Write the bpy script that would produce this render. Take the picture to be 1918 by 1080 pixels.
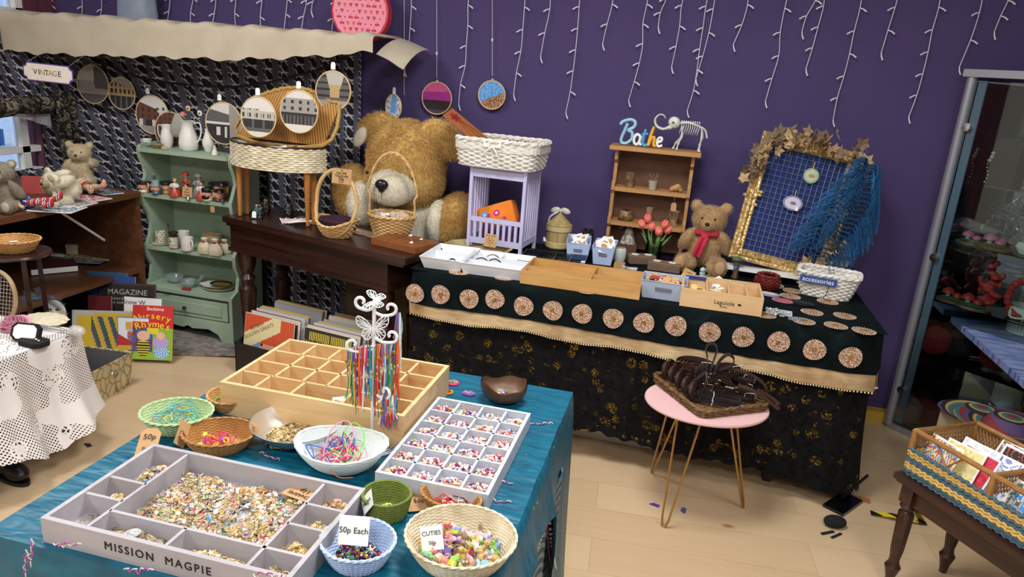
import bpy, math, random
import numpy as np
from mathutils import Vector, Matrix, Euler, noise as mnoise
random.seed(7); rng = np.random.default_rng(7)
PI = math.pi
for o in list(bpy.data.objects): bpy.data.objects.remove(o, do_unlink=True)
scn = bpy.context.scene
COL = scn.collection
FPX, PITCH, ROLL, CAMH, YAW = 1350.0, math.radians(16.8), math.radians(4.21), 1.6, math.radians(13)
fw = Vector((0, math.cos(PITCH), -math.sin(PITCH))); ri = Vector((1, 0, 0)); up = Vector((0, math.sin(PITCH), math.cos(PITCH)))
ri, up = math.cos(ROLL) * ri + math.sin(ROLL) * up, -math.sin(ROLL) * ri + math.cos(ROLL) * up
Rz = Matrix.Rotation(YAW, 3, 'Z'); fw, ri, up = Rz @ fw, Rz @ ri, Rz @ up
cam = bpy.data.cameras.new('camera'); camo = bpy.data.objects.new('camera', cam); COL.objects.link(camo)
cam.sensor_fit = 'HORIZONTAL'; cam.sensor_width = 36; cam.lens = 36 * FPX / 1918; cam.clip_start = .02; cam.clip_end = 60
m4 = Matrix((ri, up, -fw)).transposed().to_4x4(); m4.translation = Vector((0, 0, CAMH)); camo.matrix_world = m4
scn.camera = camo
def ray(x, y): return (x - 959) / FPX * ri - (y - 540) / FPX * up + fw
def G(x, y, z):
 d = ray(x, y); return d * ((z - CAMH) / d.z) + Vector((0, 0, CAMH))
def W(x, y, Y):
 d = ray(x, y); return d * (Y / d.y) + Vector((0, 0, CAMH))
scn.view_settings.view_transform = 'Standard'; scn.view_settings.look = 'None'
scn.view_settings.gamma = 1; scn.view_settings.use_curve_mapping = False
scn.view_settings.exposure = 0.0
w = bpy.data.worlds.new('world'); scn.world = w; w.use_nodes = True
w.node_tree.nodes['Background'].inputs[0].default_value = (.75, .85, 1, 1)
w.node_tree.nodes['Background'].inputs[1].default_value = 1.8
LIGHTS = [(-2.3, 1.9, 32), (-.3, 1.9, 40), (-2.3, -.6, 30), (-.3, -.6, 36), (1.1, .6, 24)]
for i, (x, y, e) in enumerate(LIGHTS):
 l = bpy.data.lights.new('ceiling_lamp', 'AREA'); l.shape = 'RECTANGLE'; l.size = .58; l.size_y = .58
 l.energy = e; l.color = (.94, .97, 1)
 o = bpy.data.objects.new('ceiling_lamp', l); o.location = (x, y, 2.655); COL.objects.link(o)
def lin(c):
 if isinstance(c, str):
  c = tuple(int(c[i:i + 2], 16) / 255 for i in (0, 2, 4))
 return tuple((v / 12.92 if v <= .04045 else ((v + .055) / 1.055) ** 2.4) for v in c[:3]) + (1,)
MATS = {}
class NT:
 def __init__(s, name):
  s.m = bpy.data.materials.new(name); s.m.use_nodes = True; s.t = s.m.node_tree; s.n = s.t.nodes
  s.b = s.n['Principled BSDF']; s.out = s.n['Material Output']
 def node(s, k, **kw):
  n = s.n.new(k)
  for a, v in kw.items(): setattr(n, a, v)
  return n
 def link(s, a, b): s.t.links.new(a, b)
 def set(s, sock, v):
  if isinstance(v, bpy.types.NodeSocket): s.link(v, sock)
  else: sock.default_value = v
 def co(s, kind='Object'): return s.node('ShaderNodeTexCoord').outputs[kind]
 def sep(s, v):
  n = s.node('ShaderNodeSeparateXYZ'); s.link(v, n.inputs[0]); return n.outputs
 def comb(s, x, y, z=0):
  n = s.node('ShaderNodeCombineXYZ')
  for i, v in enumerate((x, y, z)): s.set(n.inputs[i], v)
  return n.outputs[0]
 def M(s, op, a, b=0, c=None, clamp=False):
  n = s.node('ShaderNodeMath', operation=op, use_clamp=clamp); s.set(n.inputs[0], a); s.set(n.inputs[1], b)
  if c is not None: s.set(n.inputs[2], c)
  return n.outputs[0]
 def noise(s, v, scale, detail=2, rough=.5, dist=0):
  n = s.node('ShaderNodeTexNoise'); s.link(v, n.inputs['Vector']); n.inputs['Scale'].default_value = scale
  n.inputs['Detail'].default_value = detail; n.inputs['Roughness'].default_value = rough; n.inputs['Distortion'].default_value = dist
  return n.outputs[0]
 def vor(s, v, scale, feature='F1', out='Distance', rand=1.0):
  n = s.node('ShaderNodeTexVoronoi', feature=feature); s.link(v, n.inputs['Vector']); n.inputs['Scale'].default_value = scale
  n.inputs['Randomness'].default_value = rand
  return n.outputs[out]
 def map(s, v, scale=(1, 1, 1), rot=(0, 0, 0), loc=(0, 0, 0)):
  n = s.node('ShaderNodeMapping'); s.link(v, n.inputs[0]); n.inputs['Scale'].default_value = scale
  n.inputs['Rotation'].default_value = rot; n.inputs['Location'].default_value = loc; return n.outputs[0]
 def ramp(s, f, stops, const=False):
  n = s.node('ShaderNodeValToRGB'); s.link(f, n.inputs[0]); r = n.color_ramp
  if const: r.interpolation = 'CONSTANT'
  while len(r.elements) < len(stops): r.elements.new(.5)
  for e, (p, c) in zip(r.elements, stops): e.position = p; e.color = lin(c)
  return n.outputs[0]
 def mix(s, f, a, b):
  n = s.node('ShaderNodeMix', data_type='RGBA'); s.set(n.inputs[0], f)
  for i, v in ((6, a), (7, b)): s.set(n.inputs[i], lin(v) if isinstance(v, (str, tuple)) else v)
  return n.outputs[2]
 def col(s, v): s.set(s.b.inputs['Base Color'], lin(v) if isinstance(v, (str, tuple)) else v)
 def bump(s, h, strength=.3, dist=.01):
  n = s.node('ShaderNodeBump'); n.inputs['Strength'].default_value = strength; n.inputs['Distance'].default_value = dist
  s.link(h, n.inputs['Height']); s.link(n.outputs[0], s.b.inputs['Normal'])
 def pr(s, rough=.6, metal=0, **kw):
  s.b.inputs['Roughness'].default_value = rough; s.b.inputs['Metallic'].default_value = metal
  for k, v in kw.items(): s.b.inputs[k.replace('_', ' ')].default_value = v
  return s
 def alpha(s, f):
  tr = s.node('ShaderNodeBsdfTransparent'); mx = s.node('ShaderNodeMixShader')
  s.link(f, mx.inputs[0]); s.link(tr.outputs[0], mx.inputs[1]); s.link(s.b.outputs[0], mx.inputs[2]); s.link(mx.outputs[0], s.out.inputs[0])
def mat(name, c, c2=None, rough=.6, metal=0, sc=8, bump=0, bsc=None, stretch=(1, 1, 1), **kw):
 if name in MATS: return MATS[name]
 t = NT(name); t.pr(rough, metal, **kw)
 v = t.map(t.co(), stretch)
 if c2: t.col(t.ramp(t.noise(v, sc, 4), [(.3, c), (.7, c2)]))
 else: t.col(c)
 if bump: t.bump(t.noise(v, bsc or sc * 4, 3), bump, .004)
 MATS[name] = t.m; return t.m
def glassm(name, tint='ffffff', rough=.0, ior=1.45, mixf=.9):
 if name in MATS: return MATS[name]
 t = NT(name); gl = t.node('ShaderNodeBsdfGlossy'); gl.inputs['Roughness'].default_value = rough + .02
 tr = t.node('ShaderNodeBsdfTransparent'); tr.inputs[0].default_value = lin(tint)
 fr = t.node('ShaderNodeFresnel'); fr.inputs[0].default_value = ior
 f = t.M('ADD', fr.outputs[0], 1 - mixf - .05, clamp=True)
 mx = t.node('ShaderNodeMixShader'); t.link(f, mx.inputs[0]); t.link(tr.outputs[0], mx.inputs[1]); t.link(gl.outputs[0], mx.inputs[2]); t.link(mx.outputs[0], t.out.inputs[0])
 MATS[name] = t.m; return t.m
def wood(name, c, c2, sc=14, axis=0, rough=.5, bump=.05, st=12):
 if name in MATS: return MATS[name]
 t = NT(name); t.pr(rough); s = [st, st, st]; s[axis] = 1
 v = t.map(t.co(), tuple(s)); n = t.noise(v, sc / 6, 5, .6, .6)
 t.col(t.ramp(n, [(.3, c), (.68, c2)])); t.bump(n, bump, .003)
 MATS[name] = t.m; return t.m
class MB:
 def __init__(s): s.v = []; s.f = []; s.mi = []
 def add(s, vs, fs, m=0, M=None):
  b = len(s.v)
  if M is not None: vs = [M @ Vector(p) for p in vs]
  s.v.extend([tuple(p) for p in vs]); s.f.extend([tuple(i + b for i in f) for f in fs]); s.mi.extend([m] * len(fs)); return s
 def box(s, c, d, m=0, M=None, taper=1.0):
  x, y, z = d[0] / 2, d[1] / 2, d[2] / 2
  vs = [(c[0] + sx * x * (taper if sz > 0 else 1), c[1] + sy * y * (taper if sz > 0 else 1), c[2] + sz * z) for sz in (-1, 1) for sy in (-1, 1) for sx in (-1, 1)]
  return s.add(vs, [(0, 2, 3, 1), (4, 5, 7, 6), (0, 1, 5, 4), (2, 6, 7, 3), (0, 4, 6, 2), (1, 3, 7, 5)], m, M)
 def tube(s, pts, r, n=6, m=0, closed=False, M=None, flat=1.0, upv=None):
  P = [Vector(p) for p in pts]; k = len(P); R = r if hasattr(r, '__len__') else [r] * k
  prev = None; vs = []
  for i in range(k):
   t = (P[(i + 1) % k] - P[i - 1]) if closed else (P[min(i + 1, k - 1)] - P[max(i - 1, 0)])
   if t.length < 1e-9: t = Vector((0, 0, 1))
   t.normalize()
   if upv is not None: a = Vector(upv) - t * t.dot(Vector(upv))
   else:
    if prev is None: prev = t.orthogonal()
    a = prev - t * prev.dot(t)
   if a.length < 1e-6: a = t.orthogonal()
   a.normalize(); prev = a; b = t.cross(a)
   for j in range(n):
    q = 2 * PI * j / n + (PI / 4 if n == 4 else 0); vs.append(P[i] + a * (R[i] * math.cos(q)) + b * (R[i] * flat * math.sin(q)))
  fs = []
  for i in range(k if closed else k - 1):
   for j in range(n):
    a0 = i * n + j; a1 = i * n + (j + 1) % n; b0 = ((i + 1) % k) * n + j; b1 = ((i + 1) % k) * n + (j + 1) % n
    fs.append((a0, a1, b1, b0))
  if not closed: fs += [tuple(range(n))[::-1], tuple((k - 1) * n + j for j in range(n))]
  return s.add(vs, fs, m, M)
 def cyl(s, p, q, r, r2=None, n=12, m=0, M=None):
  return s.tube([p, q], [r, r if r2 is None else r2], n, m, M=M)
 def lathe(s, prof, n=24, m=0, sx=1, sy=1, off=(0, 0, 0), M=None, wob=None):
  vs = []; fs = []; k = len(prof)
  for i, (r, z) in enumerate(prof):
   for j in range(n):
    a = 2 * PI * j / n; rr = r * (wob(a, z) if wob else 1)
    vs.append((off[0] + rr * sx * math.cos(a), off[1] + rr * sy * math.sin(a), off[2] + z))
  for i in range(k - 1):
   for j in range(n):
    fs.append((i * n + j, i * n + (j + 1) % n, (i + 1) * n + (j + 1) % n, (i + 1) * n + j))
  if prof[0][0] > 1e-5: fs.append(tuple(range(n))[::-1])
  if prof[-1][0] > 1e-5: fs.append(tuple((k - 1) * n + j for j in range(n)))
  return s.add(vs, fs, m, M)
 def ell(s, c, r, n=12, m=0, M=None, rot=None):
  if not hasattr(r, '__len__'): r = (r, r, r)
  k = max(4, n // 2); vs = [(0, 0, -1)]; fs = []
  for i in range(1, k):
   a = -PI / 2 + PI * i / k
   for j in range(n): b = 2 * PI * j / n; vs.append((math.cos(a) * math.cos(b), math.cos(a) * math.sin(b), math.sin(a)))
  vs.append((0, 0, 1)); L = len(vs) - 1
  for j in range(n):
   fs.append((0, 1 + (j + 1) % n, 1 + j)); fs.append((L, L - n + j, L - n + (j + 1) % n))
   for i in range(k - 2):
    a = 1 + i * n; fs.append((a + j, a + (j + 1) % n, a + n + (j + 1) % n, a + n + j))
  R = Euler(rot).to_matrix() if rot else Matrix.Identity(3)
  vs = [R @ Vector((p[0] * r[0], p[1] * r[1], p[2] * r[2])) + Vector(c) for p in vs]
  return s.add(vs, fs, m, M)
 def prism(s, pts, z0, z1, m=0, M=None):
  k = len(pts); a = sum(pts[i][0] * pts[(i + 1) % k][1] - pts[(i + 1) % k][0] * pts[i][1] for i in range(k))
  if a < 0: pts = pts[::-1]
  vs = [(x, y, z0) for x, y in pts] + [(x, y, z1) for x, y in pts]
  fs = [tuple(range(k))[::-1], tuple(range(k, 2 * k))] + [(i, (i + 1) % k, k + (i + 1) % k, k + i) for i in range(k)]
  return s.add(vs, fs, m, M)
 def grid(s, fn, nu, nv, m=0, th=0, M=None, skip=None):
  P = [[Vector(fn(i / nu, j / nv)) for i in range(nu + 1)] for j in range(nv + 1)]
  vs = [p for row in P for p in row]; fs = []
  q = lambda i, j: j * (nu + 1) + i
  for j in range(nv):
   for i in range(nu):
    if skip and skip((i + .5) / nu, (j + .5) / nv): continue
    fs.append((q(i, j), q(i + 1, j), q(i + 1, j + 1), q(i, j + 1)))
  if th:
   N = []
   for j in range(nv + 1):
    for i in range(nu + 1):
     a = P[j][min(i + 1, nu)] - P[j][max(i - 1, 0)]; b = P[min(j + 1, nv)][i] - P[max(j - 1, 0)][i]
     c = a.cross(b); N.append(c.normalized() if c.length > 1e-12 else Vector((0, 0, 1)))
   K = len(vs); vs = vs + [vs[i] - N[i] * th for i in range(K)]
   fs = fs + [tuple(i + K for i in f[::-1]) for f in fs]
   if not skip:
    for i in range(nu): fs += [(q(i + 1, 0), q(i, 0), q(i, 0) + K, q(i + 1, 0) + K), (q(i, nv), q(i + 1, nv), q(i + 1, nv) + K, q(i, nv) + K)]
    for j in range(nv): fs += [(q(0, j), q(0, j + 1), q(0, j + 1) + K, q(0, j) + K), (q(nu, j + 1), q(nu, j), q(nu, j) + K, q(nu, j + 1) + K)]
  return s.add(vs, fs, m, M)
 def text(s, body, size, m=0, M=None, ext=.0006, space=1.0, align='CENTER'):
  cu = bpy.data.curves.new('t', 'FONT'); cu.body = body; cu.size = size; cu.extrude = ext; cu.align_x = align; cu.align_y = 'CENTER'; cu.space_character = space
  cu.resolution_u = 3
  o = bpy.data.objects.new('t', cu); COL.objects.link(o); bpy.context.view_layer.update()
  dg = bpy.context.evaluated_depsgraph_get(); me = o.evaluated_get(dg).to_mesh()
  s.add([v.co.copy() for v in me.vertices], [tuple(p.vertices) for p in me.polygons], m, M)
  o.evaluated_get(dg).to_mesh_clear(); bpy.data.objects.remove(o); bpy.data.curves.remove(cu); return s
 def build(s, name, mats, parent=None, loc=None, rot=None, smooth=True, ang=38):
  me = bpy.data.meshes.new(name); me.from_pydata(s.v, [], s.f)
  if not isinstance(mats, (list, tuple)): mats = [mats]
  for q in mats: me.materials.append(q)
  if len(mats) > 1: me.polygons.foreach_set('material_index', s.mi)
  if smooth:
   me.polygons.foreach_set('use_smooth', [True] * len(me.polygons)); me.set_sharp_from_angle(angle=math.radians(ang))
  me.update(); o = bpy.data.objects.new(name, me); COL.objects.link(o)
  if parent: o.parent = parent
  if loc is not None: o.location = loc
  if rot is not None: o.rotation_euler = rot
  return o
def tag(o, label, cat, group=None, kind=None):
 o['label'] = label; o['category'] = cat
 if group: o['group'] = group
 if kind: o['kind'] = kind
 return o
def thing(name, label, cat, loc=(0, 0, 0), rz=0, group=None, rot=None):
 o = bpy.data.objects.new(name, None); o.empty_display_size = .05; COL.objects.link(o)
 o.location = loc; o.rotation_euler = rot if rot is not None else (0, 0, rz); return tag(o, label, cat, group)
def struct(o): o['kind'] = 'structure'; return o
def copytree(o, loc=None, rot=None, label=None, scale=None, group=None):
 def rec(a, p):
  c = a.copy(); COL.objects.link(c)
  if p: c.parent = p
  for ch in a.children: rec(ch, c)
  return c
 c = rec(o, None)
 if loc is not None: c.location = loc
 if rot is not None: c.rotation_euler = rot
 if scale is not None: c.scale = scale
 if label: c['label'] = label
 if group: c['group'] = group
 return c
def T(x=0, y=0, z=0): return Matrix.Translation((x, y, z))
def RX(a): return Matrix.Rotation(a, 4, 'X')
def RY(a): return Matrix.Rotation(a, 4, 'Y')
def RZ(a): return Matrix.Rotation(a, 4, 'Z')
def smoothpath(pts, k=6, closed=False):
 P = [Vector(p) for p in pts]; n = len(P); out = []
 for i in range(n if closed else n - 1):
  p0, p1, p2, p3 = (P[(i - 1) % n] if closed or i > 0 else P[0]), P[i], P[(i + 1) % n], (P[(i + 2) % n] if closed or i + 2 < n else P[-1])
  for j in range(k):
   t = j / k
   out.append(.5 * ((2 * p1) + (p2 - p0) * t + (2 * p0 - 5 * p1 + 4 * p2 - p3) * t * t + (3 * p1 - p0 - 3 * p2 + p3) * t ** 3))
 if not closed: out.append(P[-1])
 return out
WHITE = mat('white_paint', 'eeece6', rough=.5); PAPER = mat('paper', 'f4f3ee', rough=.8); INK = mat('ink', '1c1a1c', rough=.7)
KRAFT = mat('kraft_card', 'c49c6c', 'b58c5e', rough=.85, sc=30)
BLACK = mat('black', '121114', rough=.5); BLACKCLOTH = mat('black_cloth', '0d0c10', '17161b', rough=.95, sc=20, bump=.3)
CHROME = mat('steel', 'c9c9c9', rough=.22, metal=1); BRASS = mat('brass', 'b8934a', rough=.35, metal=1)
LPINE = wood('light_pine', 'd2a870', 'e4c290', 16); PINE = wood('pine', 'b98549', 'cf9f62', 16); DWOOD = wood('dark_wood', '1d0f0c', '3b2019', 14, rough=.28)
# ================================================================== the room
YW, XL, XR, ZC, YB = 3.8, -3.8, 1.86, 2.7, -2.4
def floor_mat():
 t = NT('oak_floor'); t.pr(.38); v = t.co()
 v = t.map(v, rot=(0, 0, math.radians(-4)))
 br = t.node('ShaderNodeTexBrick'); t.link(v, br.inputs['Vector']); br.inputs['Scale'].default_value = 1
 br.inputs['Brick Width'].default_value = 1.25; br.inputs['Row Height'].default_value = .19; br.inputs['Mortar Size'].default_value = .0012
 br.inputs['Color1'].default_value = lin('bfa07c'); br.inputs['Color2'].default_value = lin('cdb08a'); br.inputs['Mortar'].default_value = lin('a07f57'); br.offset = .37
 g = t.noise(t.map(v, (1.2, 14, 1)), 3, 5, .6, .5); k = t.noise(t.map(v, (5, 9, 1)), 1.6, 2)
 kn = t.ramp(t.vor(t.map(v, (1.3, 2.6, 1)), 1.7), [(.0, '7b5b3a'), (.03, 'b89868'), (.07, 'ffffff')])
 a = t.mix(t.M('MULTIPLY', g, .55), br.outputs[0], 'd8be98')
 b = t.node('ShaderNodeMix', data_type='RGBA', blend_type='MULTIPLY'); b.inputs[0].default_value = .8; t.link(a, b.inputs[6]); t.link(kn, b.inputs[7])
 t.col(b.outputs[2]); t.bump(g, .03, .002); return t.m
struct(MB().box(((XL + XR) / 2, (YW + YB) / 2, -.05), (XR - XL + .3, YW - YB + .3, .1)).build('floor', floor_mat()))
struct(MB().box(((XL + XR) / 2, (YW + YB) / 2, ZC + .05), (XR - XL + .3, YW - YB + .3, .1)).build('ceiling', mat('ceiling_white', 'e6e4e0', rough=.9)))
def felt(name, c, c2):
 t = NT(name); t.pr(.95); v = t.co(); n = t.noise(v, 260, 2); t.col(t.mix(t.noise(v, 3, 3), c, c2)); t.bump(n, .35, .002); return t.m
PURP = felt('purple_felt', '463a66', '524471')
struct(MB().box(((XL + XR) / 2, YW + .05, ZC / 2), (XR - XL + .3, .1, ZC)).build('wall_back', PURP))
struct(MB().box((XR + .05, (YW + YB) / 2, ZC / 2), (.1, YW - YB, ZC)).build('wall_right', mat('wall_grey', '8d8a92', rough=.9)))
struct(MB().box(((XL + XR) / 2, YB - .05, ZC / 2), (XR - XL + .3, .1, ZC)).build('wall_front', mat('wall_white', 'd8d4cc', rough=.9)))
WY0, WY1, WZ0, WZ1 = 2.75, 3.60, .80, 1.26
HY0, HY1, HZ0, HZ1 = 2.4, 3.58, 1.70, 2.3
m = MB()
def wl(y0, y1, z0, z1): m.box((XL - .05, (y0 + y1) / 2, (z0 + z1) / 2), (.1, y1 - y0, z1 - z0))
wl(YB, 1.2, 0, ZC); struct(m.build('wall_left', mat('wall_white', 'd8d4cc', rough=.9))); m = MB(); wl(1.2, WY0 - .35, 0, ZC); wl(WY0 - .35, YW, 0, WZ0); wl(WY0 - .35, WY0, WZ0, HZ0); wl(WY1, YW, WZ0, HZ0); wl(WY0, WY1, WZ1, HZ0)
wl(HY1, YW, HZ0, ZC); wl(WY0 - .35, HY1, HZ1, ZC)
wl(HY1, YW, HZ0 - .001, HZ0 + .001)
def panelm():
 t = NT('maroon_boards'); t.pr(.7); v = t.co(); s = t.sep(v); f = t.M('FRACT', t.M('MULTIPLY', s[1], 9)); ln = t.M('LESS_THAN', f, .04)
 t.col(t.mix(ln, t.mix(t.noise(t.map(v, (1, 8, 1)), 3), '5a2c3c', '6d3a4a'), '2a1119')); return t.m
struct(m.build('wall_left', panelm()))
m = MB(); fx = XL - .04
for y in (WY0 + .02, (WY0 * .38 + WY1 * .62), WY1 - .1): m.box((fx, y, (WZ0 + WZ1) / 2), (.05, .05, WZ1 - WZ0))
for z in (WZ0 + .02, WZ0 + .15, WZ1 - .02): m.box((fx, (WY0 + WY1) / 2, z), (.05, WY1 - WY0, .035))
wn = struct(m.build('window_1', WHITE)); MB().box((XL - .05, (WY0 + WY1) / 2, (WZ0 + WZ1) / 2), (.006, WY1 - WY0, WZ1 - WZ0)).build('pane', glassm('window_glass', 'eef6ff'), wn)
m = MB(); m.box((fx, HY1 - .02, (HZ0 + HZ1) / 2), (.06, .05, HZ1 - HZ0)); m.box((fx, (HY0 + HY1) / 2 - .1, HZ0 + .02), (.06, HY1 - HY0 + .2, .04)); m.box((fx, (HY0 + HY1) / 2 - .1, HZ1 - .02), (.06, HY1 - HY0 + .2, .04))
wn = struct(m.build('window_2', WHITE)); MB().box((XL - .05, (HY0 + HY1) / 2 - .1, (HZ0 + HZ1) / 2), (.006, HY1 - HY0 + .3, HZ1 - HZ0)).build('pane', glassm('window_glass'), wn)
tag(MB().box((XL - .5, 3.50, .97), (.16, .15, .10)).build('storage_box', mat('orange_plastic', 'e0642c', rough=.5)), 'orange box seen through the low left window', 'box')
tag(MB().box((XL - .5, 3.66, .97), (.16, .12, .10)).build('storage_box', mat('blue_plastic', '2a7fd0', rough=.5)), 'bright blue box seen through the low left window', 'box')
struct(MB().box((XL - .55, 3.2, .90), (.5, 2.6, .04)).build('trim_1', WHITE));
struct(MB().box((XL - 1.2, 2.9, .9), (.05, 5.6, 2.2)).build('trim_2', mat('pale_blue_wall', 'dfe9f5', rough=.9)))
struct(MB().box((1.3, YW - .03, .03), (1.1, .06, .06)).build('baseboard_back', mat('yellow_board', 'c9a53a', rough=.7)))
for i, (x, y, e) in enumerate(LIGHTS):
 t = thing('ceiling_light', 'square white ceiling light panel over the shop floor', 'ceiling light', (x, y, 2.70), group='ceiling light panels')
 MB().box((0, 0, -.015), (.64, .64, .03)).build('frame', WHITE, t)
 if 'glow' not in MATS:
  q = NT('glow'); q.b.inputs['Emission Color'].default_value = (1, .97, .93, 1); q.b.inputs['Emission Strength'].default_value = 3; MATS['glow'] = q.m
 MB().box((0, 0, -.033), (.58, .58, .006)).build('diffuser', MATS['glow'], t)
def curtain_mat():
 t = NT('printed_curtain'); t.pr(.9); s = t.sep(t.co('UV'))
 P, Q = .076, .064
 u = t.M('DIVIDE', s[0], P); vv = t.M('DIVIDE', s[1], Q)
 fu = t.M('FRACT', u); fl = t.M('FLOOR', u)
 vv = t.M('ADD', vv, t.M('MULTIPLY', fl, .37))
 nz = t.noise(t.co('UV'), 85, 2)
 dn = t.M('MULTIPLY', t.M('SUBTRACT', nz, .5), .5)
 x = t.M('DIVIDE', fu, .66); sk = t.M('ADD', vv, t.M('MULTIPLY', x, .55)); fv = t.M('FRACT', sk)
 def ellipse(cx, cy, rx, ry):
  a = t.M('DIVIDE', t.M('SUBTRACT', x, cx), rx); b = t.M('DIVIDE', t.M('SUBTRACT', fv, cy), ry)
  return t.M('ADD', t.M('SQRT', t.M('ADD', t.M('MULTIPLY', a, a), t.M('MULTIPLY', b, b))), dn)
 e1 = ellipse(.62, .5, .37, .40); e2 = ellipse(.12, .55, .13, .22); e3 = ellipse(.95, .5, .12, .3)
 blk = t.M('MAXIMUM', t.M('LESS_THAN', e1, 1), t.M('LESS_THAN', e2, 1)); blk = t.M('MAXIMUM', blk, t.M('LESS_THAN', e3, 1))
 dark = t.ramp(nz, [(.35, '0c0a0e'), (.7, '221d22')]);
 c = t.mix(blk, t.ramp(t.M('MINIMUM', e1, e2), [(.0, 'c0bdc6'), (.5, 'c0bdc6'), (.62, '4e4c56'), (1.0, '3c3a44')]) if False else t.mix(t.M('LESS_THAN', t.M('MINIMUM', e1, e2), 1.32), '4c4a55', 'cac7cf'), dark)
 st = t.M('FRACT', t.M('MULTIPLY', fu, 22)); band = t.mix(t.M('LESS_THAN', st, .5), '6f6f7c', '2a2a33'); inb = t.M('GREATER_THAN', fu, .67)
 edge = t.M('LESS_THAN', t.M('ABSOLUTE', t.M('SUBTRACT', fu, .835)), .012); band = t.mix(edge, band, '14121a')
 t.col(t.mix(inb, c, band)); return t.m
CURT = curtain_mat()
def curtain(name, fn, uvf, nu, nv, label):
 mb = MB().grid(fn, nu, nv); o = mb.build(name, CURT); me = o.data; uv = me.uv_layers.new(name='UVMap')
 co = [(i / nu, j / nv) for j in range(nv + 1) for i in range(nu + 1)]
 for l in me.loops: uv.data[l.index].uv = uvf(*co[l.vertex_index])
 me.materials[0] = CURT; md = o.modifiers.new('thickness', 'SOLIDIFY'); md.thickness = .004
 return tag(o, label, 'curtain')
CX0, CX1 = -3.77, -1.80
def cf(u, v):
 x = CX0 + (CX1 - CX0) * u; z = .03 + 1.62 * v
 return (x, 3.765 - .018 * math.sin(u * 34) * (1 - .4 * v) - .01 * math.sin(u * 81), z)
def cuv(u, v):
 x = (CX1 - CX0) * u; z = 1.66 * v; lean = max(0, 1 - u * 1.25)
 return (x + z * .30 * lean + .02, z + .35 * (1 - u) * .6)
curtain('printed_curtain', cf, cuv, 150, 30, 'black and grey lattice-print curtain hanging from the cream shelf on the back wall')
def cf2(u, v):
 y = 2.4 + (3.76 - 2.4) * u; z = .03 + 1.62 * v
 return (XL + .03 + .012 * math.sin(u * 40), y, z)
o = MB().grid(cf2, 90, 60, skip=lambda u, v: (2.4 + 1.36 * u) < WY1 - .02 and WZ0 + .03 < .03 + 1.62 * v < WZ1 - .03 and (2.4 + 1.36 * u) > WY0)
o = o.build('printed_curtain', CURT); uv = o.data.uv_layers.new(name='UVMap')
for l in o.data.loops:
 c = o.data.vertices[l.vertex_index].co; uv.data[l.index].uv = (c.y + c.z * .25, c.z)
tag(o, 'black and grey lattice-print curtain on the left wall around the low window', 'curtain')
t = NT('dark_floral'); t.pr(.9); n = t.noise(t.co(), 22, 4, .6, 2.5); t.col(t.ramp(n, [(.42, '0f0c0d'), (.5, '2a2220'), (.56, '7a6d5c'), (.66, '8d8371')])); MATS['dark_floral'] = t.m
v0 = thing('window_valance', 'dark floral gathered valance and side drape on the low left window', 'curtain', (XL + .09, 3.2, 0))
def vf(u, v):
 y = -.6 + 1.1 * u; z = 1.20 + .10 * v - .035 * math.sin(u * PI) - .02 * abs(math.sin(u * 9)); return (.02 + .035 * math.sin(v * PI) + .01 * math.sin(u * 60), y, z)
MB().grid(vf, 80, 10, th=.006).build('valance', t.m, v0)
def sf(u, v): return (.03 + .02 * math.sin(u * 14), .40 + .13 * u + .02 * (1 - v), .78 + .50 * v)
MB().grid(sf, 24, 20, th=.006).build('side_drape', t.m, v0)
def lacef(u, v):
 y = -.35 + .76 * u; return (-.03 + .012 * math.sin(u * 40), y, 1.23 - .13 * v * (1 - .65 * math.sin(PI * u)) - .02)
LW = NT('net_lace'); LW.pr(.8); LW.col('f2f2f5'); LW.alpha(LW.M('GREATER_THAN', LW.vor(LW.co(), 160, 'DISTANCE_TO_EDGE'), .0, ) if False else LW.M('ADD', LW.M('MULTIPLY', LW.M('LESS_THAN', LW.vor(LW.co(), 120, 'DISTANCE_TO_EDGE'), .12), .5), .4))
MB().grid(lacef, 40, 8).build('net_frill', LW.m, v0)
can = thing('canopy_shelf', 'long wall shelf covered in gathered cream calico above the lattice-print curtain', 'shelf', (0, 0, 0))
MB().box((-2.82, 3.62, 1.69), (1.94, .30, .02)).build('board', LPINE, can)
CALI = mat('cream_calico', 'c9bda6', 'b8ab94'.replace(' ', ''), rough=.95, sc=5, bump=.3, bsc=60)
def canf(u, v):
 x = -3.78 + 2.22 * u
 zt = 1.715 + .006 * math.sin(u * 47) + .005 * math.sin(u * 111)
 drop = .19 - .06 * (u - .35) if u < .62 else .175 - (u - .62) * .26
 drop += .006 * math.sin(u * 9) ; drop = max(drop, .05)
 w = v * (.40 + drop)                    # arc length from the wall
 if w < .36: return (x, 3.795 - w, zt)
 q = (w - .36); c = min(q, .06); k = q - c
 return (x, 3.435 - .04 * math.sin(c / .06 * PI / 2) + .03 * k + .003 * math.sin(u * 31), zt - .02 * (1 - math.cos(c / .06 * PI / 2)) - k)
m = MB().grid(canf, 160, 26, th=.004)
def tipf(u, v):
 x = -1.54 + .15 * u; return (x, 3.72 - .33 * v + .02 * math.sin(u * 5), 1.712 - .045 * u - .085 * v * v * (1.0 + .2 * u))
m.grid(tipf, 12, 12, th=.004).build('calico_cover', CALI, can)
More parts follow.
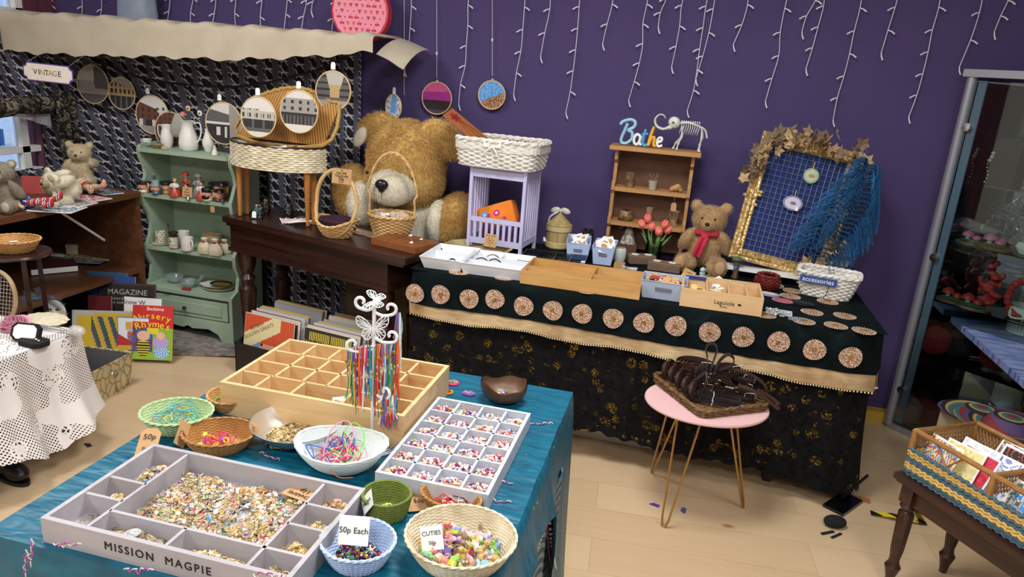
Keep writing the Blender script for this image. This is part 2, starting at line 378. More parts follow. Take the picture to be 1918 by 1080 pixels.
# ================================================================== tables
TZ = .745
def turned(prof, n=20): return MB().lathe(prof, n)
dt = thing('side_table', 'dark polished wooden console table with turned legs, holding jars and handled baskets', 'table', (-2.29, 3.19, 0), math.radians(-16.3))
DL, DD = 1.19, .38
MB().box((DL / 2, DD / 2, .765), (DL, DD, .03)).box((DL / 2, DD / 2, .742), (DL - .03, DD - .02, .016)).build('tabletop', DWOOD, dt)
MB().box(((DL - .1) / 2, DD / 2 , .665), (DL - .14, DD - .06, .13)).box(((DL - .1) / 2, DD / 2, .607), (DL - .12, DD - .04, .02)).build('apron', DWOOD, dt)
lp = [(.028, 0), (.034, .03), (.036, .2), (.040, .30), (.046, .38), (.046, .40), (.030, .415), (.034, .44), (.044, .455), (.034, .47), (.028, .48), (.038, .50), (.046, .53), (.048, .56), (.048, .6)]
for x in (.09, DL - .17):
 for y in (.07, DD - .07):
  o = MB().lathe(lp, 20).build('leg', DWOOD, dt); o.location = (x, y, 0)
tag(MB().lathe([(.0, 0), (.22, .0), (.25, .05), (.26, .3), (.24, .46), (.2, .5), (0, .51)], 24, sx=1.25, sy=.7).build('pouffe', mat('brown_fabric', '4a3826', '5d4a33', rough=.95, bump=.4), loc=(-1.45, 3.54, 0)), 'brown fabric pouffe under the giant bear behind the console table', 'stool')
BX0, BX1, BY0, BY1 = -1.09, .785, 2.87, 3.62
tt = thing('trestle_table', 'long trestle table hidden under lace and velvet cloths along the purple wall', 'table', (0, 0, 0))
MB().box(((BX0 + BX1) / 2 + .02, (BY0 + BY1) / 2 + .02, .715), (BX1 - BX0 - .06, BY1 - BY0 - .06, .03)).build('tabletop', PINE, tt)
for x in (BX0 + .3, .5):
 for y in (BY0 + .07, BY1 - .1): MB().box((x, y, .35), (.035, .035, .70)).build('leg', BLACK, tt)
tag(MB().box((.05, 3.03, .075), (.86, .02, .15)).build('board', mat('pale_panel', 'cfc8bd', 'bdb5a8', rough=.7)), 'long pale board standing under the lace-covered table', 'board')
def skirt(x0, x1, y0, y1, z, hem, mb, n=220, rows=26, flare=.05, wav=.012, closed=True, freq=40, offs=0, seed=0):
 """cloth lying over a box: top sheet and skirt hanging on all four sides"""
 per = 2 * (x1 - x0 + y1 - y0); R = .02
 def pt(s):
  s = s % per; L, D = x1 - x0, y1 - y0
  if s < L: return (x0 + s, y0, 0, -1)
  s -= L
  if s < D: return (x1, y0 + s, 1, 0)
  s -= D
  if s < L: return (x1 - s, y1, 0, 1)
  return (x0, y1 - (s - L), -1, 0)
 def fn(u, v):
  s = u * per; x, y, nx, ny = pt(s)
  h = hem(x, y) if callable(hem) else hem
  d = v
  drop = (z - h) * d; ph = s * freq + seed
  amp = wav * d * (1 + .6 * math.sin(ph * .37)); off = offs + flare * d * d + amp * math.sin(ph) + R * (1 - math.exp(-d * 12))
  cxn = .0
  return (x + nx * off, y + ny * off, z - drop)
 mb.grid(fn, n, rows); mb.grid(lambda u, v: (x0 - offs + (x1 - x0 + 2 * offs) * u, y0 - offs + (y1 - y0 + 2 * offs) * v, z), 8, 8)
 return mb
YEL = mat('yellow_cloth', 'd9b23c', 'caa030', rough=.9, sc=4)
def yf(side):
 pass
def fall(pts, z0, hem, nrm_off, mb, n=160, rows=24, flare=.05, wav=.01, freq=38, zf=None, th=0):
 """cloth fall along an open polyline of (x,y), offset outward; corners flare as they do on real cloth"""
 P = [Vector((p[0], p[1])) for p in pts]; seg = [(P[i + 1] - P[i]).length for i in range(len(P) - 1)]; L = sum(seg)
 def at(s):
  i = 0
  while i < len(seg) - 1 and s > seg[i]: s -= seg[i]; i += 1
  t = min(max(s / seg[i], 0), 1); d = (P[i + 1] - P[i]).normalized(); nn = Vector((d.y, -d.x)); base = P[i].lerp(P[i + 1], t)
  w = .07
  if s < w and i > 0:
   d2 = (P[i] - P[i - 1]).normalized(); n2 = Vector((d2.y, -d2.x)); k = .5 - .5 * s / w; nn = (nn * (1 - k) + n2 * k)
  if seg[i] - s < w and i < len(seg) - 1:
   d2 = (P[i + 2] - P[i + 1]).normalized(); n2 = Vector((d2.y, -d2.x)); k = .5 - .5 * (seg[i] - s) / w; nn = (nn * (1 - k) + n2 * k)
  return base, nn
 def fn(u, v):
  s = u * L; b, nn = at(s); h = hem(s, L) if callable(hem) else hem; top = z0
  off = nrm_off + flare * v * v + .012 * (1 - math.exp(-v * 9)) + wav * v * (math.sin(s * freq) + .5 * math.sin(s * freq * 2.3 + 1))
  return (b.x + nn.x * off, b.y + nn.y * off, top - (top - h) * v)
 mb.grid(fn, n, rows, th=th); return mb
front = [(BX0, BY1), (BX0, BY0), (BX1, BY0), (BX1, BY1)]
ycl = MB(); fall(front, .735, .13, .002, ycl, wav=.006, flare=.02)
ycl.grid(lambda u, v: (BX0 + (BX1 - BX0) * u, BY0 + (BY1 - BY0) * v, .735), 6, 4)
o = ycl.build('yellow_tablecloth', YEL); o.modifiers.new('s', 'SOLIDIFY').thickness = .002; tag(o, 'plain yellow cloth showing below the black lace of the long table', 'tablecloth')
t = NT('black_lace'); t.pr(.85, Specular_IOR_Level=.15); v = t.co(); c3 = t.sep(v)
pl = t.comb(t.M('ADD', c3[0], c3[1]), c3[2], 0)
fine = t.vor(pl, 95, 'DISTANCE_TO_EDGE'); big = t.vor(pl, 15); bign = t.noise(pl, 9, 2)
hole = t.M('GREATER_THAN', fine, .13); fl = t.M('LESS_THAN', t.M('ADD', big, t.M('MULTIPLY', t.M('SUBTRACT', bign, .5), .35)), .30)
op = t.M('SUBTRACT', 1, t.M('MULTIPLY', hole, t.M('MAXIMUM', fl, t.M('GREATER_THAN', t.noise(pl, 30, 1), .66))));
t.col(t.ramp(t.vor(pl, 40), [(.2, '050405'), (.6, '100e10')])); t.bump(t.vor(pl, 40), .6, .004); t.alpha(op)
def lhem(s, L):
 D = BY1 - BY0; f = (s - D) / (BX1 - BX0)
 if f < 0: return .2
 if f > 1: return max(.03, .06 + .12 * (f - 1) * 1.8 + .02 * math.sin(s * 70))
 return .15 - .03 * f - .05 * max(0, (f - .6) / .4) + .012 * math.sin(s * 9) + .004 * math.sin(s * 90)
lc = MB(); fall(front, .738, lhem, .010, lc, n=300, rows=40, wav=.008, flare=.05)
lc.grid(lambda u, v: (BX0 - .008 + (BX1 - BX0 + .016) * u, BY0 - .008 + (BY1 - BY0 + .008) * v, .738), 8, 6)
tag(lc.build('lace_tablecloth', t.m), 'black floral lace cloth falling nearly to the floor in front of the long table', 'tablecloth')
t = NT('green_velvet'); t.pr(.8, 0, Sheen_Weight=.05, Sheen_Roughness=.4, Specular_IOR_Level=.12); t.b.inputs['Sheen Tint'].default_value = (.10, .22, .22, 1); v = t.co()
n = t.noise(v, 7, 4, .6, .8); t.col(t.ramp(n, [(.35, '030708'), (.62, '071214'), (.75, '0f2426')])); t.bump(t.noise(v, 9, 3), .5, .01); VELV = t.m
t = NT('gold_satin'); t.pr(.42, .15); v = t.co(); t.col(t.ramp(t.noise(v, 9, 3), [(.35, 'a98a62'), (.7, 'd3b78c')])); t.bump(t.noise(t.map(v, (1, 1, 3)), 14, 3), .5, .01); SATIN = t.m
t = NT('medallion'); t.pr(.45, .25); v = t.co(); n = t.vor(v, 260, out='Color'); t.col(t.ramp(t.sep(n)[0], [(.15, '8e6a52'), (.4, 'c49a82'), (.6, 'dcc0a4'), (.8, 'b47868'), (.95, 'f2e3c8')])); t.bump(t.vor(v, 260), .8, .003); MEDAL = t.m
VZ = TZ - .001
vel = thing('velvet_throw', 'dark green velvet throw with gold medallions, satin border and bead fringe over the long table', 'tablecloth', (0, 0, 0))
def vh(s, L):
 D = BY1 - BY0; f = (s - D) / (BX1 - BX0)
 if f < 0: return .655
 if f > 1.0: return .60 - .10 * min(1, (f - 1) * 6) + .0 * s
 return .590 - .008 * math.sin(s * 4) - .02 * max(0, (f - .7) / .3)
def bh(s, L):
 D = BY1 - BY0; f = (s - D) / (BX1 - BX0); e = .052
 if f > .8: e += .03 * min(1, (f - .8) * 4)
 return vh(s, L) - e - .006 * math.sin(s * 14)
m = MB(); fall(front, VZ, vh, .028, m, n=260, rows=14, wav=.003, flare=.012)
m.grid(lambda u, v: (BX0 - .028 + (BX1 - BX0 + .056) * u, BY0 - .028 + (BY1 - BY0 + .028) * v, VZ), 10, 8).build('velvet', VELV, vel)
m = MB(); P4 = front
fall(P4, VZ - .09, bh, .0315, m, n=260, rows=8, wav=.003, flare=.013)
m.build('satin_border', SATIN, vel)
def hemcurve(hf, off, n):
 """points along the hem at the offset of the fall"""
 tmp = MB(); fall(P4, VZ, hf, off, tmp, n=n, rows=1, wav=.003, flare=.012); return [Vector(q) for q in tmp.v[n + 1:2 * n + 2]]
hc = hemcurve(bh, .034, 330)
m = MB()
for q in hc: m.ell(q + Vector((0, 0, -.004)), .0036, 6)
for k in (56,):
 q = hc[k]
 for j in range(6): m.ell(q + Vector((-.004 * (j % 2), -.003, -.012 - .008 * j)), (.006, .006, .005), 8)
m.build('bead_fringe', mat('pearl_beads', 'efdfbf', 'd8b878', rough=.3), vel)['kind'] = 'stuff'
def disc(m_, c, nrm, r, bm):
 n_ = Vector(nrm); a = n_.orthogonal().normalized() if abs(n_.z) < .9 else Vector((1, 0, 0)); b = n_.cross(a)
 ph = random.random() * 6
 pts = [c + (a * math.cos(t_) + b * math.sin(t_)) * r * (1 + .03 * math.sin(3 * t_ + ph)) for t_ in [2 * PI * i / 28 for i in range(28)]]
 m_.add([c + n_ * .002 ] + [p + n_ * .0008 for p in pts], [(0, i + 1, (i + 1) % 28 + 1) for i in range(28)], 0)
 for i in range(28): bm.ell(pts[i] + n_ * .001, .0022, 5)
 for i in range(16):
  t_ = random.random() * 6.28; rr = r * .25 * random.random() ** .5
  bm.ell(c + (a * math.cos(t_) + b * math.sin(t_)) * rr + n_ * .003, .0026, 5, 1)
GOLDB = mat('gold_beads', 'c49a3c', rough=.3, metal=.8)
for i in range(15):
 px, py = [(776, 550), (824, 552), (878, 560), (926, 561), (980, 574), (1035, 582), (1090, 588), (1148, 597), (1206, 605), (1266, 611), (1329, 623), (1392, 632), (1459, 641), (1526, 656), (1594, 670)][i]
 c = W(px, py, BY0 - .060)
 mm, bb = MB(), MB(); disc(mm, Vector((c.x, BY0 - .054, c.z)), (0, -1, .0), .041, bb)
 p_ = mm.build('medallion', MEDAL, vel); bb.build('medallion_beads', [mat('rim_beads', 'd9c3a2', rough=.4), GOLDB], p_)
for px, py in [(1550, 565), (1582, 592), (1565, 610), (1521, 585), (1505, 602), (1432, 590), (1392, 600), (1480, 555), (1618, 620), (1450, 535), (945, 520), (860, 510), (1100, 545), (1330, 520), (1485, 545)]:
 c = G(px, py, VZ)
 if c.x > BX1 or c.y < BY0 - .02: continue
 mm, bb = MB(), MB(); disc(mm, Vector((c.x, c.y, VZ + .0005)), (0, 0, 1), .042, bb)
 p_ = mm.build('medallion', MEDAL, vel); bb.build('medallion_beads', [MATS['rim_beads'], GOLDB], p_)
NX0, NX1, NY0, NY1 = -1.13, -.235, .86, 1.86
nt = thing('display_table', 'near display table draped in teal silk, carrying charm trays and craft baskets', 'table', (0, 0, 0))
MB().box(((NX0 + NX1) / 2, (NY0 + NY1) / 2, .72), (NX1 - NX0 - .02, NY1 - NY0 - .02, .03)).build('tabletop', PINE, nt)
for x in (NX0 + .06, NX1 - .06):
 for y in (NY0 + .06, NY1 - .06): MB().box((x, y, .3525), (.04, .04, .705)).build('leg', BLACK, nt)
t = NT('teal_silk'); t.pr(.42, 0, Sheen_Weight=.0); v = t.co(); s = t.sep(v)
n = t.noise(t.map(v, (4, 30, 10)), 3, 4); base = t.ramp(n, [(.3, '034a62'), (.7, '066880')])
vv = t.comb(s[0], s[1], s[2]); sp = t.M('LESS_THAN', t.vor(vv, 24, rand=.75), .085)
t.col(t.mix(sp, base, 'cfc9a8')); t.bump(t.noise(t.map(v, (3, 8, 3)), 4, 2, .5, .3), .35, .02); TEAL = t.m
m = MB()
ring = [(NX1, NY1), (NX0, NY1), (NX0, NY0), (NX1, NY0), (NX1, NY1)]
cl = thing('silk_tablecloth', 'teal blue silk cloth with sequins and embroidered sprigs draped over the near table', 'tablecloth', (0, 0, 0))
fall([(NX1, NY1), (NX0, NY1), (NX0, NY0), (NX1, NY0)], TZ - .001, .06, .004, m, n=220, rows=26, wav=.013, flare=.03, freq=22)
fall([(NX1, NY0), (NX1, NY1)], TZ - .001, lambda s, L: .62 - .57 * max(0, min(1, (s / L - .62) / .38)) ** .5 if s / L > .62 else .62 - .02 * math.sin(s * 12), .004, m, n=60, rows=26, wav=.006, flare=.02, freq=22)
def topf(u, v):
 x = NX0 - .004 + (NX1 - NX0 + .008) * u; y = NY0 - .004 + (NY1 - NY0 + .008) * v
 return (x, y, TZ - .001 + (.003 * max(0, math.sin(x * 60 + y * 25)) * (1 if u > .86 and v < .8 else 0)))
m.grid(topf, 60, 60).build('silk', TEAL, cl)
def rs(u, v): s = NY0 + (NY1 - NY0) * u; z = .618 - .035 * v - .5 * max(0, (u - .62) / .38) ** .8; return (NX1 + .022, s, z)
MB().grid(rs, 60, 3, th=-.003).build('magenta_border', mat('magenta_trim', '8d1f62', 'a8487e', rough=.5, sc=60), cl)
m = MB()
for i in range(70):
 u = i / 69; q = rs(u, .35); m.ell((q[0] + .004, q[1], q[2]), .0045, 6)
m.build('border_beads', mat('silver_bead', 'd9d2c8', rough=.25, metal=.4), cl)
t = NT('brocade'); t.pr(.6); v = t.co(); s = t.sep(v); wv = t.M('SINE', t.M('ADD', t.M('MULTIPLY', s[2], 220), t.M('MULTIPLY', t.M('SINE', t.M('MULTIPLY', s[1], 60)), 3)))
t.col(t.mix(t.M('GREATER_THAN', wv, .1), '15506a', '7f8a86'));
MB().grid(lambda u, v: (NX1 + .014 + .008 * math.sin(u * 30), NY0 + (NY1 - NY0) * u * .9, .60 - .56 * v), 60, 6, th=-.003).build('brocade_panel', t.m, cl)
SPM = mat('sprig_silver', 'cfc6b8', rough=.4, metal=.3); SPP = mat('sprig_pink', 'b3368f', rough=.6)
def sprig(M_, k):
 m = MB(); r_ = random.Random(k)
 for i in range(7):
  a = r_.uniform(-.6, .6); x = (i - 3) * .008
  m.tube(smoothpath([(x, 0, .001), (x + .006, .006 * math.sin(a * 5), .003), (x + .012, .002, .001)], 4), .0012, 5, i % 2, M=M_)
 m.build('embroidered_sprig', [SPM, SPP], cl)
for k, (px, py) in enumerate([(500, 855), (925, 940), (1010, 795), (450, 900), (340, 815), (930, 905)]):
 c = G(px, py, TZ);
 if NX0 < c.x < NX1: sprig(T(c.x, c.y, TZ + .001) @ RZ(random.uniform(-.5, .5)), k)
for k, (px, py) in enumerate([(122, 1018), (255, 1066), (50, 1060), (60, 1040), (500, 1075)]):
 c = W(px, py, NY0 - .03); sprig(T(c.x, NY0 - .03, c.z) @ RX(PI / 2) @ RZ(1.4 if k in (2, 3) else .2), k + 9)
# ================================================================== baskets
WICK = mat('wicker_natural', 'd3a365', 'ab7b43', rough=.6, sc=14, bump=.3); WICKD = mat('wicker_honey', 'c08a45', 'a06c33', rough=.6, sc=22, bump=.2)
WICKW = mat('wicker_white', 'eeeae2', 'd8d2c6', rough=.6, sc=20); WICKG = mat('wicker_green', 'c3d6a2', 'a7c088', rough=.6, sc=22); WICKB = mat('wicker_blue', 'c3d4ee', 'a9bde0', rough=.6, sc=22)
WICKC = mat('wicker_cream', 'ecdfc3', 'c9b895', rough=.6, sc=22)
def superel(a, A, B, e):
 c, s = math.cos(a), math.sin(a)
 return (A * math.copysign(abs(c) ** (2 / e), c), B * math.copysign(abs(s) ** (2 / e), s))
def woven(t, A, B, H, bot=.7, e=2.0, rows=14, stakes=34, material=None, sr=None, rim=2, prof=None, amp=None, rimr=None, wob=None, liner=True, lm=None, bottom=True):
 """woven basket parts under thing t: body (weave + stakes), rim; superellipse plan A x B at the rim"""
 material = material or WICK; sr = sr or H / rows / 2 * 1.05; amp = amp or sr * .9; rimr = rimr or sr * 1.4
 prof = prof or (lambda v: bot + (1 - bot) * v ** .7)
 body = MB(); N = stakes * 2
 raw = [superel(2 * PI * i / 400, 1, B / A, e) for i in range(401)]; cum = [0]
 for i in range(400): cum.append(cum[-1] + math.hypot(raw[i + 1][0] - raw[i][0], raw[i + 1][1] - raw[i][1]))
 def plan(u):
  s = (u % 1) * cum[-1]; lo, hi = 0, 400
  while hi - lo > 1:
   mid = (lo + hi) // 2
   if cum[mid] <= s: lo = mid
   else: hi = mid
  f = (s - cum[lo]) / max(cum[lo + 1] - cum[lo], 1e-9)
  return raw[lo][0] * (1 - f) + raw[lo + 1][0] * f, raw[lo][1] * (1 - f) + raw[lo + 1][1] * f
 PL = [plan(i / N) for i in range(N)]; NR = []
 for i in range(N):
  a, b = PL[i - 1], PL[(i + 1) % N]; d = Vector((b[1] - a[1], a[0] - b[0])).normalized(); NR.append(d)
 def at(i, v, off=0):
  k = A * prof(v); z = H * v + (wob(i / N) * v if wob else 0)
  return Vector((PL[i % N][0] * k + NR[i % N].x * off, PL[i % N][1] * k + NR[i % N].y * off, z))
 for r in range(rows):
  v = (r + .5) / rows
  body.tube([at(i, v, amp * (1 if (i // 2 + r) % 2 else -1) * (1 if i % 2 else .25)) for i in range(N)], sr, 5, closed=True, flat=1.0)
 for i in range(0, N, 2): body.tube([at(i, k / 5) for k in range(6)], sr * .8, 4)
 if liner:
  body.grid(lambda u, v: at(int(round(u * N)), v, -amp * .2), N, 6, 1 if lm else 0)
 if bottom:
  k = A * prof(0); body.add([(0, 0, .003)] + [(PL[i][0] * k, PL[i][1] * k, .003) for i in range(N)], [(0, i + 1, (i + 1) % N + 1) for i in range(N)], 0)
  body.tube([at(i, 0, 0) + Vector((0, 0, sr * .5)) for i in range(N)], sr, 5, closed=True)
 bo = body.build('basket_body', [material, lm] if lm else material, t)
 rm = MB()
 if rim:
  for q in range(rim):
   pts = []
   for i in range(N * 2):
    p0 = at(i // 2, 1); p1 = at((i + 1) // 2, 1); p = (p0 + p1) / 2; a = i * PI / 5 + q * 2 * PI / rim; nn = NR[(i // 2) % N]
    pts.append(p + Vector((nn.x * math.cos(a) * rimr * .8, nn.y * math.cos(a) * rimr * .8, math.sin(a) * rimr * .6)))
   rm.tube(pts, rimr, 5, closed=True)
  rm.build('rim', material, t)
 t['rt'] = 0; del t['rt']
 return at
def basket(name, label, px, py, z, A, B, H, rz=0, tilt=(0, 0), cat='basket', **kw):
 c = G(px, py, z) if py is not None else Vector(px)
 t = thing(name, label, cat, (c.x, c.y, z), rot=(tilt[0], tilt[1], rz)); woven(t, A, B, H, **kw); return t
def divided(t, L, D, H, th, cells, woodm, name='tray', floor_th=.004, sub=None):
 """open tray: frame, base, dividers (x0,y0,x1,y1)"""
 m = MB(); m.box((L / 2, th / 2, H / 2), (L, th, H)).box((L / 2, D - th / 2, H / 2), (L, th, H)).box((th / 2, D / 2, H / 2), (th, D - 2 * th, H)).box((L - th / 2, D / 2, H / 2), (th, D - 2 * th, H))
 m.build('frame', woodm, t); MB().box((L / 2, D / 2, floor_th / 2 + .001), (L - 2 * th, D - 2 * th, floor_th)).build('base', sub or woodm, t)
 for (x0, y0, x1, y1) in cells:
  w_ = th * .7
  MB().box(((x0 + x1) / 2, (y0 + y1) / 2, (H - .004) / 2 + .002), (max(x1 - x0, w_), max(y1 - y0, w_), H - .006)).build('divider', woodm, t)
WASH = wood('whitewashed_wood', 'a09a9e', 'bab4b8', 10, rough=.6); GREYFELT = mat('grey_velvet_lining', 'aaa9ae', '9a999f', rough=.95, sc=60); GREYL = mat('pale_grey_wrap', 'c9ced4', 'b9bec6', rough=.8, sc=60, bump=.2)
CT = thing('charm_tray', 'white-washed wooden compartment tray full of charms with black lettering on its front', 'tray', (-1.015, .868, TZ), 0)
CL, CD, CH, th = .485, .28, .05, .009
xa, xb = .088, .40; ya = .062
divided(CT, CL, CD, CH, th, [(xa, th, xa, CD - th), (xb, ya, xb, CD - th), (xa, ya, CL - th, ya), (th, .092, xa, .092), (th, .152, xa, .152), (.245, th, .245, ya), (xb, th, xb, ya), (xb, .135, CL - th, .135), (xb, .2, CL - th, .2)], WASH)
MB().text('MISSION  MAGPIE', .022, M=T(.235, -.0006, .026) @ RX(PI / 2), space=1.25).build('lettering', INK, CT)
GOLD = mat('gold_charm', 'cfae6c', 'e8d2a0', rough=.35, metal=.65, sc=200); SILV = mat('silver_charm', 'e2e0dc', 'b5b3b2', rough=.35, metal=.6, sc=200); ANT = mat('antique_charm', '8a7c6a', 'b5a27e', rough=.42, metal=.6, sc=200); ROSEG = mat('rose_charm', 'eec4a0', 'd8a07c', rough=.35, metal=.6)
def star(n, R, r): return [((R if i % 2 == 0 else r) * math.cos(PI * i / n), (R if i % 2 == 0 else r) * math.sin(PI * i / n)) for i in range(2 * n)]
heart = [(.0056 * 16 * math.sin(a) ** 3 / 16, .0056 * (13 * math.cos(a) - 5 * math.cos(2 * a) - 2 * math.cos(3 * a) - math.cos(4 * a)) / 16) for a in [2 * PI * i / 20 for i in range(20)]]
leafp = [(.008 * math.cos(a), .0035 * math.sin(a) * (1 + .3 * math.cos(a))) for a in [2 * PI * i / 14 for i in range(14)]]
CM = []
def cm(fn, mats_):
 for mt in mats_:
  m = MB(); fn(m); o = m.build('charm', mt); CM.append(o.data); bpy.data.objects.remove(o)
cm(lambda m: m.prism(heart, -.0006, .0008).tube([(.0, .0062 + .0016 * math.sin(a), .0016 * math.cos(a)) for a in [i for i in range(6)]], .0003, 4, closed=True), [GOLD, SILV])
cm(lambda m: m.prism(star(5, .0065, .003), -.0006, .0008), [GOLD, SILV])
cm(lambda m: m.tube([(.0062 * math.cos(a), .0062 * math.sin(a), 0) for a in [2 * PI * i / 14 for i in range(14)]], .0009, 5, closed=True).tube([(-.0062, 0, 0), (.0062, 0, 0)], .0006, 4).tube([(0, -.0062, 0), (0, .0062, 0)], .0006, 4), [GOLD, ANT])
cm(lambda m: m.prism(leafp, -.0005, .0006).tube([(-.008, 0, .0006), (.010, 0, .0006)], .0005, 4), [ANT, GOLD, SILV])
cm(lambda m: m.lathe([(0, -.0008), (.006, -.0008), (.0066, 0), (.006, .0008), (.0045, .0005), (0, .0010)], 14), [GOLD, SILV, ANT, ROSEG])
cm(lambda m: m.tube([(-.009, 0, 0), (.005, 0, 0)], .0008, 5).tube([(.0085 + .0032 * math.cos(a), .0032 * math.sin(a), 0) for a in [2 * PI * i / 10 for i in range(10)]], .0008, 4, closed=True).box((-.007, .002, 0), (.003, .003, .001)), [GOLD, ANT])
cm(lambda m: m.ell((0, 0, 0), (.0045, .0035, .002), 8).ell((.005, .001, 0), (.0022, .002, .0016), 6).tube([(-.004, 0, 0), (-.008, .003, 0)], .0006, 4), [GOLD, SILV])
ENAM = []
for cc in ('3f8fc8', 'c0392b', '7b3fa0', 'f1ede2', 'a9b54a', 'd9487f', '2e8b6b'):
 q = MB(); q.lathe([(0, -.0008), (.0052, -.0006), (.0056, .0004), (.003, .0011), (0, .0012)], 10, sx=1, sy=.75); o = q.build('enamel_charm', mat('enamel_' + cc, cc, rough=.25)); ENAM.append(o.data); bpy.data.objects.remove(o)
def scatter(name, meshes, region, n, zf, label, cat, group, sc=(1, 1), flat=.35, big=None):
 x0, y0, x1, y1 = region; out = []
 for i in range(n):
  x, y = random.uniform(x0, x1), random.uniform(y0, y1); o = bpy.data.objects.new(name, random.choice(meshes)); COL.objects.link(o)
  o.location = (x, y, zf(x, y) + random.uniform(0, .002)); o.rotation_euler = (random.gauss(0, flat), random.gauss(0, flat), random.uniform(0, 6.28)); s_ = random.uniform(*sc); o.scale = (s_,) * 3
  tag(o, label, cat, group); out.append(o)
 return out
def stuffheap(name, meshes, pts, label, cat, sc=(1, 1), flat=.35, parent=None):
 """one object holding an uncountable heap; meshes = list of mesh data"""
 V, F, MI, mts = [], [], [], []
 for me in meshes:
  if me.materials[0] not in mts: mts.append(me.materials[0])
 base = 0; vs_all, fs_all, mi_all = [], [], []
 cache = [([v.co.copy() for v in me.vertices], [tuple(p.vertices) for p in me.polygons], mts.index(me.materials[0])) for me in meshes]
 for (x, y, z) in pts:
  vs, fs, mi = random.choice(cache); s_ = random.uniform(*sc)
  R = T(x, y, z) @ Euler((random.gauss(0, flat), random.gauss(0, flat), random.uniform(0, 6.28))).to_matrix().to_4x4() @ Matrix.Scale(s_, 4)
  vs_all += [tuple(R @ v) for v in vs]; fs_all += [tuple(i + base for i in f) for f in fs]; mi_all += [mi] * len(fs); base += len(vs)
 mb = MB(); mb.v, mb.f, mb.mi = vs_all, fs_all, mi_all; o = mb.build(name, mts); tag(o, label, cat, kind='stuff'); return o
OX, OY = CT.location.x, CT.location.y; ZF = TZ + .006
def hump(x, y): return ZF + .002 + .007 * max(0, mnoise.noise(Vector((x * 14, y * 14, 3))) + .35)
main = (OX + xa + .014, OY + ya + .014, OX + xb - .014, OY + CD - .024)
allm = CM + [CM[8], CM[0], CM[2]] + ENAM[:3]
pts = []
while len(pts) < 2300:
 x, y = random.uniform(main[0], main[2]), random.uniform(main[1], main[3])
 if mnoise.noise(Vector((x * 11, y * 11, 0))) > -.42: pts.append((x, y, hump(x, y) + random.uniform(0, .003)))
stuffheap('charm_heap', CM * 3 + ENAM, pts, 'heap of mixed gold and silver charms filling the middle of the white-washed tray', 'charms', (.75, 1.35), .4)
scatter('charm', CM * 3 + ENAM, main, 170, lambda x, y: hump(x, y) + .005, 'single charm lying on top of the mixed charm heap', 'charm', 'charms on the heap in the white-washed tray', (.7, 1.2), .5)
def cell(reg, ms, n, lab, nm='charm_heap', sc=(.8, 1.2), ind=14):
 a = (OX + reg[0] + .01, OY + reg[1] + .01, OX + reg[2] - .01, OY + reg[3] - .01); cx, cy = (a[0] + a[2]) / 2, (a[1] + a[3]) / 2
 P = []
 for i in range(int(n * 1.6)):
  x = min(max(random.gauss(cx, (a[2] - a[0]) / 3), a[0]), a[2]); y = min(max(random.gauss(cy, (a[3] - a[1]) / 3), a[1]), a[3])
  d = max(0, 1 - 2.2 * max(abs(x - cx) / (a[2] - a[0]), abs(y - cy) / (a[3] - a[1]))); P.append((x, y, ZF + .002 + random.random() * .032 * d))
 stuffheap(nm, ms, P, lab, 'charms', sc)
gold = [CM[0], CM[2], CM[4], CM[7], CM[9]]; dark = [CM[5], CM[6], CM[8], CM[11]]
cell((th, .152, xa, CD), CM + dark + ENAM[:2], 110, 'charms of dark and white metal in the back left compartment of the white-washed tray')
cell((th, .092, xa, .152), [CM[9], CM[0]], 60, 'small gold charms in the left middle compartment of the white-washed tray')
cell((th, th, xa, .092), [CM[14] if len(CM) > 14 else CM[0]], 26, 'few fine gold loops in the front left compartment of the white-washed tray', sc=(.5, .7))
cell((xa, th, .245, ya), [CM[11], CM[6], CM[5], CM[10]], 110, 'blackened coin charms in the front compartment of the white-washed tray', sc=(1.3, 1.8))
cell((.245, th, xb, ya), gold + CM[6:8], 120, 'gold filigree charms in the front compartment beside the coins', sc=(.8, 1.3))
cell((xb, th, CL, ya), [CM[4], CM[5], CM[9]], 40, 'gold ring charms in the front right compartment of the white-washed tray')
cell((xb, ya, CL, .135), gold, 90, 'gold charms in the right compartment beside the pale blue basket')
cell((xb, .135, CL, .2), gold, 60, 'gold charms in the right compartment beside the green bowl')
cell((xb, .2, CL, CD), [CM[0], CM[12]], 50, 'rose gold charms in the back right compartment of the white-washed tray')
def card(name, label, lines, w_, h_, loc, rot, mt=None, cat='label', ink=None, sizes=None, tagshape=False, ls=None, space=1):
 t = thing(name, label, cat, loc, rot=rot)
 m = MB()
 if tagshape: m.prism([(-w_ / 2, -h_ / 2), (w_ / 2, -h_ / 2), (w_ / 2, h_ / 2 - w_ * .25), (w_ / 4, h_ / 2), (-w_ / 4, h_ / 2), (-w_ / 2, h_ / 2 - w_ * .25)], -.0004, .0004)
 else:
  m.grid(lambda u, v: ((u - .5) * w_, (v - .5) * h_, .012 * h_ * math.sin(v * 3 + u)), 6, 6, th=.0006)
 m.build('card', mt or KRAFT, t)
 m = MB(); n = len(lines); ls = ls or h_ / (n + .6)
 for i, s in enumerate(lines):
  m.text(s, (sizes[i] if sizes else ls * .8), M=T(0, (n - 1) * ls / 2 - i * ls, .0012 + .012 * h_), ext=.0002, space=space)
 if lines: m.build('lettering', ink or INK, t)
 return t
def face(loc, tilt=60, yaw=13, roll=0): return (math.radians(tilt), math.radians(roll), math.radians(yaw))
c = G(566, 925, ZF + .02)
card('price_card', 'kraft card lying on the charm heap reading CHARMS and 11p in pen', ['CHARMS', '11p'], .075, .042, (c.x, c.y, ZF + .021), (.08, .05, PI - .25), sizes=[.014, .018])
BT = thing('bead_tray', 'pale grey velvet-lined tray with 24 compartments of pony beads', 'tray', (-.545, 1.225, TZ), 0)
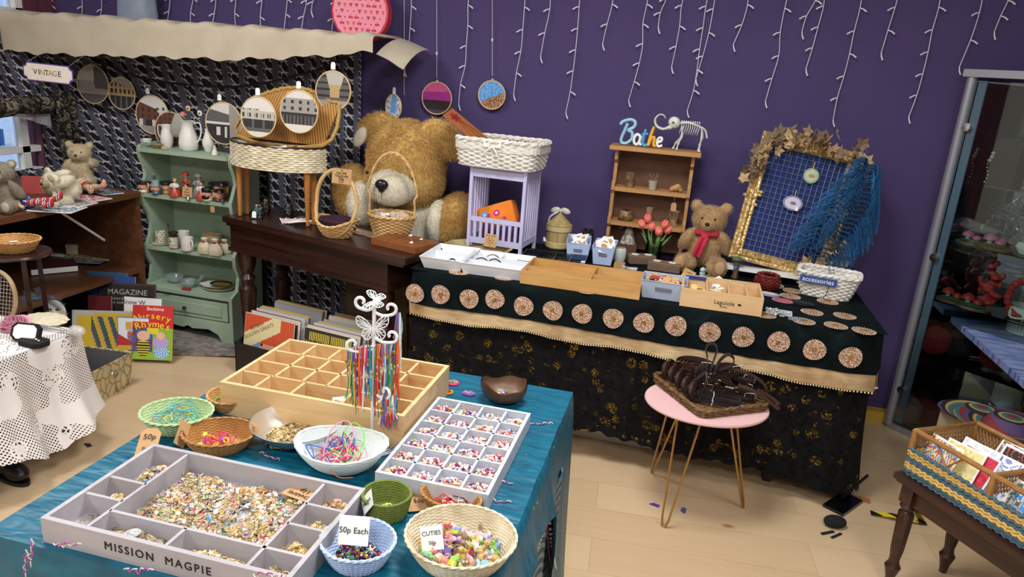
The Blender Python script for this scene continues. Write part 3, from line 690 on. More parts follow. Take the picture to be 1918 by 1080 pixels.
BL, BD, BH = .245, .385, .040
MB().box((BL / 2, BD / 2, .012), (BL - .02, BD - .02, .018)).build('lining', GREYFELT, BT)
cells = [(BL * i / 4, .006, BL * i / 4, BD - .006) for i in (1, 2, 3)] + [(.006, .006 + (BD - .012) * i / 6, BL - .006, .006 + (BD - .012) * i / 6) for i in range(1, 6)]
divided(BT, BL, BD, BH, .008, cells, GREYL, sub=GREYFELT)
bead = []
for cc in ('f6f3f0', 'f6f3f0', 'f6f3f0', 'f2eef2', 'f0a9bb', 'e05a68', 'e88a4c', 'c8352f', '8cb7e6', '5a2e96', 'b9d68c', 'f2c96a', '7a3550', 'f6dfe4'):
 m = MB(); m.lathe([(.0012, -.0022), (.0030, -.0022), (.0036, -.001), (.0036, .001), (.0030, .0022), (.0012, .0022), (.0012, -.0022)], 9); o = m.build('bead', mat('bead_' + cc, cc, rough=.25)); bead.append(o.data); bpy.data.objects.remove(o)
BXo, BYo = BT.location.x, BT.location.y; HP = []; ind = 0
for i in range(4):
 for j in range(6):
  x0, x1 = BXo + BL * i / 4 + .006, BXo + BL * (i + 1) / 4 - .006; y0, y1 = BYo + .006 + (BD - .012) * j / 6 + .006, BYo + .006 + (BD - .012) * (j + 1) / 6 - .006
  cxm, cym = (x0 + x1) / 2 + random.uniform(-.004, .004), (y0 + y1) / 2 - .006
  for k in range(80):
   a = random.random() * 6.28; r = random.random() ** .6; x = min(max(cxm + math.cos(a) * r * .029, x0), x1); y = min(max(cym + math.sin(a) * r * .029, y0), y1)
   z = TZ + .0235 + random.random() * .011 * (1 - r)
   if k < 11 :
    o = bpy.data.objects.new('pony_bead', random.choice(bead)); COL.objects.link(o); o.location = (x, y, z + .003 * (1 - r)); o.rotation_euler = (random.random() * 3, random.random() * 3, 0)
    tag(o, 'small round pony bead in the grey velvet-lined tray', 'bead', 'pony beads on top in the grey tray')
   else: HP.append((x, y, z))
stuffheap('pony_bead_heap', bead, HP, 'mixed white, pink and red pony beads filling the grey compartment tray', 'beads', (.95, 1.05), 1.5)
WT = thing('compartment_tray', 'large empty light wooden tray divided into many compartments on the near table', 'tray', (-1.03, 1.395, TZ), 0)
WL, WD, WH, wt = .478, .318, .085, .010
xs = [wt + (WL - 2 * wt) * k / 6 for k in range(1, 6)]; ys = [wt + (WD - 2 * wt) * k / 4 for k in range(1, 4)]
cs = [(wt, y, WL - wt, y) for y in ys]
for j in range(4):
 y0 = wt + (WD - 2 * wt) * j / 4; y1 = y0 + (WD - 2 * wt) / 4
 for x in ([xs[0], xs[1], xs[3], xs[4]] if j == 3 else [xs[0] + .01, xs[1] + .01, xs[2], xs[3], xs[4]] if j else [xs[0], xs[1] + .02, xs[3], xs[4]]): cs.append((x, y0, x, y1))
divided(WT, WL, WD, WH, wt, cs, LPINE)
for (px, py, mt, lb) in [(558, 726, mat('slate_ball', '4a4a50', rough=.4), 'dark grey ball in the light wooden compartment tray'), (580, 728, WHITE, 'white ball in the light wooden compartment tray')]:
 c = G(px, py, TZ + .03); tag(MB().ell((0, 0, 0), .0135, 16).build('ball', mt, loc=(c.x, c.y + .005, TZ + .0195)), lb, 'ball')
# ================================================================== baskets and things on the near table
COLS = ['e23b7a', '2e9b4f', 'f2c230', '2f62c9', 'd9332e', 'f07c2a', '8d4fb8', '44b6c9', 'f4f1ea', '141318', 'f39bc0', '7bd63c']
CMAT = [mat('cord_' + c, c, rough=.45) for c in COLS]
def cords(name, t, n, R, z0, zr, rad=.0009, cols=range(12), sx=1, loopy=.5, per=None):
 for i in range(n):
  m = MB(); a = random.random() * 6.28; k = []
  cx_, cy_ = random.gauss(0, R * .25), random.gauss(0, R * .25) * sx; rr = R * random.uniform(.3, .65)
  for j in range(9):
   b = a + j * .75 + random.gauss(0, .12); k.append((cx_ + rr * math.cos(b) * random.uniform(.8, 1.1), cy_ + rr * sx * math.sin(b) * random.uniform(.8, 1.1), z0 + zr * random.random() * (1 if random.random() < loopy else .3)))
  m.tube(smoothpath(k, 6), rad, 5); o = m.build(name, CMAT[random.choice(list(cols))]); o.location = t.location
  yield o
def tagall(objs, label, cat, group):
 for o in objs: tag(o, label, cat, group)
g1 = basket('oval_basket', 'pale green oval wicker basket of coloured cords at the back left of the teal table', 333, 800, TZ, .080, .070, .042, rz=.25, material=WICKG, rows=14, bot=.62)
tagall(cords('cord', g1, 16, .07, .012, .03, cols=(0, 7, 10, 2, 8, 1)), 'thin coloured cord lying in the pale green basket', 'cord', 'cords in the pale green basket')
g2 = basket('oval_basket', 'small natural wicker basket of rings against the left end of the wooden tray', 434, 762, TZ, .056, .056, .036, rz=.2, rows=12, stakes=26, bot=.66)
for i, (cc, dx, dy, r_) in enumerate([('f2ede6', -.006, .012, .012), ('58b84a', -.028, -.006, .013), ('2f76cc', .012, -.004, .014), ('e0685a', .018, .006, .012), ('3b9b58', -.010, -.008, .011), ('5aa6e0', .030, -.002, .012)]):
 m = MB().tube([(r_ * math.cos(a), r_ * math.sin(a), 0) for a in [2 * PI * k / 18 for k in range(18)]], .0025, 7, closed=True)
 o = m.build('plastic_ring', mat('ring_' + cc, cc, rough=.3)); o.location = g2.location + Vector((dx, dy, .012 + .002 * i)); o.rotation_euler = (.6 if i == 0 else .2, .2 * (i % 3), 0)
 tag(o, ['white ring standing', 'light green ring lying', 'blue ring lying', 'coral ring leaning', 'dark green ring lying', 'sky blue ring lying'][i] + ' in the small natural basket', 'ring')
g3 = basket('oval_basket', 'honey wicker basket of yellow and pink trinkets behind the white-washed tray', 412, 836, TZ, .079, .066, .038, rz=.30, material=WICKD, rows=14, bot=.64)
tagall(cords('cord', g3, 9, .04, .010, .02, cols=(2, 0, 4)), 'short bright cord tangled in the honey wicker basket', 'cord', 'cords in the honey wicker basket')
for i in range(10):
 m = MB(); m.prism(star(5, .008, .004), -.0012, .0012) if i % 2 else m.tube([(.007 * math.cos(a), .005 * math.sin(a), 0) for a in [2 * PI * k / 12 for k in range(12)]], .0016, 6, closed=True)
 o = m.build('trinket', CMAT[[2, 2, 0, 6][i % 4]]); o.location = g3.location + Vector((random.uniform(-.035, .04), random.uniform(-.03, .0), .012 + .002 * i)); o.rotation_euler = (random.random(), random.random(), random.random() * 6)
 tag(o, 'small bright plastic trinket in the honey wicker basket', 'trinket', 'trinkets in the honey wicker basket')
c = G(272, 838, TZ + .03); card('price_tag', 'kraft luggage tag reading 50p leaning behind the white-washed tray', ['50p', 'Each'], .042, .07, (c.x, c.y + .01, TZ + .036), face(0, 35, 20, 0), tagshape=True, sizes=[.018, .010])
c = G(352, 815, TZ + .03); card('price_tag', 'kraft card stuck between the green and honey baskets', ['50p'], .03, .06, (c.x - .01, c.y - .005, TZ + .034), face(0, 50, 60, 50), sizes=[.012])
sb = thing('steel_bowl', 'round shiny steel bowl of brass charms in the middle of the teal table', 'bowl', (*G(556, 822, TZ)[:2], TZ))
pr_ = [(.0, .0005), (.032, .0005), (.046, .006), (.068, .022), (.080, .040), (.083, .045), (.084, .0455), (.0835, .044), (.067, .0205), (.045, .0045), (.03, .002), (0, .002)]
MB().lathe(pr_[:7] + [(.0825, .0458)] + pr_[-4:][::1], 64).build('bowl', mat('bowl_steel', 'dcdcdc', rough=.24, metal=.85), sb); sb.scale = (1.25, 1.2, 1.0)
P = []
for i in range(420):
 a = random.random() * 6.28; r = .055 * random.random() ** .55; P.append((sb.location.x - .012 + r * math.cos(a), sb.location.y + r * math.sin(a) - .006, TZ + .006 + .010 * random.random() * (1 - r / .07) + .16 * max(0, r - .038)))
stuffheap('charm_heap', [CM[4], CM[5], CM[5], CM[9], CM[6], CM[2]], P, 'tangle of brass and bronze charms in the steel bowl', 'charms', (.8, 1.5), .5)
c = G(626, 768, TZ + .05); card('price_card', 'white card reading Charms 3 for standing in the steel bowl', ['Cha', '3 f'], .035, .045, (c.x, c.y + .02, TZ + .052), face(0, 62, -5, -18), mt=PAPER, sizes=[.016, .016])
wb = thing('white_bowl', 'white ribbed flared plastic bowl full of coloured cord loops', 'bowl', (*G(640, 872, TZ)[:2], TZ), math.radians(8))
def wbp(inner):
 return [( .030, .004 if inner else 0), (.047, .010 if inner else .004), (.060, .024), (.070, .044), (.080, .062)]
m = MB(); n = 72; rings = 20; V = []
def wpt(a, v, off=0):
 r = .042 + (.096 - .042) * v ** .7 + off; z = .050 * v ** 1.15 + .005 * v * v * math.cos(2 * a) + .004 * v * v
 z += .0; return (r * 1.06 * math.cos(a), r * .86 * math.sin(a), z + (.003 if off < 0 else 0))
m.grid(lambda u, v: wpt(2 * PI * u, v, .0009 * math.sin(v * rings * PI * 2)), 96, 80)
m.grid(lambda u, v: wpt(-2 * PI * u, v, -.003 + .0009 * math.sin(v * rings * PI * 2)), 96, 80)
m.add([(0, 0, 0)] + [wpt(2 * PI * i / 40, 0) for i in range(40)], [(0, (i + 1) % 40 + 1, i + 1) for i in range(40)])
m.add([(0, 0, .003)] + [wpt(2 * PI * i / 40, 0, -.003) for i in range(40)], [(0, i + 1, (i + 1) % 40 + 1) for i in range(40)])
BOWLW = mat('white_plastic', 'dfe8e4', rough=.4); m.build('bowl', BOWLW, wb)
MB().tube([wpt(2 * PI * i / 120, 1, -.0015 + .0008 * math.sin(i)) for i in range(120)], .0028, 6, closed=True).build('rim', BOWLW, wb)
tagall(cords('cord', wb, 26, .062, .010, .045, rad=.0011, cols=(0, 4, 8, 8, 11, 3, 9, 5, 10), loopy=.6), 'thin coloured cord coiled in the white ribbed bowl', 'cord', 'cords in the white ribbed bowl')
def loop3(pts, ci, lb):
 o = MB().tube(smoothpath(pts, 8), .0013, 6).build('cord', CMAT[ci], loc=wb.location); tag(o, lb, 'cord')
loop3([(-.01, -.05, .03), (.03, -.04, .035), (.052, -.01, .06), (.045, .012, .085), (.02, .022, .098), (.004, .01, .085), (.006, -.002, .06), (.03, -.012, .04)], 11, 'lime green cord looping high above the white ribbed bowl')
loop3([(-.02, -.045, .03), (-.03, -.02, .05), (-.024, .004, .085), (.0, .02, .1), (.022, .01, .085), (.02, -.01, .05), (.03, -.03, .04)], 10, 'pale pink cord looping high above the white ribbed bowl')
loop3([(-.075, -.02, .045), (-.06, -.025, .05), (-.045, -.04, .03), (-.075, -.018, .046), (-.02, -.02, .05), (.0, .0, .07), (.008, -.01, .05)], 3, 'deep blue cord bent sharply at the left of the white ribbed bowl')
gb = thing('rope_bowl', 'small olive green coiled rope bowl of tiny charms behind the pale blue basket', 'bowl', (*G(724, 962, TZ)[:2], TZ))
def coil(prof, n, r, kx=1):
 pts = []
 for i in range(n * 28 + 1):
  v = i / (n * 28); R, z = prof(v); a = i / 28 * 2 * PI; pts.append((R * math.cos(a), R * math.sin(a) * kx, z))
 return pts
OLV = mat('olive_rope', '7d8b3a', '66732c', rough=.9, sc=150, bump=.5)
def gprof(v): return (.003 + .033 * v / .4, .003) if v < .4 else (.036 + .012 * ((v - .4) / .6) ** .7, .003 + .046 * (v - .4) / .6)
MB().tube(coil(gprof, 15, .003), .0030, 6).build('rope_coil', OLV, gb)
P = [(gb.location.x + random.gauss(0, .012), gb.location.y - .008 + random.gauss(0, .010), TZ + .009 + random.random() * .006) for i in range(70)]
stuffheap('charm_heap', CM + ENAM, P, 'tiny mixed charms in the olive rope bowl', 'charms', (.6, .9))
c = G(686, 940, TZ + .05); card('price_card', 'white card reading Each tilted at the left of the olive rope bowl', ['50p Each'], .042, .034, (c.x, c.y + .005, TZ + .047), face(0, 60, -20, -55), mt=PAPER, sizes=[.009])
g5 = basket('oval_basket', 'shallow natural basket of dark and red cords beside the grey bead tray', 843, 954, TZ, .064, .038, .032, rz=-.12, rows=12, bot=.68, material=WICKD)
tagall(cords('cord', g5, 9, .05, .012, .015, cols=(9, 4, 9, 8), sx=.5), 'thin red or black cord in the shallow natural basket', 'cord', 'cords in the shallow natural basket')
c = G(785, 940, TZ + .004); card('price_tag', 'kraft tag lying between the olive rope bowl and the shallow basket', ['50p'], .05, .06, (c.x, c.y, TZ + .006), (.06, 0, .5), sizes=[.016])
g6 = basket('oval_basket', 'pale blue wicker basket of glass beads at the front of the teal table', 670, 1050, TZ, .066, .062, .046, rz=0, material=WICKB, rows=17, stakes=40, bot=.64)
GL = [mat('glassbead_' + c, c, rough=.08, Transmission_Weight=.35) for c in ('2f86c4', '7fd0e0', '8c3a2e', '2a2a66', 'e8efee', '4d8a52', 'c9a54a', '5a3a7a', '111318', 'b5412e')]
bm_ = []
for i, g in enumerate(GL):
 m = MB(); m.ell((0, 0, 0), (.0042, .0036, .0032) if i % 2 else .0032, 8); o = m.build('b', g); bm_.append(o.data); bpy.data.objects.remove(o)
P = []
for i in range(260):
 a = random.random() * 6.28; r = .038 * random.random() ** .5; P.append((g6.location.x + r * math.cos(a), g6.location.y + r * math.sin(a), TZ + .010 + .018 * (1 - (r / .038) ** 2) * random.random()))
stuffheap('glass_bead_heap', bm_ + [CM[7]], P[:170], 'glittering glass beads filling the pale blue basket', 'beads', (.9, 1.3))
for p in P[170:]:
 o = bpy.data.objects.new('glass_bead', random.choice(bm_)); COL.objects.link(o); o.location = (p[0], p[1], p[2] + .004); o.scale = (random.uniform(1, 1.5),) * 3; tag(o, 'glass bead on top in the pale blue wicker basket', 'bead', 'glass beads in the pale blue basket')
c = G(664, 990, TZ + .07); card('price_card', 'white card reading 50p Each standing in the pale blue basket', ['50p Each'], .054, .050, (c.x, c.y - .002, TZ + .068), face(0, 66, 8, -3), mt=PAPER, sizes=[.0145])
g7 = basket('oval_basket', 'large cream wicker basket of pastel resin shapes at the front right of the teal table', 861, 1046, TZ, .100, .092, .052, rz=.12, material=WICKC, rows=20, stakes=46, bot=.66)
CUT = []
PAST = [mat('resin_' + c, c, rough=.18, Transmission_Weight=.25) for c in ('a8d86a', 'e8d84a', '8fb4e4', 'f2b4bc', 'f6efe6', 'f0a86a', 'd8b4e8', 'c4206e', 'd4586a', 'b49a7a', '9ac8e0', 'f6d0d8', 'e4c27a', '8a7cc0')]
def bear_m(m): m.ell((0, 0, .004), (.006, .005, .007), 8); m.ell((0, 0, .013), .005, 8); m.ell((-.004, 0, .017), .002, 6); m.ell((.004, 0, .017), .002, 6); m.ell((-.006, 0, .006), (.003, .002, .002), 6); m.ell((.006, 0, .006), (.003, .002, .002), 6); m.ell((-.003, 0, -.003), .003, 6); m.ell((.003, 0, -.003), .003, 6)
def star_m(m): m.prism(star(5, .012, .0062), -.003, .003)
def heart_m(m): m.prism([(x * 2, y * 2) for x, y in heart], -.003, .003)
def cloud_m(m): [m.ell((x, y, 0), (r, r, .004), 8) for x, y, r in ((-.007, 0, .006), (0, .003, .007), (.007, 0, .006), (0, -.003, .006))]
def gem_m(m): m.lathe([(0, -.006), (.009, .001), (.006, .005), (0, .005)], 8)
def berry_m(m): m.lathe([(0, -.010), (.006, -.005), (.009, .002), (.006, .006), (0, .006)], 12); m.prism(star(5, .007, .003), .006, .0075)
def shell_m(m): m.grid(lambda u, v: (.012 * (v + .1) * math.sin((u - .5) * 2.6), .013 * (v + .1) * math.cos((u - .5) * 2.6) - .006, .003 * math.sin(v * 3) + .0008 * math.sin(u * 50)), 20, 4, th=.002)
for i, mt in enumerate(PAST):
 for fn in (bear_m, star_m, heart_m, cloud_m, gem_m, berry_m, shell_m)[i % 3::3]:
  m = MB(); fn(m); o = m.build('c', mt); CUT.append(o.data); bpy.data.objects.remove(o)
for i in range(125):
 a = random.random() * 6.28; r = random.random() ** .55; x, y = r * .072 * math.cos(a), r * .060 * math.sin(a)
 o = bpy.data.objects.new('resin_shape', random.choice(CUT)); COL.objects.link(o)
 o.location = g7.location + Vector((x, y, .014 + .024 * (1 - r) * random.random() + .012 * r)); o.rotation_euler = (random.gauss(0, .6), random.gauss(0, .6), random.random() * 6.28); o.scale = (random.uniform(.8, 1.1),) * 3
 tag(o, 'pastel resin shape heaped in the large cream basket', 'resin charm', 'resin shapes in the large cream basket')
c = G(806, 1000, TZ + .06); card('price_card', 'white card reading CUTIES 50p standing in the large cream basket', ['CUTIES', '50p'], .040, .042, (c.x + .002, c.y + .004, TZ + .050), face(0, 62, 12, -14), mt=PAPER, sizes=[.011, .009])
cb = thing('coconut_bowl', 'wavy-rimmed coconut shell bowl at the back right corner of the teal table', 'bowl', (*G(942, 748, TZ)[:2], TZ))
COCO = mat('coconut_shell', '3a2519', '644630', rough=.35, sc=7, bump=.2); COCI = mat('coconut_inside', '5c4231', '8a6b50', rough=.4, sc=9)
def cw(a): return .008 * math.sin(2 * a + .6) + .003 * math.sin(5 * a)
m = MB(); m.grid(lambda u, v: (.064 * math.sin(.25 + v * 1.45) * math.cos(2 * PI * u), .058 * math.sin(.25 + v * 1.45) * math.sin(2 * PI * u), .054 * (1 - math.cos(v * 1.35)) * 1.15 + cw(2 * PI * u) * v * v), 48, 14)
m.add([(0, 0, 0)] + [(.0158 * math.cos(2 * PI * i / 24), .0143 * math.sin(2 * PI * i / 24), 0) for i in range(24)], [(0, (i + 1) % 24 + 1, i + 1) for i in range(24)])
m.build('shell', COCO, cb)
m = MB(); m.grid(lambda u, v: (.061 * math.sin(.25 + v * 1.45) * math.cos(-2 * PI * u), .055 * math.sin(.25 + v * 1.45) * math.sin(-2 * PI * u), .003 + .0525 * (1 - math.cos(v * 1.35)) * 1.15 + cw(-2 * PI * u) * v * v), 48, 14)
m.add([(0, 0, .003)] + [(.0151 * math.cos(2 * PI * i / 24), .0136 * math.sin(2 * PI * i / 24), .003) for i in range(24)], [(0, i + 1, (i + 1) % 24 + 1) for i in range(24)])
m.build('lining', COCI, cb)
for i in range(26):
 o = bpy.data.objects.new('button', ENAM[i % 7]); COL.objects.link(o); o.location = cb.location + Vector((random.gauss(.0, .016), random.gauss(-.002, .013), .012 + .004 * random.random())); o.scale = (1.2,) * 3; o.rotation_euler = (random.gauss(0, .4), random.gauss(0, .4), 0)
 tag(o, 'small bright button in the coconut shell bowl', 'button', 'buttons in the coconut shell bowl')
def patch(name, label, px, py, r_, cols, n=9, sx=1.0):
 c = G(px, py, TZ); t = thing(name, label, 'brooch', (c.x, c.y, TZ + .001));
 MB().lathe([(0, 0), (r_, 0), (r_ * .98, .003), (0, .004)], n * 3, sx=sx, wob=lambda a, z: 1 + .06 * math.cos(n * a)).build('backing', cols[0], t)
 m = MB();
 for i in range(30): a = random.random() * 6.28; q = r_ * .7 * random.random() ** .5; m.ell((q * sx * math.cos(a), q * math.sin(a), .005), .0022, 6, i % 2)
 m.build('beadwork', [cols[1], cols[2]], t)
patch('fabric_brooch', 'pink flower brooch with silver beads behind the grey bead tray', 848, 718, .018, [CMAT[0], MATS['silver_bead'], CMAT[1]])
patch('fabric_brooch', 'honey woven disc at the back corner of the grey bead tray', 836, 735, .019, [WICKD, CMAT[5], BRASS], 12)
patch('fabric_brooch', 'dark fish-shaped sequin brooch behind the grey bead tray', 878, 738, .013, [CMAT[6], CMAT[7], CMAT[5]], 5, 1.5)
rk = thing('wire_stand_base', 'white wire jewellery tree with butterfly, scroll arms and round ringed base', 'jewellery stand', (*G(697, 830, TZ)[:2], TZ), math.radians(12))
WW = mat('white_wire', 'ebecec', rough=.35)
m = MB()
for r in (.066, .059, .052, .045, .038, .031): m.tube([(r * math.cos(a), r * math.sin(a), .004) for a in [2 * PI * i / 40 for i in range(40)]], .0012 if r < .063 else .0017, 6, closed=True)
for a in (0, PI / 2, PI / 4, 3 * PI / 4): m.tube([(-.066 * math.cos(a), -.066 * math.sin(a), .0028), (.066 * math.cos(a), .066 * math.sin(a), .0028)], .0013, 6)
m.build('base', WW, rk)
HB = .345
MB().cyl((0, 0, .003), (0, 0, HB), .0042, n=10, r2=.0042).build('pole', WW, rk)
def scroll(d, z, L, r=.016, turn=1, m=None, rad=.0036):
 d = Vector(d).normalized(); pts = [Vector((0, 0, z)), d * L * .5 + Vector((0, 0, z - .008)), d * L + Vector((0, 0, z - .006))]
 for k in range(14):
  a = -PI / 2 + k * .42; q = r * (1 - k / 18)
  pts.append(d * (L + q * math.cos(a)) + Vector((0, 0, z - .006 + r + q * math.sin(a))))
 return smoothpath(pts, 3)
arms = []
for d, z, L in (((1, .1, 0), .325, .035), ((-1, .1, 0), .335, .030), ((1, -.2, 0), .265, .042), ((-1, -.2, 0), .238, .046), ((.9, -.6, 0), .135, .040)):
 MB().tube(scroll(d, z, L), .0036, 8).build('scroll_arm', WW, rk)
MB().tube([(-.058, -.004, .233), (.056, -.004, .258)], .0022, 8).build('cross_bar', WW, rk)
def butterfly(M_, k=1):
 m = MB()
 for s in (-1, 1):
  up_ = [(s * x * k, y * k) for x, y in smoothpath2([(.003, 0), (.012, .018), (.030, .030), (.036, .022), (.030, .006), (.006, -.002)])]
  lo = [(s * x * k, y * k) for x, y in smoothpath2([(.003, -.002), (.020, -.002), (.026, -.014), (.016, -.026), (.006, -.018)])]
  for pl_ in (up_, lo):
   m.tube([(x, y, 0) for x, y in pl_], .0014 * k, 5, closed=True, M=M_)
   cx_ = sum(p[0] for p in pl_) / len(pl_); cy_ = sum(p[1] for p in pl_) / len(pl_)
   for i in range(0, len(pl_), 3): m.tube([(s * .003 * k, 0, 0), ((cx_ + pl_[i][0]) / 2, (cy_ + pl_[i][1]) / 2, 0), (pl_[i][0], pl_[i][1], 0)], .0011 * k, 5, M=M_)
 m.ell((0, -.004 * k, 0), (.003 * k, .013 * k, .003 * k), 8, M=M_); return m
def smoothpath2(p): return [(q.x, q.y) for q in smoothpath([(a, b, 0) for a, b in p], 4, True)]
butterfly(T(0, -.008, .288) @ RX(PI / 2) @ RZ(.1)).build('butterfly', WW, rk)
butterfly(T(0.002, 0, .352) @ RX(.5) @ RZ(PI / 2), .8).build('bird', WW, rk)
BC = CMAT[:9] + [BRASS, BRASS]
Rk = rk.matrix_world.copy(); RM = T(*rk.location) @ RZ(math.radians(12))
def bracelet(x, y, z, L, k, seed):
 r_ = random.Random(seed); m = MB(); nn = 5
 for q in range(nn):
  dx = r_.uniform(-.006, .006); pts = [(x + dx * .2, y - .003, z + .003), (x + dx * .6, y - .007 + r_.uniform(-.003, .003), z - L * .3), (x + dx, y - .004 + r_.uniform(-.006, .004), z - L * .65), (x + dx * 1.6 + r_.uniform(-.004, .004), y - .004, z - L * r_.uniform(.9, 1.1))]
  m.tube(smoothpath([RM @ Vector(p) for p in pts], 3), .0011, 4, q % 3)
  pts = [(x, y + .003, z + .003), (x + dx, y + .006, z - L * .3), (x - dx, y + .004, z - L * .8)]; m.tube(smoothpath([RM @ Vector(p) for p in pts], 3), .0011, 4, (q + 1) % 3)
 for q in range(3): m.ell(RM @ Vector((x + r_.uniform(-.005, .005), y - .007, z - L * r_.uniform(.35, .6))), (.0042, .002, .005), 6, 3)
 o = m.build('cord_bracelet', [BC[k % 9], BC[(k * 4 + 3) % 9], BC[(k * 7 + 5) % 9], [BRASS, GOLD, SILV][k % 3]])
 return tag(o, 'bundle of thin coloured cords with charms hanging from the bar of the white jewellery tree', 'bracelet', 'cord bracelets on the white jewellery tree')
for i in range(24):
 f = i / 23; x = -.055 + .110 * f
 if abs(x) < .006: continue
 bracelet(x, -.004, .233 + .025 * f + .001, random.uniform(.12, .165) if i % 3 else random.uniform(.05, .07), i, i)
for i in range(8): bracelet(.030 + .004 * i, -.022, .135, random.uniform(.05, .075), i + 3, 100 + i)
for i in range(3): bracelet(.050 + .003 * i, .006, .322, .13, [0, 4, 8][i], 200 + i)
# ================================================================== back left corner
def mosaic(m, w_, h_, nu, nv, fn, M=None, base=0, round_=False, z=0):
 """flat picture made of small coloured faces; fn(x, y) with x,y in -1..1 gives a material index"""
 vs = [((i / nu - .5) * w_, (j / nv - .5) * h_, z) for j in range(nv + 1) for i in range(nu + 1)]; b = len(m.v)
 m.v.extend([tuple(M @ Vector(v)) if M is not None else v for v in vs])
 for j in range(nv):
  for i in range(nu):
   x, y = (i + .5) / nu * 2 - 1, (j + .5) / nv * 2 - 1
   if round_ and x * x + y * y > .985: continue
   a = b + j * (nu + 1) + i; m.f.append((a, a + 1, a + nu + 2, a + nu + 1)); m.mi.append(base + fn(x, y))
 return m
GR = [mat('sepia_%d' % i, c, rough=.75) for i, c in enumerate(('d8d2ca', '9b958e', '5f5a57', '2e2b2c', '6b3f33', 'b9b2a6', 'b89b6c'))]
HOOPW = mat('hoop_beech', 'd9bb8c', rough=.5); CLIP = mat('pale_clip', 'd8cdb8', rough=.6)
def street(kind):
 r_ = random.Random(kind);
 def fn(x, y):
  if kind == 0: return 5 if y > .2 and x < .1 else (2 if x > .1 - y * .2 and y > -.2 else (1 if y > -.5 else 2)) if abs(x) < .9 else 2
  if kind == 1:
   if y > .55 - .3 * x: return 1
   if y > -.15: return 3 if (int((x + 1) * 6) % 2 and int((y + 1) * 7) % 3) else 6
   return 3 if int((x + 1) * 7) % 3 else 2
  if kind == 2:
   if y > .35 + .3 * abs(x - .2): return 0
   if x > .35 and y > .0: return 3 if (int((x + 1) * 9) % 3 == 0 and int((y + 1) * 7) % 2) else 0
   if y > -.25: return 3 if (int((x + 1) * 8) % 3 == 0 and int((y + 1) * 6) % 2) else 4
   return [3, 0, 2, 3][int((x + 1) * 5) % 4] if y > -.6 else 1
  if kind == 3: return 5 if x > -.1 + .4 * y and y > -.3 else (3 if (int((x + 1) * 10) % 3 == 0 and int((y + 1) * 7) % 2) else 4)
  if kind == 4:
   if y > .5 - .2 * x: return 0 if x < .3 else 1
   if y > .1: return 2 if x < .3 else 1
   if x < .35: return 0 if (abs(y + .0) < .06 or (abs(x + .3) < .12 and -.6 < y < -.2) or (abs(x - .12) < .07 and -.7 < y < -.15)) else 3
   return 1
  if kind == 5:
   if y > .42 - .12 * (x > .1): return 0
   if y > -.12: return 3 if (int((x + 1) * 5.2) % 2 == 0 and abs(((y + .12) * 2.6) % 1 - .5) < .3 and int((x + 1) * 15) % 3) else 5
   return 3 if -.55 < y < -.12 and int((x + 1) * 8) % 5 else (2 if y < -.12 and y > -.75 else 0)
  if kind == 6:
   if y > .62: return 0
   if y > -.05: return 3 if (int((x + 1) * 7) % 3 == 1 and int((y + 1) * 6.5) % 2) else 1
   if y > -.2: return 3
   return 2 if (y > -.62 and int((x + 1) * 10) % 2) else (3 if y > -.62 else 0)
  if kind == 7:
   if abs(x - .1) < .28 + .3 * (y > .1) * (y) and y > -.35: return 5 if y > .3 else 6
   return (3 if int((y + 1) * 9) % 3 == 0 else 2) if y > -.5 else 1
  return 1
 return fn
def hoop(px, py, R, y, label, pic, mats_, yaw=0, tilt=0, thick=.006, frame=HOOPW, tagc=None, cat='embroidery hoop', nm='picture_hoop'):
 c = W(px, py, y); t = thing(nm, label, cat, c, rot=(PI / 2 + tilt, 0, yaw))
 m = MB().tube([(R * math.cos(a), R * math.sin(a), 0) for a in [2 * PI * i / 56 for i in range(56)]], .0036, 8, closed=True); m.build('hoop_frame', frame, t)
 mosaic(MB(), 2 * R * .985, 2 * R * .985, 64, 64, pic, round_=True, z=.001).build('fabric', mats_, t)
 MB().lathe([(0, -.002), (R * .97, -.002), (R * .97, 0), (0, 0)], 40).build('backing', mats_[0], t)
 MB().box((0, R + .006, 0), (.012, .012, .006)).cyl((-.01, R + .007, 0), (.012, R + .007, 0), .0016, n=8).build('screw_clasp', CHROME, t)
 if tagc: MB().prism([(-.012, R + .008), (.012, R + .008), (.012, R + .034), (.006, R + .042), (-.006, R + .042), (-.012, R + .034)], .005, .006, M=T(*tagc)).build('price_tag', PAPER, t)
 return t
HL = [(174, 158, .094, 0, 'dim sepia street picture hoop beside the VINTAGE sign', None), (228, 175, .078, 1, 'sepia arched building picture hoop, second from the left on the cord', None),
      (285, 215, .094, 2, 'picture hoop with red brick and white houses left of the white jugs', (-.02, 0, 0)), (320, 245, .092, 3, 'picture hoop of a red brick house partly behind the large white jug', None),
      (419, 231, .100, 4, 'picture hoop of a dark shop front right of the large white jug', (-.02, 0, 0)), (484, 219, .094, 5, 'picture hoop of white terraced houses in front of the straw lid', (0, 0, 0)),
      (560, 209, .098, 6, 'picture hoop of a wide shop front on the straw lid', (-.0, 0, 0)), (624, 170, .088, 7, 'sepia lane picture hoop at the right end of the cord', (0, 0, 0))]
for px, py, R, k, lb, tg in HL:
 yy = {5: 3.19, 6: 3.22, 7: 3.34, 4: 3.50, 3: 3.62, 2: 3.66}.get(k, 3.70); hoop(px, py, R * 1.17 * yy / 3.7, yy, lb, street(k), GR, tagc=tg, tilt=-.05)
cd = [W(165, 100, 3.72), W(230, 135, 3.72), W(300, 152, 3.72), W(400, 162, 3.72), W(480, 158, 3.72), W(560, 140, 3.70), W(610, 125, 3.70), W(662, 98, 3.74)]
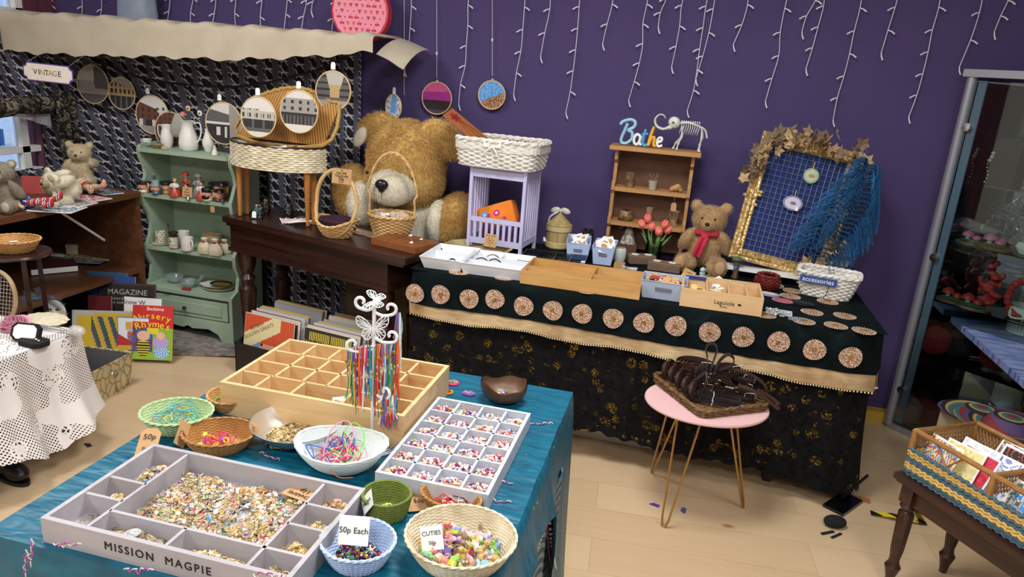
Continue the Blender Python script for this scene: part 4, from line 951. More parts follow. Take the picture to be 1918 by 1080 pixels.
m = MB().tube(smoothpath(cd, 6), .0055, 6); CORD = tag(m.build('swagged_garland', BLACK), 'black cord swagged across the printed curtain carrying the picture hoops', 'cord')
def p_sea(x, y): n = mnoise.noise(Vector((x * 4, y * 4, 1))); return 0 if (y > -.5 and abs(x - .15 * y) < .28 + n * .3) else (1 if n > -.05 else (2 if y > -.6 else 3))
def p_pink(x, y): return 0 if y > .42 + .05 * x else (1 if y > -.12 else (2 if y > -.72 else 3))
def p_field(x, y):
 n = mnoise.noise(Vector((x * 9, y * 9, 5)))
 if y > -.15 + .55 * x * .8 + .1 * n: return 0 if n > -.1 else 1
 return 2 + (0 if n > .15 else 1 if n > -.05 else 2 if n > -.25 else 3)
hoop(737, 200, .064, 3.66, 'small tilted hoop with a pale blue seascape leaning behind the giant bear', p_sea, [mat('sea_blue', '5f9fe0'), mat('sea_white', 'd4d3d0'), mat('sea_grey', '8f9aa6'), mat('sea_deep', '3b5f92')], yaw=-.5, tagc=(.01, -.005, 0), nm='embroidery_hoop')
hoop(818, 184, .083, 3.77, 'round hoop of pink, magenta and black fabric bands on the purple wall', p_pink, [mat('f_pink', 'd85f95', 'c94f88', sc=40), mat('f_mag', 'b52a96', 'a02288', sc=40), mat('f_plum', '2c1420'), mat('f_plum2', '4c3846')], nm='embroidery_hoop')
hoop(921, 178, .072, 3.77, 'round textile hoop with blue sky over brown field on the purple wall', p_field, [mat('t_sky', '4f95d6'), mat('t_sky2', '7db6e8'), mat('t_brown', '7d4a2a'), mat('t_tan', 'c2a878'), mat('t_rust', '9a4524'), mat('t_green', '4a4a33')], nm='embroidery_hoop')
sg = thing('hanging_sign', 'small cream scalloped sign reading VINTAGE hanging in the back left corner', 'sign', W(90, 137, 3.25), rot=(PI / 2, .03, .12))
SGW, SGH = .285, .096
def scal(w_, h_, r_):
 p = []; n1 = 26
 for (cx_, cy_, a0) in ((w_ / 2, -h_ / 2, PI), (w_ / 2, h_ / 2, 3 * PI / 2), (-w_ / 2, h_ / 2, 2 * PI), (-w_ / 2, -h_ / 2, PI / 2)):
  for k in range(7): a = a0 - k * PI / 12; p.append((cx_ + r_ * math.cos(a), cy_ + r_ * math.sin(a)))
 return p
MB().prism(scal(SGW, SGH, .02), -.003, 0).build('backing', mat('sign_purple', '5b3f8c', rough=.6), sg)
MB().prism(scal(SGW - .012, SGH - .012, .02), 0, .0015).build('face', mat('sign_cream', 'efe4d6', rough=.6), sg)
m = MB()
for i in range(48): m.ell((random.uniform(-.13, .13), random.uniform(-.042, .042), .0018), (.0018, .0018, .0006), 6, i % 3)
MB().tube([(-.12, .045, 0), (-.11, .12, -.17)], .0008, 4).build('hanging_thread', LT_ := mat('thread', 'bbb6ae'), sg); MB().tube([(.12, .045, 0), (.11, .12, -.17)], .0008, 4).build('hanging_thread', LT_, sg)
m.build('dots', [mat('dot_gold', 'c9a25a'), mat('dot_pink', 'd98aa0'), mat('dot_lilac', '9b86c0')], sg)
for i, ch in enumerate('VINTAGE'):
 MB().text(ch, .040, M=T(-.072 + [0, .022, .041, .066, .087, .112, .139][i], 0, .002)).build('lettering', INK if i in (0, 1, 3, 6) else mat('letter_gold', 'a8873c', rough=.5), sg)
DG = NT('sage_paint'); DG.pr(.6); n_ = DG.noise(DG.co(), 5, 4); w_ = DG.noise(DG.map(DG.co(), (1, 1, 6)), 9, 5, .65); DG.col(DG.mix(DG.ramp(w_, [(.66, '000000'), (.72, 'ffffff')]), DG.ramp(n_, [(.35, '8fa38c'), (.65, 'a3b49d')]), '5c6a5a')); DG.bump(w_, .1, .003); SAGE = DG.m
HX0, HX1, HY, HDp = -2.955, -2.365, 3.345, .30
hd = thing('dresser', 'distressed sage green painted dresser with open shelves and one drawer', 'dresser', (HX0, HY, 0))
HWd = HX1 - HX0
def sidep():
 P = [(HDp, 0), (HDp, 1.075), (.10, 1.075), (.06, 1.065), (.045, 1.04), (.05, 1.0), (.075, .95), (.085, .90), (.06, .85), (.035, .80), (.045, .74), (.085, .68), (.10, .62), (.08, .55), (.045, .50), (.05, .44), (.08, .38), (.06, .30), (.0, .27), (0, 0)]
 return P
for x in (0, HWd - .02): MB().prism(sidep(), 0, .02, M=T(x, 0, 0) @ Matrix(((0, 0, 1, 0), (1, 0, 0, 0), (0, 1, 0, 0), (0, 0, 0, 1)))).build('side_panel', SAGE, hd)
MB().box((HWd / 2, HDp - .008, .55), (HWd - .04, .014, 1.02)).build('back_panel', SAGE, hd)
for z, y0 in ((1.04, .04), (.79, .045), (.49, .045), (.265, .0)): MB().box((HWd / 2, (y0 + HDp - .016) / 2, z), (HWd - .04, HDp - .016 - y0, .02)).build('shelf', SAGE, hd)
dr = MB().box((HWd / 2, .006, .185), (HWd - .06, .014, .105)).box((HWd / 2, -.004, .185), (HWd - .13, .008, .055)).build('drawer', SAGE, hd)
o = MB().lathe([(0, 0), (.006, 0), (.006, .008), (.011, .014), (.009, .02), (0, .022)], 14).build('drawer_knob', mat('knob_brown', '3a2a20', rough=.4), dr); o.location = (HWd / 2, -.008, .185); o.rotation_euler = (PI / 2, 0, 0)
ap = [(.02, .125), (HWd - .02, .125), (HWd - .02, 0), (HWd - .07, 0), (HWd - .10, .045), (HWd - .16, .07), (HWd / 2 + .03, .06), (HWd / 2, .075), (HWd / 2 - .03, .06), (.16, .07), (.10, .045), (.07, 0), (.02, 0)]
MB().prism(ap, 0, .016, M=T(0, .016, 0) @ RX(PI / 2)).build('apron', SAGE, hd)
MB().box((HWd / 2, .16, .245), (HWd - .042, .26, .02)).build('carcass_rail', SAGE, hd)
tg = card('price_tag', 'small kraft tag hanging from the middle shelf of the green dresser', [], .026, .034, W(398, 392, HY + .03), (PI / 2, 0, 0))
t = NT('grey_rug'); t.pr(.95); v = t.co(); t.col(t.ramp(t.noise(v, 26, 4), [(.35, '6e6660'), (.65, '958c84')])); t.bump(t.vor(v, 60), .8, .01)
tag(MB().grid(lambda u, v: (-2.98 + 1.0 * u + .10 * v, 2.9 + .52 * u * (1 - .35 * u) + .85 * v, .012 + .008 * math.sin(u * 9) + .01 * (v < .04)), 60, 30, th=.011).build('rug', t.m), 'crumpled grey knitted throw spread on the floor beneath the green dresser', 'rug')
CHINA = mat('white_china', 'e4e0d6', rough=.25); CREAMC = mat('cream_china', 'd9cdb2', rough=.3)
def on(px, shelfz, y=None, dy=.10):  # point on dresser shelf under pixel column
 p = W(px, 400, HY + dy); return Vector((p.x, HY + dy, shelfz))
def hollow(m, prof, th=.0025, n=28, mi=0, **kw):
 inner = [(max(r - th, 0), z + (th if i == 0 else 0)) for i, (r, z) in enumerate(prof)][::-1]
 return m.lathe([(0, prof[0][1])] + prof + inner + [(0, prof[0][1] + th)], n, mi, **kw)
def hnd(m, x, z0, z1, out, r=.003, mi=0, a=0):
 pts = smoothpath([(x, 0, z1), (x + out * .9, 0, z1 + .002), (x + out, 0, (z0 + z1) / 2), (x + out * .5, 0, z0 + .004), (x, 0, z0)], 5)
 return m.tube([(p.x * math.cos(a), p.x * math.sin(a), p.z) for p in pts], r, 7, mi)
DT = 1.051
jg = thing('jug', 'large white embossed china jug with artificial flowers on the green dresser', 'jug', on(361, DT, dy=.14))
k = 1.0; JP = [(.038, 0), (.048, .01), (.052, .04), (.046, .08), (.034, .115), (.031, .135), (.036, .150), (.043, .160)]
hollow(MB(), JP, wob=lambda a, z: 1 + .02 * math.sin(a * 8) * (z < .1) + (.22 * max(0, math.cos(a - PI)) ** 6 if z > .12 else 0)).build('body', CHINA, jg); hnd(MB(), .040, .05, .150, .042, .0042).build('handle', CHINA, jg)
jg2 = thing('jug', 'smaller plain white china jug left of the large embossed jug', 'jug', on(322, DT, dy=.17))
hollow(MB(), [(.024, 0), (.034, .03), (.033, .06), (.026, .09), (.022, .105), (.028, .125)], wob=lambda a, z: 1 + (.3 * max(0, math.cos(a)) ** 6 if z > .1 else 0)).build('body', CHINA, jg2); hnd(MB(), -.026, .04, .115, -.028, .003).build('handle', CHINA, jg2)
vs_ = thing('vase', 'slim white china vase right of the large embossed jug', 'vase', on(397, DT, dy=.17)); hollow(MB(), [(.018, 0), (.030, .03), (.033, .05), (.020, .09), (.014, .11), (.016, .125)]).build('body', CHINA, vs_)
cu = thing('teacup', 'small cream cup with saucer at the left end of the green dresser top', 'cup', on(285, DT, dy=.13)); hollow(MB(), [(.012, .008), (.022, .018), (.027, .04)]).build('cup', CHINA, cu); hnd(MB(), -.024, .016, .034, -.014, .002).build('handle', CHINA, cu); MB().lathe([(0, .001), (.018, .001), (.040, .008), (.041, .009), (.018, .004), (0, .004)], 28).build('saucer', CREAMC, cu)
ds = thing('dish', 'small greenish shell-shaped dish in front of the white cup', 'dish', on(303, DT, dy=.085)); hollow(MB(), [(.012, .0), (.016, .008), (.034, .022)], sx=1.1, wob=lambda a, z: 1 + .05 * math.sin(9 * a)).build('bowl', mat('olive_glaze', '8d8763', rough=.3), ds)
card('price_tag', 'kraft tag on the dresser top in front of the smaller white jug', [], .028, .018, on(316, DT + .012, dy=.055), (PI / 2 - .3, 0, .2))
fg = thing('figurine', 'tiny white angel figurine near the right end of the green dresser top', 'figurine', on(408, DT, dy=.075)); MB().lathe([(0, 0), (.018, .001), (.014, .02), (.008, .032), (.010, .038), (.004, .043), (0, .044)], 16).ell((.0, 0, .049), .0075, 10).build('body', CHINA, fg); MB().ell((0, .001, .052), (.008, .0075, .006), 10).build('hair', mat('brown_hair', '4a2c18'), fg); MB().ell((.012, 0, .012), (.007, .005, .01), 8).build('rabbit', mat('peach', 'd9a888'), fg)
def flower(px, py, y, kind, label, stem_to):
 c = W(px, py, y); t = thing('artificial_flower', label, 'flower', c)
 m = MB(); r_ = random.Random(px)
 if kind == 'rose':
  for k in range(14):
   a = k * 2.4; q = .004 + .0014 * k; m.grid(lambda u, v: (q * math.cos(a + (u - .5) * 1.7) * (1 + .2 * v), -.004 + q * math.sin(a + (u - .5) * 1.7) * (1 + .2 * v) * .6, -.010 + .020 * v - .001 * k * v), 5, 4, th=.0006)
  m.build('petals', mat('rose_pink', 'e8a090', 'd98577', sc=60), t)
 else:
  for k in range(7):
   a = k * 2 * PI / 7; m.ell((.009 * math.cos(a), 0, .009 * math.sin(a)), (.008, .002, .005), 8, rot=(0, -a, 0))
  m.build('petals', mat('cream_petal' if kind == 'cream' else 'white_petal', 'dcc98a' if kind == 'cream' else 'e9e5da'), t); MB().ell((0, -.002, 0), .005, 8).build('centre', mat('maroon_c', '5a1f22'), t)
 s = Vector(stem_to) - Vector(c); MB().tube(smoothpath([(0, 0, 0), tuple(s * .5 + Vector((.004, 0, 0))), tuple(s)], 5), .0014, 5).build('stem', mat('stem_green', '3f5a34'), t)
fx_ = jg.location + Vector((0, 0, .10))
flower(343, 212, HY + .13, 'rose', 'pale pink artificial rose in the large white jug', fx_)
flower(352, 203, HY + .15, 'cream', 'cream and maroon artificial flower beside the pink rose', fx_ + Vector((.004, 0, 0)))
flower(374, 212, HY + .15, 'white', 'white artificial flower at the right of the large jug', fx_ + Vector((.008, 0, 0)))
SZ = .801
SKIN = mat('ceramic_skin', 'd59a7c', rough=.3)
def toby(px, dy, s, hat, hatc, coat, label, brim=False, beard=None):
 t = thing('character_jug', label, 'jug', on(px, SZ, dy=dy)); s *= .92
 MB().lathe([(0, 0), (.022 * s, 0), (.026 * s, .008 * s), (.021 * s, .018 * s)], 20).build('collar', coat, t)
 m = MB().lathe([(.018 * s, .014 * s), (.025 * s, .024 * s), (.027 * s, .038 * s), (.024 * s, .052 * s), (.0, .056 * s)], 20, wob=lambda a, z: 1 + .05 * math.cos(a + PI / 2))
 m.ell((0, -.027 * s, .035 * s), (.005 * s, .006 * s, .006 * s), 8).ell((-.012 * s, -.023 * s, .029 * s), (.007 * s, .004 * s, .006 * s), 8).ell((.012 * s, -.023 * s, .029 * s), (.007 * s, .004 * s, .006 * s), 8).build('face', SKIN, t)
 m = MB(); [m.ell((x * s, -.0255 * s, .042 * s), (.0028 * s, .002 * s, .0022 * s), 6) for x in (-.009, .009)]; m.box((0, -.0262 * s, .0235 * s), (.012 * s, .003 * s, .002 * s)); m.build('eyes', INK, t)
 if beard: MB().ell((0, -.018 * s, .020 * s), (.020 * s, .012 * s, .014 * s), 12).build('beard', beard, t)
 m = MB()
 if hat == 'tricorn': m.lathe([(.024 * s, .048 * s), (.040 * s, .056 * s), (.036 * s, .062 * s), (.024 * s, .058 * s), (.018 * s, .066 * s), (0, .067 * s)], 24, wob=lambda a, z: 1 + .18 * math.cos(3 * a + PI / 2))
 elif hat == 'top': m.lathe([(.034 * s, .048 * s), (.034 * s, .051 * s), (.020 * s, .052 * s), (.018 * s, .078 * s), (0, .078 * s)], 22)
 elif hat == 'brim': m.lathe([(.03 * s, .046 * s), (.036 * s, .052 * s), (.03 * s, .060 * s), (.020 * s, .060 * s), (0, .064 * s)], 22, sx=1.1)
 else: m.lathe([(.027 * s, .042 * s), (.029 * s, .054 * s), (.026 * s, .062 * s), (.0, .062 * s)], 22)
 m.build('hat', hatc, t)
 hnd(MB(), .024 * s, .018 * s, .05 * s, .018 * s, .0035 * s, a=-.3).build('handle', coat, t)
NAVY = mat('c_navy', '1f2c50', rough=.3); CBLACK = mat('c_black', '17161a', rough=.25); TEALC = mat('c_sage', '8ba3a0', rough=.3); BLUEC = mat('c_blue', '3c5a78', rough=.3); OCH = mat('c_ochre', 'a8803a', rough=.3)
toby(273, .06, 1.15, 'brim', CBLACK, CREAMC, 'round-faced character jug with black hat at the left of the upper dresser shelf')
toby(289, .14, 1.2, 'top', mat('c_check', '5a6270', rough=.3), OCH, 'character jug in a grey checked top hat at the back of the upper shelf')
toby(296, .055, 1.1, 'top', TEALC, BLUEC, 'character jug in a pale green hat and blue collar')
toby(315, .10, 1.25, 'brim', CBLACK, OCH, 'character jug under a wide black hat behind the left lady figurine')
toby(391, .055, 1.25, 'cap', CBLACK, CREAMC, 'bearded character jug with black helmet and white collar at the shelf front', beard=CBLACK)
toby(395, .135, 1.1, 'cap', NAVY, CREAMC, 'small capped character jug behind the bearded jug')
toby(415, .15, 1.55, 'tricorn', CBLACK, OCH, 'tall character jug in a black tricorn hat at the right end of the shelf')
toby(411, .07, 1.1, 'tricorn', CBLACK, mat('c_maroon', '7a2f2a', rough=.3), 'red-coated character jug below the tall tricorn jug')
def lady(px, dy, s, skirt, top, hair, label, hat=None, z=0):
 t = thing('lady_figurine', label, 'figurine', on(px, SZ, dy=dy));
 MB().lathe([(0, 0), (.026 * s, 0), (.028 * s, .006 * s), (.020 * s, .028 * s), (.010 * s, .044 * s), (.0, .045 * s)], 22, wob=lambda a, z: 1 + .06 * math.sin(7 * a)).build('skirt', skirt, t)
 m = MB().lathe([(.0, .040 * s), (.011 * s, .042 * s), (.014 * s, .056 * s), (.009 * s, .064 * s), (.0, .066 * s)], 16)
 for q in (-1, 1): m.tube(smoothpath([(q * .012 * s, 0, .060 * s), (q * .022 * s, -.006 * s, .050 * s), (q * .008 * s, -.014 * s, .048 * s)], 4), [.005 * s] * 4 + [.004 * s] * 5, 7)
 m.build('bodice', top, t)
 MB().ell((0, 0, .076 * s), (.0085 * s, .008 * s, .010 * s), 10).cyl((0, 0, .062 * s), (0, 0, .07 * s), .0035 * s, n=8).build('head', SKIN, t)
 MB().ell((0, .003 * s, .080 * s), (.010 * s, .009 * s, .009 * s), 10).build('hair', hair, t)
 if hat: MB().lathe([(0, .083 * s), (.018 * s, .083 * s), (.017 * s, .086 * s), (.009 * s, .088 * s), (.008 * s, .094 * s), (0, .095 * s)], 18).build('hat', hat, t)
RED = mat('c_red', 'b3432c', rough=.3); WHC = mat('c_white', 'ddd6cb', rough=.3); BRN = mat('c_brown', '3b241a', rough=.3); GREYC = mat('c_grey', '9a9a96', rough=.3)
lady(331, .06, 1.15, RED, WHC, mat('c_blond', 'b98f55', rough=.3), 'lady figurine in white blouse and red hem left of the kraft card')
lady(352, .15, 1.35, mat('c_rust', '8c3b28', rough=.3), mat('c_rust2', '9c4a32', rough=.3), BRN, 'lady figurine in rust dress and red hat behind the kraft card', RED)
lady(376, .15, 1.35, GREYC, GREYC, GREYC, 'grey and white lady figurine in a bonnet behind the right lady', GREYC)
lady(380, .06, 1.15, RED, WHC, BRN, 'lady figurine in white blouse and red hem right of the kraft card')
card('notice_card', 'square kraft notice card with pen writing on the upper dresser shelf', ['fragile', 'please ask', 'for help'], .062, .055, on(353, SZ + .036, dy=.045), (PI / 2 - .15, 0, 0), sizes=[.008] * 3)
be = thing('small_bell', 'tiny silver bell in front of the kraft notice card', 'bell', on(354, SZ, dy=.035)); MB().lathe([(.012, 0), (.010, .004), (.006, .012), (.002, .016), (.0015, .026), (0, .027)], 16).build('bell', CHROME, be)
fl_ = thing('small_figure', 'tiny blue figure in front of the red-coated character jug', 'figurine', on(418, SZ, dy=.04)); MB().lathe([(0, 0), (.008, 0), (.009, .012), (.004, .020), (0, .021)], 12).ell((0, 0, .025), .005, 8).build('body', BLUEC, fl_)
SZ2 = .501
t = NT('brown_flower_china'); t.pr(.3); n = t.noise(t.co(), 90, 2, .5, 1.5); t.col(t.ramp(n, [(.50, 'e0d8c2'), (.56, '4a3330')], True)); FLC = t.m
pc = [(298, .10, .030, .075, FLC, 'brown-flowered china storage jar on a saucer', None), (322, .06, .026, .068, FLC, 'brown-flowered jar with a dark lid', 'lid'), (347, .05, .034, .078, CHINA, 'plain white china mug with handle at the shelf front', 'h'), (341, .15, .034, .082, CHINA, 'white china mug behind the plain white mug', None)]
for px, dy, R, H, mt, lb, ex in pc:
 o = on(px, SZ2, dy=dy); t = thing('china_jar' if ex != 'h' else 'mug', lb + ' on the middle dresser shelf', 'mug' if ex == 'h' else 'jar', o)
 hollow(MB(), [(R * .9, .004), (R, .01), (R * .98, H * .9), (R, H)], .003).build('body', mt, t)
 if ex == 'lid': MB().lathe([(R * .95, H), (R * 1.05, H + .004), (R * .6, H + .012), (R, H + .018), (R, H + .028), (0, H + .032)], 24).build('lid', mat('dark_lid', '3a2a26', rough=.35), t)
 if ex == 'h': hnd(MB(), R, .018, .062, .022, .004, a=-.4).build('handle', CHINA, t)
 if px == 298: MB().lathe([(0, 0), (.03, 0), (.048, .006), (.048, .008), (.03, .004), (0, .004)], 30).build('saucer', CREAMC, t)
tag(MB().box((0, 0, .045), (.10, .02, .09)).build('old_box', mat('old_cardboard', '8f8568', '7b7158', sc=30), loc=on(300, SZ2, dy=.23)), 'faded cream box standing behind the flowered jars', 'box')
pot = thing('pottery_bowl', 'round grey-brown pottery bowl behind the cloth bags', 'bowl', on(395, SZ2, dy=.16)); hollow(MB(), [(.03, 0), (.050, .02), (.056, .05), (.054, .085)], .004, 32).build('bowl', mat('stoneware', 'b7a58a', '8f7c62', rough=.5, sc=20), pot); MB().lathe([(.050, .084), (.055, .088), (0, .092)], 32).build('lid', mat('stone_lid', 'a0835c', '86694a', sc=20), pot)
CLB = mat('calico_bag', 'd8cfb8', 'c2b79c', rough=.95, sc=30, bump=.3)
def bag(px, dy, s, lb):
 t = thing('cloth_bag', lb, 'bag', on(px, SZ2, dy=dy)); MB().lathe([(0, 0), (.030 * s, .002), (.034 * s, .02 * s), (.028 * s, .045 * s), (.012 * s, .062 * s), (.018 * s, .078 * s), (.010 * s, .082 * s), (0, .075 * s)], 22, sx=1.15, sy=.7, wob=lambda a, z: 1 + .07 * math.sin(5 * a + z * 60)).build('sack', CLB, t)
 MB().ell((0, -.008 * s, .064 * s), (.012 * s, .008 * s, .006 * s), 10).build('red_tie', mat('red_rib', 'a02a32'), t); return t
b1 = bag(380, .05, 1.1, 'cream cloth bag with yellow label on the middle dresser shelf'); MB().box((-.008, -.025, .03), (.020, .001, .016)).build('label', mat('yellow_label', 'd8c243'), b1)
bag(400, .045, 1.15, 'cream cloth bag with red tie right of the labelled bag'); bag(418, .10, 1.0, 'grey-brown cloth bag at the right end of the middle dresser shelf')
SZ3 = .276
pl1 = thing('plate', 'cream oval plate, lowest of the plates on the dresser base', 'plate', on(402, SZ3, dy=.12)); MB().lathe([(0, 0), (.055, .001), (.082, .010), (.083, .013), (.055, .005), (0, .004)], 40, sx=1.1, sy=.85).build('plate', CREAMC, pl1)
pl2 = thing('plate', 'white leaf-shaped plate between the cream plate and the brown one', 'plate', on(396, SZ3 + .014, dy=.12)); MB().lathe([(0, 0), (.05, .001), (.076, .010), (.077, .012), (.05, .004), (0, .003)], 40, sx=1.15, sy=.8, wob=lambda a, z: 1 + .05 * math.sin(6 * a)).build('plate', CHINA, pl2)
pl3 = thing('plate', 'brown oval picture plate with dark rim, topmost on the dresser base', 'plate', on(408, SZ3 + .028, dy=.11)); MB().lathe([(0, .002), (.045, .003), (.062, .010), (.063, .012), (.045, .006), (0, .005)], 40, sx=1.05, sy=.8).build('plate', CBLACK, pl3); MB().lathe([(0, .0065), (.050, .0075), (.0, .0068)], 40, sx=1.05, sy=.78).build('painted_centre', mat('amber_glaze', '8a6a34', '6f4f22', sc=14, rough=.3), pl3)
XG = mat('crystal', 'e8eef0', rough=.05, Transmission_Weight=.85, IOR=1.45)
for px, dy, s, lb in ((320, .12, 1.1, 'crystal glass bowl at the left of the dresser base'), (345, .07, .9, 'crystal dish with red wrapping at the front of the dresser base')):
 t = thing('crystal_bowl', lb, 'bowl', on(px, SZ3, dy=dy)); hollow(MB(), [(.02 * s, .0), (.035 * s, .012), (.05 * s, .045)], .003, 14).build('bowl', XG, t)
 if px == 345: MB().box((.02, -.045, .006), (.05, .02, .010)).build('red_wrapping', mat('red_rib', 'a02a32'), t)
tag(MB().tube([(0, 0, .01), (.05, .01, .07)], [.006, .010], 10).build('crystal_stopper', XG, loc=on(357, SZ3, dy=.10)), 'glass stopper leaning beside the crystal dish', 'glass')
def record_box(x, y, rz, label, fronts, n):
 t = thing('record_box', label, 'box', (x, y, 0), rz); Wb, Db, Hb = .345, .30, .24
 MB().box((Wb / 2, .004, Hb * .36), (Wb, .008, Hb * .72)).build('front_panel', BLACK, t); MB().box((Wb / 2, Db - .004, Hb / 2), (Wb, .008, Hb)).build('back_panel', BLACK, t)
 for xx in (.004, Wb - .004): MB().prism([(0, 0), (Db, 0), (Db, Hb * 1.06), (0, Hb * .72)], 0, .008, M=T(xx - .004, 0, 0) @ Matrix(((0, 0, 1, 0), (1, 0, 0, 0), (0, 1, 0, 0), (0, 0, 0, 1)))).build('side_panel', BLACK, t)
 MB().box((Wb / 2, Db / 2, .005), (Wb - .016, Db - .016, .008)).build('base', BLACK, t)
 M0 = T(x, y, 0) @ RZ(rz)
 cols = ['c9a65a', '2b2b33', 'd8cfc0', '8c2f2a', 'c8c8c8', '33456b', 'b5b0a0', 'd7b13a', 'a6a6ad', '55606b', 'e0dccf']
 for i in range(n):
  yy = .022 + .26 * i / n + (.05 if i > n * .55 else 0) * (1 if n < 20 else 0)
  lean = .16 + .05 * math.sin(i * 1.7)
  o = MB().box((0, 0, .157), (.312, .0035, .314));
  mt = mat('sleeve_' + cols[i % 11], cols[i % 11], rough=.5)
  rr = thing('record_sleeve', (fronts[0] if i == 0 else fronts[1] if i == n - 4 else 'record sleeve standing edge-on in a black box under the console table'), 'record', (M0 @ Vector((Wb / 2 + random.uniform(-.008, .008), min(yy, Db - .03), .010)))[:], rot=(-lean, 0, rz), group=None if i in (0, n - 4) else 'record sleeves in the black boxes')
  if i == 0: front_art(rr, 0 if 'orange' in fronts[0] else 1)
  elif i == n - 4: front_art(rr, 2 if 'gold' in fronts[1] else 3)
  o.build('sleeve', mt if i else mat('sleeve_cream', 'd9ccb0'), rr)
def front_art(rr, k):
 y = -.0022; M_ = T(0, y, .157) @ RX(PI / 2)
 if k == 0:
  def fn(x, yy):
   if abs(yy - .45 - .6 * (x + .3)) < .30 and x < .45: return 1
   if yy > .1 or x > .55 - .0: return 0
   if (x - .0) ** 2 / .16 + (yy + .35) ** 2 / .35 < 1: return 3 if yy < .0 or x > -.2 else 4
   return 2
  mosaic(MB(), .308, .308, 48, 48, fn, M_).build('cover_picture', [mat('rc_orange', 'c8502e'), mat('rc_cream', 'dccd9c'), mat('rc_blue', '6c8fb8'), mat('rc_skin', 'd29c80'), mat('rc_hair', '2a1d1a')], rr)
  MB().text('PETERS-\nGOLDEN GREATS', .026, M=M_ @ T(-.07, .085, .0004) @ RZ(.52), ext=.0002).build('lettering', mat('rc_olive', '5a5424'), rr)
 elif k == 1:
  mosaic(MB(), .308, .308, 60, 60, lambda x, yy: (2 if mnoise.noise(Vector((x * 20, yy * 20, 0))) > .05 else 1) if yy < .62 else (0 if yy < .9 and abs(x) < .8 and int(x * 30) % 2 else 1), M_).build('cover_picture', [mat('rc_yellow', 'd8c43a'), mat('rc_dark', '2a2622'), mat('rc_tan', '8d7a5c')], rr)
 elif k == 2:
  mosaic(MB(), .308, .308, 50, 50, lambda x, yy: 2 if yy > .86 else (1 if (x - .1) ** 2 + (yy - .35) ** 2 < .09 else 0), M_).build('cover_picture', [mat('rc_black', '17151a'), mat('rc_rust', 'a9552e', 'd8a060', sc=60), mat('rc_goldedge', 'a38c50')], rr)
  MB().text('John', .07, M=M_ @ T(-.08, .065, .0004), ext=.0002).build('lettering', mat('rc_gold', 'd6be6a'), rr)
 else:
  mosaic(MB(), .308, .308, 20, 20, lambda x, yy: 0, M_).build('cover_picture', [mat('rc_white', 'cfcabc')], rr)
p0 = G(486, 655, 0)
record_box(-2.13, 3.02, -.16, 'left black record box under the console table', ['record sleeve with orange and cream singer cover at the front of the left box', 'black record sleeve with gold script title in the left box'], 14)
record_box(-1.755, 2.955, -.16, 'right black record box under the console table', ['record sleeve with yellow lettered group photo at the front of the right box', 'pale record sleeve near the back of the right box'], 16)
